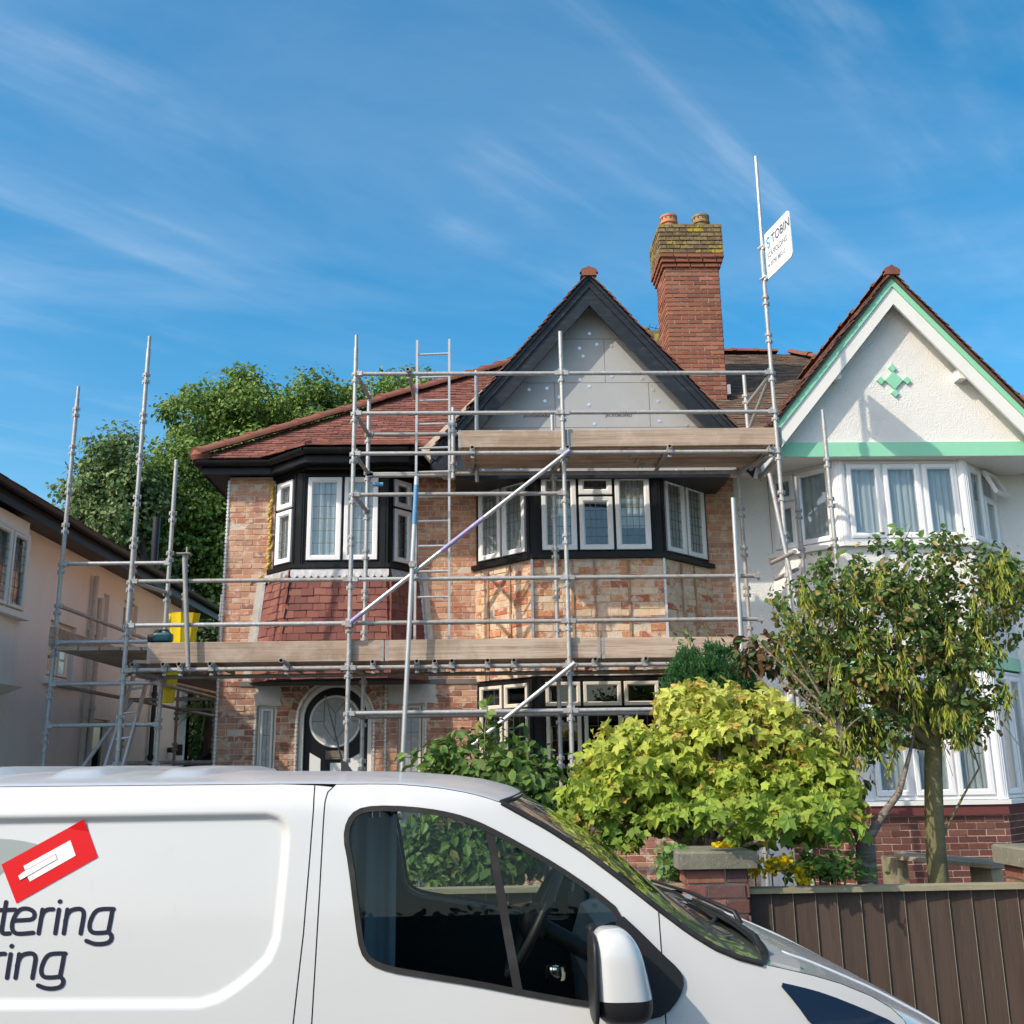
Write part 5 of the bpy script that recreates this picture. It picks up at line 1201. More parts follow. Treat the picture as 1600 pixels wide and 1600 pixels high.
# ------------------------------------------------------------------ the white van
VN, VC = 3.30, 4.28
van = thing('van', 'white panel van with red logo and dark lettering parked in front of the garden', 'van', (-.8, VC, 0.0))
def sstep(a, b, x): t = np.clip((x-a)/(b-a), 0, 1); return t*t*(3-2*t)
def vy(X, Z):
    X = np.asarray(X, float); Z = np.asarray(Z, float)
    y = VN+.11*np.maximum(Z-1.2, 0)**1.3+.05*sstep(1.85, 1.96, Z)+.03*np.maximum((.75-Z)/.4, 0)**2
    e = np.clip((X-.5)/1.5, 0, .998); return y+.98-.98*(1-e**3)**(1/3)
def vs(px_, py_, off=0.0):
    Y = VN
    for _ in range(12): p = at(px_, py_, Y+off); Y = float(vy(p[0], p[2]))
    return p
def xz(pts): return [(lambda p: (p[0], p[2]))(vs(*q)) for q in pts]
def inpoly(P, poly):
    P = np.asarray(P); x, y = P[:,0], P[:,1]; c = np.zeros(len(P), bool); n = len(poly); j = n-1
    for i in range(n):
        xi, yi = poly[i]; xj, yj = poly[j]
        with np.errstate(divide='ignore', invalid='ignore'):
            hit = ((yi > y) != (yj > y)) & (x < (xj-xi)*(y-yi)/(yj-yi+1e-30)+xi)
        c ^= hit; j = i
    return c
def sdist(P, poly):
    P = np.asarray(P, float); d = np.full(len(P), 1e9)
    for a, b in zip(poly, poly[1:]+poly[:1]):
        a = np.array(a); b = np.array(b); ab = b-a; t = np.clip(((P-a)@ab)/(ab@ab+1e-12), 0, 1); d = np.minimum(d, np.linalg.norm(P-a-t[:,None]*ab, axis=1))
    return np.where(inpoly(P, poly), d, -d)
def dens(poly, step):
    out = []
    for a, b in zip(poly, poly[1:]+poly[:1]):
        L = math.hypot(b[0]-a[0], b[1]-a[1]); k = max(1, int(math.ceil(L/step)))
        for i in range(k): out.append((a[0]+(b[0]-a[0])*i/k, a[1]+(b[1]-a[1])*i/k))
    return out
def offs(poly, d):                                         # inward offset of a simple polygon (d > 0 shrinks)
    A = sum(a[0]*b[1]-b[0]*a[1] for a, b in zip(poly, poly[1:]+poly[:1])); sg = 1 if A > 0 else -1; out = []; n = len(poly)
    for i in range(n):
        a, b, c = map(np.array, (poly[i-1], poly[i], poly[(i+1) % n])); e1 = (b-a)/(np.linalg.norm(b-a)+1e-12); e2 = (c-b)/(np.linalg.norm(c-b)+1e-12)
        n1 = np.array([-e1[1], e1[0]])*sg; n2 = np.array([-e2[1], e2[0]])*sg; m = n1+n2; m = m/max(m@n1, .45) if np.linalg.norm(m) > 1e-6 else n1
        if np.linalg.norm(m) > 2: m = m/np.linalg.norm(m)*2
        out.append(tuple(b+m*d))
    return out
def chaikin(poly, it=2, closed=True):
    for _ in range(it):
        out = []
        n = len(poly)
        for i in range(n if closed else n-1):
            a, b = np.array(poly[i]), np.array(poly[(i+1) % n]); out += [tuple(a*.75+b*.25), tuple(a*.25+b*.75)]
        poly = out if closed else [poly[0]]+out+[poly[-1]]
    return poly
def panel(outline, yf, holes=(), loops=(), step=.035, rim=.025, mirror=False):
    """a sheet over the (x,z) outline bent onto y = yf(x,z), with turned-in edges"""
    out = dens(list(outline), step); hs_ = [dens(list(h), step) for h in holes]; lp = [dens(list(h), step) for h in loops]
    V = []; E = []
    for pl in [out]+hs_+lp:
        b = len(V); V += pl; E += [(b+i, b+(i+1) % len(pl)) for i in range(len(pl))]
    o = np.array(out); x0, z0 = o.min(0); x1, z1 = o.max(0)
    gx, gz = np.meshgrid(np.arange(x0+step/2, x1, step), np.arange(z0+step/2, z1, step)); G = np.stack([gx.ravel(), gz.ravel()], 1)
    ok = sdist(G, out) > step*.45
    for pl in hs_: ok &= sdist(G, pl) < -step*.45
    for pl in lp: ok &= np.abs(sdist(G, pl)) > step*.4
    V += [tuple(g) for g in G[ok]]
    v2, _, f2, *_r = delaunay_2d_cdt([Vector(v) for v in V], E, [], 0, 1e-6)
    VV = np.array([(v.x, v.y) for v in v2]); T = np.array([f for f in f2 if len(f) == 3]); cen = VV[T].mean(1)
    keep = inpoly(cen, out)
    for pl in hs_: keep &= ~inpoly(cen, pl)
    T = T[keep]; a, b, c = VV[T[:,0]], VV[T[:,1]], VV[T[:,2]]
    ccw = ((b[:,0]-a[:,0])*(c[:,1]-a[:,1])-(b[:,1]-a[:,1])*(c[:,0]-a[:,0])) > 0
    T = np.where(ccw[:,None], T, T[:,::-1])
    Y = yf(VV[:,0], VV[:,1]); P3 = np.stack([VV[:,0], Y, VV[:,1]], 1)
    mbs = MB(); mbs.add(P3, [tuple(t) for t in T])
    if rim:
        for pl in [out]+hs_:
            q = np.array(pl); y = yf(q[:,0], q[:,1]); A = np.stack([q[:,0], y, q[:,1]], 1); B = A+np.array([0, rim, 0]); n = len(q)
            mbs.add(np.vstack([A, B]), [(i, (i+1) % n, (i+1) % n+n, i+n) for i in range(n)])
    if mirror:
        mbs.v = [(x, 2*VC-y, z) for x, y, z in mbs.v]; mbs.f = [f[::-1] for f in mbs.f]
    return mbs
# outlines measured on the near side
zb_v = .42
seam = xz([(0,1229),(250,1226.5),(440,1224.5),(492,1224.5),(525,1225),(580,1224.5),(622,1225),(667,1228.5),(695,1232),(724,1237),(748,1242.5),(765,1247.5),(784,1254)])
apil = xz([(784,1254),(817,1272),(855,1293),(911,1329),(967,1371),(1000,1397),(1029,1420),(1077,1456),(1116,1480),(1154,1496),(1192,1506)])
bedge = xz([(1192,1506),(1225,1513),(1270,1523.5),(1313,1536),(1362,1556),(1392,1574),(1412,1592),(1424,1614)])
rearX = -3.45; ztop = seam[0][1]
mirr = (False, True)
def both(outline, yf, name, m, holes=(), loops=(), step=.035, smooth=35, rim=.025, near_only=False):
    r = []
    for k in ((False,) if near_only else mirr): r.append(panel(outline, yf, holes, loops, step, rim, k).build(name, m, van, smooth))
    return r
# rear side panel with pressed recess
i492 = 3
rec = xz([(0,1276),(415,1269.5),(436,1274),(447,1285),(452,1302),(448,1360),(441,1430),(436,1470),(423,1501),(398,1526),(372,1547),(342,1566),(310,1575.5),(0,1577)])
rec = rec+[(-2.55, rec[-1][1]), (-2.62, rec[-1][1]+.06), (-2.62, rec[0][1]-.05), (-2.55, rec[0][1])]
rec_in = offs(rec, .022)
def vrec(X, Z):
    P = np.stack([np.ravel(X), np.ravel(Z)], 1); d = sdist(P, rec); return vy(X, Z)+.017*sstep(.0, .022, d).reshape(np.shape(X))
def arch_pts(cx, r=.40, n=12): return [(cx+r*math.cos(t), .34+r*math.sin(t)) for t in np.linspace(math.pi-.2, .2, n)]
WXF, WXR = .70, -2.42
rp_out = [(rearX, zb_v)]+arch_pts(WXR)+[xz([(450,1700)])[0]]
rp_out = [(rearX, zb_v), (WXR-.42, zb_v)]+arch_pts(WXR)+[(WXR+.42, zb_v)]
pil_l = xz([(492,1226),(490,1262),(484,1340),(474,1460),(458,1600)])
drear = xz([(521,1229),(512,1238),(508,1252),(505,1290),(499,1400),(493,1500),(487,1600)])
pil_bot = (pil_l[-1][0]-.05, zb_v); dr_bot = (drear[-1][0]-.02, zb_v)
rp_out += [pil_bot]+pil_l[::-1]+[seam[2], seam[1], seam[0], (rearX, ztop)]
both(offs(rp_out, .0022), vrec, 'side_panel', 'van_white', loops=[offs(rec,-.008), rec, offs(rec,.006), offs(rec,.011), offs(rec,.016), rec_in, offs(rec,.031)], step=.03)
pp = pil_l+[pil_bot, dr_bot]+drear[::-1]
both(offs(pp, .0022), vy, 'door_pillar', 'van_white')
# front door with the window opening
win = chaikin(xz([(536,1310),(541,1282),(556,1264),(585,1258),(640,1259.5),(690,1266),(726,1275),(761,1289),(817,1319),(874,1352),(930,1390),(972,1424),(978,1470),(972,1560),(960,1576),(922,1575),(817,1556),(742,1541),(660,1528),(607,1519),(577,1507),(562,1487),(555,1442),(544,1349)]), 1)
fl = xz([(1029,1421),(1031,1450),(1034,1490),(1038,1560),(1041,1605)])
door_out = drear+[]
door_o = [dr_bot]+drear[::-1]+seam[4:]+apil[1:6]+fl+[(fl[-1][0]-.02, zb_v+.35), (fl[-1][0]-.18, zb_v)]
doors = both(offs(door_o, .0022), vy, 'front_door', 'van_white', holes=[win])
gl_in = offs(win, .017)
for k, dn in zip(mirr, doors):
    yo = lambda X, Z: vy(X, Z)-.004
    ringm = panel(win, yo, [gl_in], step=.03, rim=0, mirror=k); ringm.build('window_seal', 'rubber', dn, 35)
    panel(offs(win, .012), lambda X, Z: vy(X, Z)+.010, step=.05, rim=0, mirror=k).build('pane', 'van_glass', dn, 180)
    panel(offs(door_o, .03), lambda X, Z: vy(X, Z)+.045, [offs(win,-.012)], step=.06, rim=0, mirror=k).build('door_trim', 'interior', dn)
    bar_ = xz([(757,1290),(770,1294),(818,1556),(803,1554)]); panel(bar_, lambda X, Z: vy(X, Z)-.001, step=.03, rim=.02, mirror=k).build('window_divider', 'rubber', dn)
    sail = chaikin(xz([(966,1424),(1000,1455),(1035,1490),(1060,1513),(1069,1530),(1063,1556),(1040,1586),(1005,1594),(930,1583),(940,1520),(960,1460)]), 1)
    panel(sail, lambda X, Z: vy(X, Z)-.010, step=.03, rim=.02, mirror=k).build('mirror_base', 'black_plastic', dn, 35)
    gr2 = chaikin(xz([(548,1372),(575,1345),(592,1341.5),(757,1347),(757,1349),(592,1343.5),(577,1347),(549,1375)]), 0)
# front wing
fo = fl[::-1]; 
wing = [(WXF+.40, zb_v)]+[(1.70,zb_v),(1.72,.55),(1.70,.68),(bedge[-1][0]+.06,bedge[-1][1]-.22)]+bedge[::-1]+apil[::-1][1:5]+fl[1:]+arch_pts(WXF)[4:]
both(offs(wing, .0022), vy, 'front_wing', 'van_white', step=.04)
hl = chaikin(xz([(1213,1533),(1250,1541),(1290,1552),(1348,1575),(1398,1597),(1428,1622),(1400,1650),(1330,1645),(1267,1602),(1243,1568)]), 1)
both(hl, lambda X, Z: vy(X, Z)-.006, 'headlight', 'lens_dark', step=.03, rim=.02)
# roof, windscreen, bonnet: lofted between the near edge, the middle and the mirrored far edge
def resamp(pts, n):
    pts = np.array(pts, float); d = np.r_[0, np.cumsum(np.linalg.norm(np.diff(pts, axis=0), axis=1))]; t = np.linspace(0, d[-1], n)
    return np.stack([np.interp(t, d, pts[:,k]) for k in range(3)], 1)
def n3(pts): return [np.array([x, float(vy(x, z)), z]) for x, z in pts]
def loft(near, mid, n, nv, pw=2.2, bump=None, nodes=None):
    A = resamp(near, n) if nodes is None else np.stack([np.interp(nodes, np.array(near)[:,0], np.array(near)[:,k]) for k in range(3)], 1)
    B = resamp(mid, n); P0 = []
    for a, b in zip(A, B):
        row = []
        for v in np.linspace(-1, 1, nv):
            k = 1-abs(v)**pw; h = VC-a[1]; p = np.array([a[0]+(b[0]-a[0])*k, VC+v*h, a[2]+(b[2]-a[2])*k])
            if bump: p[2] += bump(p[0], v)
            row.append(p)
        P0.append(row)
    return P0
def rib(x, v):
    if x > -.75 or x < -3.3: return 0
    t = ((x+.75) % .36)/.36; return .020*float(sstep(.0,.10,t)-sstep(.42,.52,t))*float(1-sstep(.70,.86,abs(v)))
mid_roof = [(rearX,VC,at(0,1209,4.4)[2]), (-2,VC,at(0,1209,4.4)[2]+.004), (-1.2,VC,at(100,1208.5,4.4)[2])]+[at(*q,4.36) for q in ((592,1206.5),(660,1209),(712,1213),(761,1220),(799,1230),(812,1236))]
near_roof = [np.array([rearX, float(vy(rearX,ztop)), ztop])]+n3(seam)
NR = 150; xs = np.linspace(rearX, near_roof[-1][0], NR); 
midA = np.array(mid_roof); 
fr_ = (xs-xs[0])/(xs[-1]-xs[0]); mx_ = midA[0,0]+fr_*(midA[-1,0]-midA[0,0]); midr = np.stack([mx_, np.full(NR, VC), np.interp(mx_, midA[:,0], midA[:,2])], 1)
A_ = np.array(near_roof); near_r = np.stack([np.interp(xs, A_[:,0], A_[:,k]) for k in range(3)], 1)
P0 = []
for a, b in zip(near_r, midr):
    row = []
    for v in np.r_[-1,-.985,-.96,-.93,-.88,np.linspace(-.82,.82,26),.88,.93,.96,.985,1]:
        k = 1-abs(v)**3.2; p = np.array([a[0]+(b[0]-a[0])*k, VC+v*(VC-a[1]), a[2]+(b[2]-a[2])*k+.004*min(1,(1-abs(v))/.02)]); p[2] += rib(p[0], v); row.append(p)
    P0.append(row)
mb = MB(); mb.grid(P0, flip=True); rf = mb.build('roof', 'van_grey', van, 35)
ws_mid = [at(*q, VC) for q in ((812,1236.5),(855,1261),(915,1297),(967,1337),(1027,1387),(1062,1411),(1100,1428),(1146,1443))]
P0 = loft(n3(apil), ws_mid, 26, 25, 2.4); mb = MB(); mb.grid(P0, flip=True); mb.build('windscreen', 'windscreen_glass', van, 180)
for sgn in (0, -1):                                        # windscreen surround
    mb = MB(); mb.pipe([r_[sgn] for r_ in P0], .009, 8); mb.build('windscreen_seal', 'rubber', van, 60)
mb = MB(); mb.pipe([p for p in P0[0]], .010, 8); mb.build('windscreen_seal', 'rubber', van, 60)
Pw = P0
bn_sil = [at(*q, 4.60) for q in ((1152,1438),(1166,1441),(1197,1452),(1232,1470),(1271,1489),(1329,1520),(1368,1544),(1399,1567),(1418,1586),(1430,1602),(1438,1622))]
_A = resamp(n3(bedge), 30); _B = resamp(bn_sil, 30); _t = np.linspace(0,1,30); _w = sstep(0,.4,_t); bn_mid = [a+(b-a)*(1+.10*w) for a, b, w in zip(_A, _B, _w)]; _s = np.array(ws_mid[-1])-bn_mid[0]; bn_mid = [p+_s*float(1-sstep(0,.35,t)) for p, t in zip(bn_mid, _t)]
P0 = loft(n3(bedge), bn_mid, 30, 25, 2.6); mb = MB(); mb.grid(P0, flip=True); bon = mb.build('bonnet', 'van_white', van, 180)
mb = MB(); q = [r_ for r_ in P0[-1]]; mb.grid([q, [p+np.array([.05,0,-.10]) for p in q], [np.array([1.98-.25*abs(p[1]-VC)**2, p[1], .75]) for p in q], [np.array([1.97-.25*abs(p[1]-VC)**2, p[1], .35]) for p in q]], flip=True); mb.build('front_bumper', 'black_plastic', van, 60)
for v0 in (5, 19):                                         # raised creases on the bonnet
    mb = MB(); mb.pipe([P0[i][v0]+np.array([0,0,-.006]) for i in range(2, 26)], .010, 8); mb.build('bonnet_crease', 'van_white', bon, 180)
# scuttle and wipers at the foot of the windscreen
mb = MB(); mb.grid([[p+np.array([-.10*(1-abs(v)),0,.05*(1-abs(v))**.6*.9]) for p, v in zip(Pw[-1], np.linspace(-1,1,25))], [p+np.array([.012,0,.006]) for p in Pw[-1]]], flip=True); mb.build('scuttle', 'black_plastic', van, 60)
for s0, s1, up_ in ((.10,.52,.10),(.42,.86,.10)):
    L = len(Pw[0]); r0 = Pw[-2]; r1 = Pw[-7]
    a = r0[int(s0*L)]+np.array([.0,0,.03]); b = Pw[-5][int(s1*L)]+np.array([0.01,0,.03]); m_ = (a+b)/2+np.array([.01,0,.02])
    mb = MB(); mb.pipe([a+np.array([.03,0,-.02]), a+np.array([.01,0,.02]), m_, b], .010, 8, radii=[.012,.010,.007,.006]); mb.pipe([Pw[-6][int((s0+.08)*L)]+np.array([.008,0,.016]), Pw[-5][int((s0+s1)/2*L)]+np.array([.01,0,.02]), Pw[-4][min(int((s1+.1)*L),L-2)]+np.array([.008,0,.016])], .006, 6); mb.build('wiper', 'black_plastic', van, 60)
# door mirrors
for k in mirr:
    c = at(969,1522,VN-.12); hx_, hz_, hy_ = .084, .128, .10
    f = lambda t, e: math.copysign(abs(t)**e, t)
    rows = []; m = 28
    for i in range(m+1):
        ph = -math.pi/2+math.pi*i/m; z = f(math.sin(ph), .55); cr = abs(math.cos(ph))**.55
        tw = .95-.16*z-.10*max(z,0)**3; sh = hx_*(tw-1)
        rows.append([(c[0]+sh+hx_*tw*cr*f(math.cos(t), .6), c[1]+hy_*cr*f(math.sin(t), .7), c[2]+hz_*z) for t in np.linspace(-math.pi, math.pi, 33)])
    sp_ = next(i for i in range(m+1) if rows[i][0][2] > c[2]-.066)
    def mk(rr_, nm, m_):
        mb = MB(); mb.grid(rr_, flip=not k)
        if k: mb.v = [(x, 2*VC-y, z) for x, y, z in mb.v]
        return mb.build(nm, m_, van, 60)
    hs1 = mk(rows[:sp_+1], 'mirror_housing', 'black_plastic'); mk(rows[sp_:], 'mirror_cap', 'van_white')
    mb = MB(); rbox(mb, c[0]-hx_+.006, c[1], c[2]-.006, .010, hy_*.99, hz_*.95, .5)
    if k: mb.v = [(x, 2*VC-y, z) for x, y, z in mb.v]
    mb.build('mirror_glass_rim', 'black_plastic', van, 60)
    mb = MB(); a = np.array(c)+np.array([.03,.05,-.06]); b = np.array([c[0]+.05, VN+.06, c[2]-.05]); mb.bar(a, b, .07, .10); 
    if k: mb.v = [(x, 2*VC-y, z) for x, y, z in mb.v]
    mb.build('mirror_arm', 'black_plastic', van)
# cab interior: floor, bulkhead, seats, dashboard, steering wheel
mb = MB(); mb.box(rearX,1.7,VN+.1,2*VC-VN-.1,.40,.46); mb.box(rearX,rearX+.03,VN+.08,2*VC-VN-.08,.42,1.90); mb.build('floor_pan', 'interior', van)
bx_ = at(628,1350,4.0)[0]
mb = MB(); mb.box(bx_-.62,bx_-.60,VN+.09,2*VC-VN-.09,.46,1.88); mb.build('bulkhead', 'interior', van)
for yy in (3.80, 4.72):
    st_ = thing('tmp','tmp','tmp',(0,0,0)); bpy.data.objects.remove(st_)
    mb = MB(); rbox(mb, bx_-.38, yy, 1.12, .10, .24, .36, .5); rbox(mb, bx_-.12, yy, .80, .27, .24, .10, .5); rbox(mb, bx_-.43, yy, 1.56, .06, .13, .10, .6); mb.build('seat', 'interior', van, 60)
mb = MB(); curtain(mb, (bx_-.28,3.62), (bx_-.16,3.70), 1.16, 1.74, (0,-1), .12, .05, 5); mb.build('hanging_jacket', 'cloth_blue', van, 180)
mb = MB(); curtain(mb, (bx_-.12,3.9), (bx_-.02,3.98), 1.1, 1.80, (0,-1), .10, .04, 8); mb.build('hanging_towel', 'cloth_grey', van, 180)
dz = 1.40; mb = MB(); prof = [(.46,.60),(.40,1.16),(.46,1.34),(.60,dz),(.98,dz-.03),(1.02,.60)]
mb.prism([(x,VN+.10,z) for x, z in prof], (0,2*(VC-VN)-.20,0)); mb.build('dashboard', 'interior_grey', van)
mb = MB(); rbox(mb, .50, 3.74, 1.37, .10, .20, .07, .6); mb.build('instrument_hood', 'interior', van, 60)
sw = at(833,1440,3.74); nrm = np.array([-.88,0,.47]); t1 = np.array([0,1.0,0]); t2 = np.cross(nrm, t1); mb = MB()
ringp = [sw+(t1*math.cos(t)+t2*math.sin(t))*.185 for t in np.linspace(0, 2*math.pi, 33)]; mb.pipe(ringp, .016, 8); mb.pipe([sw-t1*.18, sw+nrm*-.02, sw+t1*.18], .014, 8); mb.pipe([sw, sw-t2*.18], .014, 8); rbox(mb, sw[0], sw[1], sw[2], .05, .06, .06, .7); mb.tube(sw, sw-nrm*.25, .03, 8); mb.build('steering_wheel', 'black_plastic', van, 60)
vt_ = at(868,1520,3.5); mb = MB(); mb.lathe((vt_[0],vt_[1],vt_[2]), [(.03,-.02),(.034,0),(.03,.02),(.015,.02),(.014,0)], 16); mb.build('air_vent', 'chrome', van, 60)
# wheels
for wx in (WXF, WXR):
    for wy in (VN+.13, 2*VC-VN-.13):
        mb = MB(); prof = [(.20,-.10),(.31,-.10),(.335,-.06),(.335,.06),(.31,.10),(.20,.10)]; P0 = [[(wx+r*math.cos(t), wy+y, .335+r*math.sin(t)) for r, y in prof] for t in np.linspace(0, 2*math.pi, 37)]; mb.grid(P0); w_ = mb.build('wheel', 'rubber', van, 40)
        mb = MB(); mb.tube((wx,wy-.085,.335),(wx,wy+.085,.335),.205,28); mb.tube((wx,wy-.095,.335),(wx,wy+.095,.335),.07,14); mb.build('rim', 'alu', w_, 40)
# aerial on the roof
c = at(548,1213,VC); b = at(533,1166,VC); t = at(508,1087,VC)
mb = MB(); mb.add([(c[0]-.035,VC-.02,c[2]-.01),(c[0]+.03,VC-.02,c[2]-.01),(c[0]+.03,VC+.02,c[2]-.01),(c[0]-.035,VC+.02,c[2]-.01),(c[0]-.04,VC-.008,c[2]+.06),(c[0]-.025,VC-.008,c[2]+.06),(c[0]-.025,VC+.008,c[2]+.06),(c[0]-.04,VC+.008,c[2]+.06)], [(0,1,5,4),(1,2,6,5),(2,3,7,6),(3,0,4,7),(4,5,6,7),(3,2,1,0)]); ae = mb.build('aerial_base', 'black_plastic', van)
mb = MB(); mb.tube((c[0]-.033,VC,c[2]+.05), t, .0045, 6, .003); mb.build('aerial_rod', 'black_plastic', ae)
mb = MB(); mb.box(c[0]-.045,c[0]+.04,VC-.028,VC+.028,c[2]-.022,c[2]-.012); mb.build('aerial_gasket', 'van_white', ae)
# decals on the side panel
def vsr(px_, py_):
    Y = VN
    for _ in range(12): p = at(px_, py_, Y); Y = float(vrec(np.array([p[0]]), np.array([p[2]]))[0])
    return (p[0], p[2])
def decal(pxs, name, m, lift, step=.06, parent=van): return panel([vsr(*q) for q in pxs], lambda X, Z: vrec(X, Z)-lift, step=step, rim=0).build(name, m, parent)
za = lambda x, y: (x/3.077, 1180+y/3.077)
decal([za(-160,440),(-30,1314)]+[za(*q) for q in ((0,402),(60,405),(120,414),(180,428),(140,470),(60,520),(0,575),(-120,560))], 'grey_swoosh', 'vinyl_grey', .0012)
lg = decal([za(8,525),za(402,308),za(472,490),za(80,712)], 'red_logo', 'vinyl_red', .0022)
decal([za(115,532),za(340,408),za(366,482),za(145,607),za(134,585)], 'logo_bar', 'vinyl_white', .0032, parent=van)
decal([za(88,578),za(118,556),za(270,474),za(279,500),za(136,582),za(98,602)], 'logo_bar', 'vinyl_red', .0040); decal([za(91,579),za(119,558),za(269,477),za(277,499),za(135,580),za(99,600)], 'logo_bar', 'vinyl_white', .0048)
def stroke(mbs, pts, w, k):
    pts = [np.array(p, float) for p in chaikin(pts, 2, closed=False)]; n = len(pts); Lp = []; Rp = []
    for i, p in enumerate(pts):
        d = pts[min(i+1, n-1)]-pts[max(i-1, 0)]; d /= np.linalg.norm(d)+1e-9; s_ = np.array([-d[1], d[0]])*w/2; Lp.append(p+s_); Rp.append(p-s_)
    def cap(p, q):
        d = p-q; d /= np.linalg.norm(d)+1e-9; s_ = np.array([-d[1], d[0]]); return [p+(s_*math.cos(t)+d*math.sin(t))*w/2 for t in np.linspace(0, math.pi, 7)]
    ce = cap(pts[-1], pts[-2]); cst = cap(pts[0], pts[1])
    def mp(q): x, z = vsr(*za(*q)); y = float(vrec(np.array([x]), np.array([z]))[0])-.0016-.0003*k; return (x, y, z)
    L3 = [mp(q) for q in Lp]; R3 = [mp(q) for q in Rp]
    mbs.add(L3+R3, [(i, i+1, n+i+1, n+i) for i in range(n-1)]); mbs.add([mp(q) for q in ce], [tuple(range(len(ce)))]); mbs.add([mp(q) for q in cst], [tuple(range(len(cst)))])
GL = {'t': [[(30,706),(18,780),(6,850),(20,858),(46,856)],[(-20,745),(74,742)]],
      'e': [[(64,795),(110,793),(164,789),(168,752),(130,734),(90,742),(62,790),(56,835),(75,858),(110,858),(160,853)]],
      'r': [[(205,742),(186,856)],[(196,790),(208,752),(232,740),(256,740)]],
      'i': [[(284,742),(266,856)],[(288,704),(290,702)]],
      'n': [[(325,742),(307,856)],[(314,800),(328,752),(360,738),(395,738),(405,760),(398,800),(388,856)]],
      'g': [[(547,739),(500,738),(462,745),(438,785),(428,825),(440,852),(475,855),(522,850)],[(541,742),(531,800),(521,848)],[(521,848),(540,868),(530,898),(490,908),(450,906),(416,892)]]}
def word(chars, dx, dy):
    for ch_ in chars:
        mb = MB(); 
        for k, s_ in enumerate(GL[ch_]): stroke(mb, [(x+dx, y+dy) for x, y in s_], 21, k)
        mb.build('letter', 'vinyl_navy', van)
word('tering', 0, 0); word('ring', -232, 214)
# ------------------------------------------------------------------ garden boundary: brick piers and boarded fence
PY = 6.15
def pier(label, x0, x1, ztop, y0, y1, zcap):
    t = thing('gate_pier', label, 'pier', ((x0+x1)/2, (y0+y1)/2, .12), 'brick piers of the garden front')
    mb = MB(); mb.box(x0+.012,x1-.012,y0+.012,y1-.012,.10,ztop); core = mb.build('core', 'mortar_pale', t)
    P = Pieces(); pl = pal_from([(.22,.10,.075),(.16,.075,.065),(.30,.13,.09),(.35,.16,.10),(.13,.075,.07)], .12)
    for (p0, u, n, w) in (((x0,y0),(1,0,0),(0,-1,0),x1-x0), ((x0,y1),(0,-1,0),(-1,0,0),y1-y0), ((x1,y0),(0,1,0),(1,0,0),y1-y0)):
        brick_field(P, (p0[0],p0[1],ztop-17*.082), u, n, w, 17*.082, [], pl, L=.228, H=.082, joint=.012, jit=.002, rot=.004, depth=.03)
    P.emit('brick', 'bricks', 'brick_dark', core, 300, ymax=1700)
    mb = MB(); o = .045; c = .012; X0, X1, Y0, Y1 = x0-o, x1+o, y0-o, y1+o
    zs = [(ztop+.004,0),(zcap-c,0),(zcap,c)]; rows = [[(X0+i,Y0+i,z),(X1-i,Y0+i,z),(X1-i,Y1-i,z),(X0+i,Y1-i,z),(X0+i,Y0+i,z)] for z, i in zs]; mb.grid(rows); mb.add([rows[2][i] for i in range(4)], [(0,1,2,3)]); mb.add([rows[0][i] for i in range(4)], [(3,2,1,0)]); mb.build('coping', 'stone_cap', t)
    return t
a = at(1070,1358,PY); b = at(1167,1358,PY); zt_ = a[2]; zc_ = at(1110,1330,PY-.04)[2]
pier('moss topped brick pier at the left end of the brown fence', a[0], b[0], zt_, PY-.02, PY+.34, zc_)
a2 = at(1585,1378,PY); zt2 = at(1570,1358,PY)[2]; zc2 = at(1570,1327,PY-.04)[2]
pier('brick pier at the right edge with a pale stone cap', at(1553,1330,PY+.36)[0]+.045, at(1553,1330,PY+.36)[0]+.41, zt2, PY-.02, PY+.34, zc2)
def fence(label, x0, x1, y, z0, z1, w=.131, rail=True):
    t = thing('board_fence', label, 'fence', ((x0+x1)/2, y, z0), 'boarded fences'); x = x0; k = 0
    while x < x1-.03:
        ww = w*rnd.uniform(.96, 1.05); e = min(x+ww, x1); mb = MB(); th = .012
        # feather-edge board: thick edge overlaps its neighbour
        mb.add([(x,y-.004,z0),(e+.012,y-.020,z0),(e+.012,y-.006,z0),(x,y+.006,z0),(x,y-.004,z1),(e+.012,y-.020,z1),(e+.012,y-.006,z1),(x,y+.006,z1)], [(0,1,5,4),(1,2,6,5),(2,3,7,6),(3,0,4,7),(4,5,6,7),(3,2,1,0)])
        o = mb.build('fence_board', 'fence_brown', t); c = np.array([.075,.053,.042])*rnd.uniform(.85, 1.15); o.color = (*c, 1)
        mb = MB(); mb.box(e+.0125,e+.0155,y-.021,y-.007,z0,z1); o = mb.build('board_edge', 'fence_rail', t); x = e; k += 1
    for z in (z0+.25, z1-.25): mb = MB(); mb.box(x0,x1,y+.007,y+.05,z-.04,z+.04); o = mb.build('fence_rail', 'fence_brown', t); o.color = (.1,.07,.055,1)
    mb = MB(); mb.prism([(x0,y-.055,z1),(x1,y-.055,z1),(x1,y+.06,z1),(x0,y+.06,z1)], (0,0,.028)); mb.build('capping', 'fence_rail', t)
    return t
zr_ = at(1400,1383,PY+.1)[2]
fence('long brown boarded fence between the two brick piers', b[0]+.006, at(1553,1330,PY+.36)[0]+.04, PY+.1, .14, zr_-.028)
zl_ = at(1040,1381,PY+.1)[2]
fence('short brown boarded fence left of the mossy pier behind the van', -2.9, a[0]-.006, PY+.1, .14, zl_-.028)
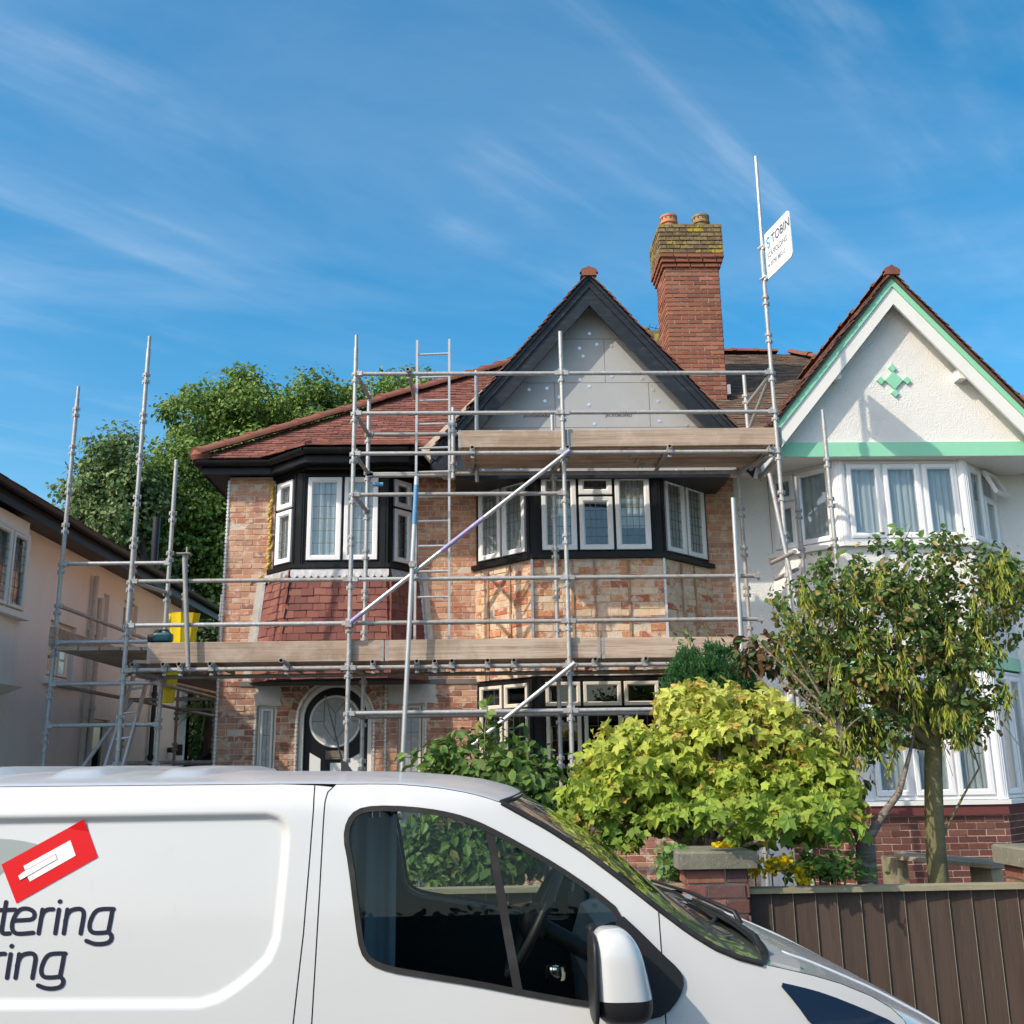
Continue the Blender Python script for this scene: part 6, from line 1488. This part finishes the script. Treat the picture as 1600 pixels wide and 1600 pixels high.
# low timber frame and rubble inside the garden by the white house plinth
gx = at(1420,1345,9.0)
mb = MB(); 
tf = thing('timber_bench', 'old low grey timber staging behind the right fence', 'bench', (at(1470,1345,8.6)[0],8.6,.22))
p, q = at(1410,1330,8.4), at(1560,1362,7.6); p[2] = q[2] = at(1480,1346,8)[2]
for k in range(3): d = np.array([.05*k,.16*k,0]); mb = MB(); mb.bar(p+d, q+d, .13, .03); o = mb.build('slat', 'timber', tf); o.color = (.40,.34,.24,1)
for c in (p, q): mb = MB(); mb.box(c[0]-.04,c[0]+.04,c[1]+.02,c[1]+.36,.2,c[2]-.016); mb.build('leg', 'fence_rail', tf)
# ------------------------------------------------------------------ vegetation
OV = np.array([(0,0,0),(-.30,.30,.06),(-.26,.68,.05),(0,1,-.06),(.26,.68,.05),(.30,.30,.06)]); OF = np.array([(0,3,2,1),(0,5,4,3)])
_mp = []
for k, (ang, ln) in enumerate(((-128,.52),(-66,.86),(0,1.0),(66,.86),(128,.52))): _mp.append((ang, ln))
def maple_shape():
    V = [(0,0,0)]; F = []; tips = [(-122,.60),(-60,.90),(0,1.0),(60,.90),(122,.60)]; notch = [(-165,.30),(-90,.50),(-29,.58),(29,.58),(90,.50),(165,.30)]
    for a, l in notch: V.append((l*math.sin(rad(a)), l*math.cos(rad(a)), .05))
    for a, l in tips:
        for da, ll in ((-14,.76),(0,1),(14,.76)): V.append((l*ll*math.sin(rad(a+da)), l*ll*math.cos(rad(a+da)), -.10*ll*ll+.02))
    for i in range(5):
        n0, n1, b = 1+i, 2+i, 7+3*i; F += [(0,n0,b,b+1),(0,b+1,b+2,n1)]
    return np.array(V, float), np.array(F)[:, ::-1]
MV, MF = maple_shape()
MV2 = MV.copy(); MV2[:,2] += .40*np.abs(MV[:,0])-.30*MV[:,1]**2*np.sign(MV[:,1]); MV3 = MV.copy(); MV3[:,2] += -.35*MV[:,0]**2+.22*MV[:,1]*MV[:,0]-.25*np.maximum(MV[:,1],0)**2
def spiky(asp): v = OV.copy(); v[:,0] *= asp; return v
def leaf_frames(Nrm, droop=.25, spread=.5):
    n = len(Nrm); z = Nrm+R.normal(0, spread, (n,3)); z /= np.linalg.norm(z, axis=1)[:,None]
    y = R.normal(0, 1, (n,3)); y[:,2] -= droop*2; y -= z*np.sum(y*z, 1)[:,None]; y /= np.linalg.norm(y, axis=1)[:,None]+1e-9
    x = np.cross(y, z); return np.stack([x, y, z], 1)
def emit_leaves(name, shape, C, A, size, tint, m, parent, n_ind=0, ind='leaf'):
    V0, F0 = shape; C = np.asarray(C); n = len(C)
    if n_ind:
        pr = proj(C); front = np.array(np.linalg.norm(C-CAM, axis=1)); vis = (pr[:,0] > 5) & (pr[:,0] < 1595) & (pr[:,1] < 1590)
        order = np.argsort(front/size+1e3*(~vis)); sel = order[:n_ind]; rest = order[n_ind:]
        me = bpy.data.meshes.new(ind); me.from_pydata(V0.tolist(), [], F0.tolist()); a = me.color_attributes.new('tint', 'FLOAT_COLOR', 'POINT'); a.data.foreach_set('color', np.ones(4*len(V0), np.float32)); me.materials.append(M[m])
        pl = Matrix.Translation(-wloc(parent))
        for i in sel:
            o = bpy.data.objects.new(ind, me); COL.objects.link(o); o.parent = parent; o.matrix_parent_inverse = pl; B = A[i]*size[i]; c = C[i]
            o.matrix_basis = Matrix(((B[0,0],B[1,0],B[2,0],c[0]),(B[0,1],B[1,1],B[2,1],c[1]),(B[0,2],B[1,2],B[2,2],c[2]),(0,0,0,1))); o.color = (*tint[i], 1)
        C, A, size, tint = C[rest], A[rest], size[rest], tint[rest]; n = len(C)
    Bx = A*size[:,None,None]; V = np.einsum('vk,nkj->nvj', V0, Bx)+C[:,None,:]; Fc = F0[None]+(np.arange(n)*len(V0))[:,None,None]
    return bigmesh(name, V.reshape(-1,3), Fc.reshape(-1,4), m, parent, np.repeat(tint, len(V0), 0), kind='stuff')
def crown_points(clumps, n, nsub, sub_r, shell=.75, low=-1.0):
    """clumps: (cx,cy,cz,rx,ry,rz[,weight]); points gathered in sub-clumps near the outside"""
    cl = np.array([c[:6] for c in clumps], float); w = np.array([c[6] if len(c) > 6 else c[3]*c[5] for c in clumps], float); w /= w.sum()
    ci = R.choice(len(cl), nsub, p=w); d = R.normal(0,1,(nsub,3)); d /= np.linalg.norm(d, axis=1)[:,None]
    d[:,2] = np.where(d[:,2] < low, -d[:,2], d[:,2])
    rr = shell+(1-shell)*R.random(nsub)**.6; rr *= np.where(R.random(nsub) < .2, R.uniform(.3,.9,nsub), 1)
    sc_ = cl[ci,:3]+d*cl[ci,3:]*rr[:,None]; si = R.integers(0, nsub, n); rs = sub_r*R.uniform(.5,1.3,nsub)
    off = R.normal(0,1,(n,3)); off /= np.linalg.norm(off, axis=1)[:,None]; off *= (R.random(n)**.45)[:,None]*rs[si][:,None]; off[:,2] *= .75
    C = sc_[si]+off; N = off/(np.linalg.norm(off, axis=1)[:,None]+1e-9)*.7+d[si]*.5+np.array([0,0,.55]); N /= np.linalg.norm(N, axis=1)[:,None]
    return C, N, si, sc_
def mixc(n, cols, var=.18, w=None):
    cols = np.array(cols, float); i = R.choice(len(cols), n, p=w); return cols[i]*(1+R.normal(0, var, (n,1)))
def pxc(x, y, Y, rx, rz, ry=None):
    """crown ellipsoid from its place and size in the photo"""
    c = at(x, y, Y); s = np.linalg.norm(c-CAM)/FOC; return (c[0], Y, c[2], rx*s, (ry if ry is not None else (rx+rz)/2*s), rz*s)
def limb(mb, p, q, r0, r1, bend=.08, n=7, seed=0):
    rr0 = random.Random(seed); p = np.array(p, float); q = np.array(q, float); L = np.linalg.norm(q-p); o = np.array([rr0.uniform(-1,1), rr0.uniform(-1,1), rr0.uniform(-.3,.6)])*bend*L
    pts = [p+(q-p)*t+o*math.sin(math.pi*t) for t in np.linspace(0,1,n)]; mb.pipe(pts, r0, 8, radii=list(np.linspace(r0, r1, n))); return pts
def tree(name, label, cat, base, fork, clumps, n, nsub, sub_r, lsize, cols, bark, r0, group=None, shape=(OV,OF), shell=.7, leafm='leaf', nlimb=10, trunk_px=None, w=None, n_ind=0, droop=.25, spread=.5, low=-1.0, colf=None):
    t = thing(name, label, cat, tuple(base), group); mb = MB(); limb(mb, base, fork, r0, r0*.72, .03, 9, 1)
    C, N, si, scn = crown_points(clumps, n, nsub, sub_r, shell, low)
    for k, c in enumerate(clumps): 
        q = np.array(c[:3]); pts = limb(mb, fork, q, r0*.5, r0*.16, .12, 8, k)
        for j in range(nlimb):
            s_ = scn[rnd.randrange(len(scn))]
            if np.linalg.norm((s_-q)/np.array(c[3:6])) < 1.15: limb(mb, pts[rnd.randrange(3, 8)], s_, r0*.14, r0*.04, .12, 5, j)
    mb.build('trunk', bark, t, 60)
    tint = mixc(n, cols, .16, w)
    if colf is not None: tint = colf(C, tint)
    A = leaf_frames(N, droop, spread); sz = lsize*R.uniform(.5,1.3,n); tint = np.clip(tint, .005, .9)
    if not isinstance(shape, list): emit_leaves('crown', shape, C, A, sz, tint, leafm, t, n_ind); return t
    g = R.integers(0, len(shape), n)
    for k, sh_ in enumerate(shape): s_ = g == k; emit_leaves('crown', sh_, C[s_], A[s_], sz[s_], tint[s_], leafm, t, n_ind//len(shape))
    return t
# ---- big trees behind the roofs
TY = 27.0
cl = [pxc(420,640,TY+1,120,62), pxc(330,680,TY,85,70), pxc(500,660,TY+1,80,60), pxc(590,628,TY+2,75,42), pxc(648,612,TY+2,38,20), pxc(300,770,TY-1,95,80), pxc(390,760,TY,100,80), pxc(300,880,TY-1,80,90), pxc(380,900,TY,70,110), pxc(250,830,TY-1,55,60)]
tree('broadleaf_tree', 'large dark green broadleaf tree rising behind the hipped roof', 'tree', (at(340,1150,TY)[0],TY,0), tuple(at(345,960,TY)), cl, 80000, 520, .60, .125,
     [(.14,.245,.05),(.18,.29,.06),(.11,.195,.04),(.24,.35,.08)], 'bark_dark', .30, 'trees behind the houses', nlimb=14, shell=.62)
cl = [pxc(180,730,TY-3,55,55), pxc(150,790,TY-3,48,58), pxc(200,800,TY-3,55,70), pxc(215,900,TY-2,55,90), pxc(240,980,TY-2,60,80)]
tree('pale_tree', 'paler leaved tree at the left standing over the cream house roof', 'tree', (at(215,1150,TY-3)[0],TY-3,0), tuple(at(215,960,TY-3)), cl, 34000, 230, .50, .12,
     [(.15,.24,.08),(.18,.27,.10),(.12,.20,.07),(.24,.32,.14)], 'bark_dark', .22, 'trees behind the houses', nlimb=12, shell=.6)
# hedge seen at the end of the passage
hd = thing('garden_hedge', 'dark leafy hedge at the far end of the side passage', 'hedge', (at(325,1150,24.0)[0],24.0,0))
cl = [pxc(330,1010,24,55,60), pxc(330,1110,24,50,70), pxc(310,1180,24,50,40)]
C, N, si, _ = crown_points(cl, 9000, 120, .5, .6); emit_leaves('foliage', (OV,OF), C, leaf_frames(N), .14*R.uniform(.7,1.2,9000), mixc(9000,[(.04,.08,.02),(.06,.12,.03)]), 'leaf', hd)
mb = MB(); limb(mb, (hd.location.x,24,0), tuple(at(330,1050,24)), .12, .05, .03, 7, 3); mb.build('stem', 'bark_dark', hd, 60)
# spiky palm in the passage
py_ = 21.0; pc = at(325,1098,py_); pt = thing('cabbage_palm', 'spiky leaved palm behind the passage scaffold beside the brick corner', 'palm', (pc[0],py_,0))
mb = MB(); limb(mb, (pc[0],py_,0), tuple(pc), .11, .09, .02, 6, 2); mb.build('trunk', 'bark_dark', pt, 60)
n = 130; d = R.normal(0,1,(n,3)); d[:,2] = np.abs(d[:,2])*.9-.35; d /= np.linalg.norm(d,axis=1)[:,None]
mb = MB()
for v in d:
    L = rnd.uniform(.6,.95); s_ = np.cross(v,[0,0,1]); s_ /= np.linalg.norm(s_); P0 = []
    for k in np.linspace(0,1,6): c = pc+v*L*k+np.array([0,0,-.45*L*k*k]); w_ = .028*(1-k)**.6+.002; P0.append([c-s_*w_, c+np.array([0,0,-.008]), c+s_*w_])
    mb.grid(P0)
o = mb.build('fronds', 'leaf', pt, 60, kind='stuff'); o.color = (.16,.20,.055,1)
# shed at the end of the passage
sx = at(322,1180,19.8); mb = MB(); sh = thing('garden_shed', 'small dark shed with sloping felt roof at the end of the passage', 'shed', (sx[0],20.2,0))
mb.box(sx[0]-.7,sx[0]+.7,19.8,21,0,1.9); o = mb.build('wall', 'fence_brown', sh); o.color = (.05,.045,.045,1)
mb = MB(); mb.prism([(sx[0]-.85,19.65,1.75),(sx[0]+.2,19.65,2.45),(sx[0]+.95,19.65,2.0),(sx[0]+.95,19.65,1.94),(sx[0]+.2,19.65,2.38),(sx[0]-.85,19.65,1.69)], (0,1.5,0)); mb.build('roof', 'shed_felt', sh)
# ---- yellow-green maple behind the pier
MY = 7.0
mcl = [pxc(1110,1190,MY,155,85,.5), pxc(1010,1245,MY,120,88,.5), pxc(1215,1240,MY-.15,115,90,.5), pxc(1235,1275,MY-.42,95,50,.34), pxc(1250,1293,6.03,72,30,.13), pxc(1150,1285,6.03,60,26,.12), pxc(1110,1270,MY-.1,190,80,.55), pxc(1130,1120,MY+.1,60,45,.3), pxc(1225,1155,MY,60,50,.3), pxc(1010,1180,MY,60,45,.3), pxc(935,1240,MY,40,40,.25), pxc(1290,1230,MY,40,45,.25)]
for k in range(16):
    t = rnd.uniform(-.25, math.pi+.25); mcl.append(pxc(1110+182*math.cos(t)*rnd.uniform(.80,1.0), 1235-140*math.sin(t)*rnd.uniform(.85,1.06), MY+R.normal(0,.12), rnd.uniform(22,42), rnd.uniform(18,34), .2))
nm = 6600
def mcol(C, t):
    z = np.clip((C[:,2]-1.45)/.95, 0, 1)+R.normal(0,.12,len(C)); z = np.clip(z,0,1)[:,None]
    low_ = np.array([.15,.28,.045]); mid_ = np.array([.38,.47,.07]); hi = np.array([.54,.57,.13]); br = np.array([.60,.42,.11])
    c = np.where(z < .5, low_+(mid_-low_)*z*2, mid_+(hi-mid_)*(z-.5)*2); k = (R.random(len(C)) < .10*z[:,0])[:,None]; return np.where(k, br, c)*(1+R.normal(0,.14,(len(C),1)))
mbase = at(1105,1375,MY)
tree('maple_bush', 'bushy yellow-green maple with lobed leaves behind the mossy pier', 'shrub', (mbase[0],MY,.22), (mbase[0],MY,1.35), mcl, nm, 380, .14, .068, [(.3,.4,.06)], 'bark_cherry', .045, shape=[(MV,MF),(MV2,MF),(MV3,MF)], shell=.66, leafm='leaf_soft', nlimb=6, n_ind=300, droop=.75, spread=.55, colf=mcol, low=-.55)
# ---- dark glossy shrub behind the van
SY = 7.8
scl = [pxc(760,1205,SY,100,58,.4), pxc(690,1215,SY,60,48,.35), pxc(820,1225,SY,65,62,.35), pxc(735,1300,SY-.1,110,90,.4), pxc(690,1380,SY-.1,110,70,.4), pxc(820,1300,SY,70,60,.35)]
sb_ = at(745,1420,SY)
tree('evergreen_shrub', 'glossy green shrub with oval leaves showing above the van cab', 'shrub', (sb_[0],SY,.22), (sb_[0],SY,.95), scl, 4600, 330, .16, .088,
     [(.085,.17,.035),(.12,.22,.045),(.16,.25,.06),(.07,.13,.03),(.24,.24,.07)], 'bark_dark', .035, nlimb=6, n_ind=200, droop=.35, spread=.5, w=[.3,.3,.2,.15,.05], shell=.68)
mb = MB(); p = at(757,1140,SY); q = at(763,1098,SY); t_ = [o for o in COL.objects if o.name.startswith('evergreen_shrub')][0]; limb(mb, p-np.array([0,0,.2]), q, .006, .003, .05, 6, 4); mb.build('shoot', 'bark_green', t_, 60)
C = np.array([p+(q-p)*t for t in np.linspace(.1,1,9)]); emit_leaves('shoot_leaves', (OV,OF), C, leaf_frames(np.tile([0,-.5,.5],(9,1)),.0,.7), np.full(9,.10), mixc(9,[(.16,.25,.06)]), 'leaf', t_)
# ---- dense conifer
CY_ = 8.6; ccl = [pxc(1108,1062,CY_,62,50,.35), pxc(1125,1110,CY_,70,75,.35), pxc(1085,1095,CY_,48,62,.3)]
C, N, si, _ = crown_points(ccl, 20000, 700, .06, .88); cb = at(1112,1380,CY_)
cn = thing('conifer', 'small dense dark green conifer between the maple and the platform', 'conifer', (cb[0],CY_,.22))
A = leaf_frames(N*.5+np.array([0,0,.0]), -1.2, .35); emit_leaves('foliage', (spiky(.22),OF), C, A, .055*R.uniform(.7,1.3,20000), mixc(20000,[(.035,.125,.042),(.05,.16,.05),(.075,.20,.06)],.2), 'leaf', cn)
mb = MB(); limb(mb, (cb[0],CY_,.2), tuple(at(1112,1080,CY_)), .05, .02, .01, 6, 2); mb.build('trunk', 'bark_dark', cn, 60)
# ---- laburnum with hanging pods on the right
LY = 7.25; lb = at(1478,1385,LY); lf = at(1458,1165,LY)
lcl = [pxc(1420,900,LY,150,62,.5), pxc(1310,945,LY-.1,95,80,.45), pxc(1525,935,LY,75,75,.45), pxc(1400,985,LY,150,85,.55), pxc(1330,1060,LY-.1,90,70,.4), pxc(1470,1060,LY,100,70,.45), pxc(1240,990,LY-.1,45,45,.3), pxc(1560,900,LY,35,40,.3), pxc(1335,1135,LY-.1,62,55,.35), pxc(1490,1120,LY,55,45,.35)]
lab = tree('laburnum_tree', 'laburnum with hanging green pods in front of the white house', 'tree', (lb[0],LY,.22), tuple(lf), lcl, 11000, 390, .12, .052,
     [(.07,.15,.036),(.095,.18,.042),(.15,.21,.055),(.30,.26,.07),(.24,.17,.06)], 'bark_green', .085, nlimb=9, w=[.32,.28,.18,.12,.10], droop=.3, spread=.6, shell=.55, n_ind=120)
mb = MB()
limb(mb, at(1462,1330,LY), at(1530,1200,LY), .012, .006, .06, 6, 5); limb(mb, at(1530,1200,LY), at(1500,1120,LY), .006, .003, .06, 5, 6)
mb.build('side_branch', 'bark_green', lab, 60)
pc_ = []; pa = []
C0, _, _, _ = crown_points(lcl+[pxc(1390,1120,LY-.2,110,60,.3)], 400, 400, .05, .72)
for c in C0:
    if c[2] > at(1400,860,LY)[2]: continue
    L = rnd.uniform(.07,.20); k = rnd.randrange(8,16); lean = R.normal(0,.02,2)
    for j in range(k):
        f_ = j/k; z = c[2]-L*f_; t = rnd.uniform(0,6.3); pc_.append((c[0]+lean[0]*f_+.008*math.cos(t), c[1]-.10+lean[1]*f_+.008*math.sin(t), z)); pa.append(t)
pc_ = np.array(pc_); n = len(pc_); y = np.stack([.45*np.cos(pa), .45*np.sin(pa), -np.ones(n)], 1); y /= np.linalg.norm(y,axis=1)[:,None]; x = np.cross(y, R.normal(0,1,(n,3))); x /= np.linalg.norm(x,axis=1)[:,None]; A = np.stack([x,y,np.cross(x,y)],1)
emit_leaves('seed_pods', (spiky(.34),OF), pc_, A, .052*R.uniform(.7,1.25,n), mixc(n,[(.34,.42,.06),(.42,.48,.07),(.25,.33,.055),(.46,.42,.09)],.12), 'leaf_soft', lab)
# long bare shoots and weeping twigs
mb = MB()
for k in range(40):
    c = C0[rnd.randrange(len(C0))]; mb.pipe([c, c+np.array([R.normal(0,.03),R.normal(0,.03),-.10]), c+np.array([R.normal(0,.05),R.normal(0,.04),-rnd.uniform(.2,.38)])], .0022, 4)
mb.build('twigs', 'bark_green', lab, 60, kind='stuff')
sht = at(1425,820,LY); mb = MB(); limb(mb, at(1400,880,LY), sht, .006, .003, .05, 6, 4); mb.build('shoot', 'bark_green', lab, 60)
C = np.array([at(1395+rnd.uniform(0,45), 818+rnd.uniform(0,45), LY+R.normal(0,.05)) for _ in range(26)]); emit_leaves('shoot_leaves', (OV,OF), C, leaf_frames(np.tile([0,-.4,.7],(26,1)),.1,.5), np.full(26,.075), mixc(26,[(.12,.24,.05)]), 'leaf', lab)
# ---- cherry-barked small tree with browned leaves between maple and laburnum
BY = 6.95; b0 = at(1356,1372,BY); b1 = at(1352,1320,BY)
bt = thing('cherry_tree', 'dark barked small tree with sparse brown leaves between maple and laburnum', 'tree', (b0[0],BY,.22)); mb = MB()
limb(mb, (b0[0],BY,.2), b1, .078, .066, .01, 6, 1); l1 = limb(mb, b1, at(1322,1262,BY), .050, .040, .05, 6, 2); limb(mb, b1, at(1404,1240,BY), .036, .022, .05, 6, 3); limb(mb, at(1404,1240,BY), at(1428,1150,BY+.2), .022, .008, .08, 6, 9); l2 = limb(mb, at(1322,1262,BY), at(1310,1120,BY), .038, .026, .06, 7, 5)
ends = [(1190,1010),(1240,1020),(1215,1060),(1260,1080),(1300,1030),(1280,1110),(1330,1050),(1345,1120),(1170,1040),(1235,985)]
for k, e in enumerate(ends): limb(mb, at(1312,1135+3*k,BY), at(*e, BY+R.normal(0,.15)), .014, .004, .10, 7, 10+k)
mb.build('trunk', 'bark_cherry', bt, 60)
BY = 7.5; bcl = [pxc(1215,1030,BY,70,45,.25), pxc(1285,1075,BY,60,60,.3), pxc(1165,1030,BY,40,30,.2), pxc(1330,1150,BY,40,70,.25)]
C, N, si, _ = crown_points(bcl, 700, 90, .10, .5); emit_leaves('crown', (OV,OF), C, leaf_frames(N,.5,.6), .075*R.uniform(.6,1.3,700), mixc(700,[(.07,.12,.035),(.12,.07,.035),(.05,.085,.03),(.16,.09,.045)],.15), 'leaf', bt, 60)
# rose stems in front of the platform
mb = MB(); rs = thing('climbing_rose', 'thin leafy stems reaching up in front of the lower toe board', 'plant', (at(1090,1380,8.9)[0],8.9,.22))
rp_ = []
for e in ((1075,985),(1108,990),(1060,1000),(1130,1010)): rp_ += limb(mb, at(1100,1090,8.9), at(*e,8.9), .006, .003, .06, 9, e[0])[3:]
limb(mb, (rs.location.x,8.9,.2), at(1100,1090,8.9), .012, .006, .02, 6, 2); mb.build('stems', 'bark_green', rs, 60)
C = np.array([rp_[rnd.randrange(len(rp_))]+R.normal(0,.022,3) for _ in range(90)]); emit_leaves('leaves', (OV,OF), C, leaf_frames(np.tile([0,-.4,.7],(90,1)),.2,.6), .07*R.uniform(.6,1.2,90), mixc(90,[(.12,.20,.07),(.16,.25,.08),(.09,.15,.06)]), 'leaf', rs)
# ---- yellow flowers, ivy on the pier, low green plants behind the fence
FYY = 6.40
fl_ = thing('yellow_flowers', 'clump of bright yellow flowers beside the mossy pier', 'flowers', (at(1210,1385,FYY)[0],FYY,.22)); blobs = [(1180,1360,14,9),(1205,1350,16,12),(1245,1360,18,9),(1225,1345,10,10),(1255,1375,10,5),(1130,1322,14,4)]
C = []; 
for k in range(420): b_ = blobs[k % len(blobs)]; C.append(at(rnd.gauss(b_[0],b_[2]*.55), rnd.gauss(b_[1],b_[3]*.55), FYY+R.normal(0,.04)))
C = np.array(C); emit_leaves('petals', (OV*np.array([1.8,1,1]),OF), C, leaf_frames(np.tile([0,-.5,.6],(420,1)),0,.5), .024*R.uniform(.7,1.3,420), mixc(420,[(.80,.62,.01),(.75,.50,.01),(.85,.70,.03)],.08), 'leaf_soft', fl_)
mb = MB()
for b_ in blobs: limb(mb, (at(b_[0],1385,FYY)[0],FYY,.22), at(b_[0],b_[1],FYY), .008, .004, .03, 6, b_[0])
mb.build('stems', 'bark_green', fl_, 60)
lp = thing('leafy_perennial', 'low bright green leafy plants above the fence by the yellow flowers', 'plant', (at(1285,1390,FYY+.1)[0],FYY+.1,.22)); C = []
for k in range(520): C.append(at(rnd.gauss(1285,34), 1372-abs(rnd.gauss(0,16)), FYY+.1+R.normal(0,.1)))
C = np.array(C); emit_leaves('foliage', (spiky(.8),OF), C, leaf_frames(np.tile([0,-.5,.8],(520,1)),-.3,.5), .055*R.uniform(.6,1.3,520), mixc(520,[(.14,.26,.05),(.18,.30,.06),(.09,.17,.04)],.12), 'leaf', lp, 60)
mb = MB()
for k in range(8): limb(mb, (lp.location.x+R.normal(0,.08),FYY+.1,.22), at(1250+k*10,1366,FYY+.1), .006, .004, .04, 5, k)
mb.build('stems', 'bark_green', lp, 60)
iv = thing('ivy', 'small leaved ivy trailing down the left side of the mossy pier', 'plant', (at(1050,1385,6.45)[0],6.45,.22)); n = 300
C = np.array([at(rnd.gauss(1050,12), rnd.uniform(1318,1372), 6.35+R.normal(0,.05)) for _ in range(n)]); emit_leaves('foliage', (OV*np.array([1.5,1,1]),OF), C, leaf_frames(np.tile([-.2,-.7,.5],(n,1)),.4,.4), .036*R.uniform(.6,1.2,n), mixc(n,[(.10,.20,.05),(.14,.26,.07)],.15), 'leaf', iv)
mb = MB(); 
for k in range(4): limb(mb, (iv.location.x+.03*k,6.45,.22), at(1042+6*k,1322,6.4), .006, .003, .05, 8, k)
mb.build('stems', 'bark_green', iv, 60)

# ---- hedge added unseen behind the camera to darken what the van glass mirrors
oh = thing('reflection_hedge', 'unseen clipped hedge added behind the camera to darken the van glass reflections', 'hedge', (0,-5.2,.1))
mb = MB(); mb.box(-16,16,-5.7,-4.9,.1,2.15); o = mb.build('core', 'leaf', oh); o.color = (.03,.05,.018,1)
n = 9000; C = np.stack([R.uniform(-16,16,n), -4.88+R.normal(0,.05,n), R.uniform(.15,2.25,n)], 1); emit_leaves('foliage', (OV,OF), C, leaf_frames(np.tile([0,.8,.4],(n,1)),.2,.5), .12*R.uniform(.6,1.2,n), mixc(n,[(.05,.09,.025),(.07,.12,.03)],.2), 'leaf', oh)
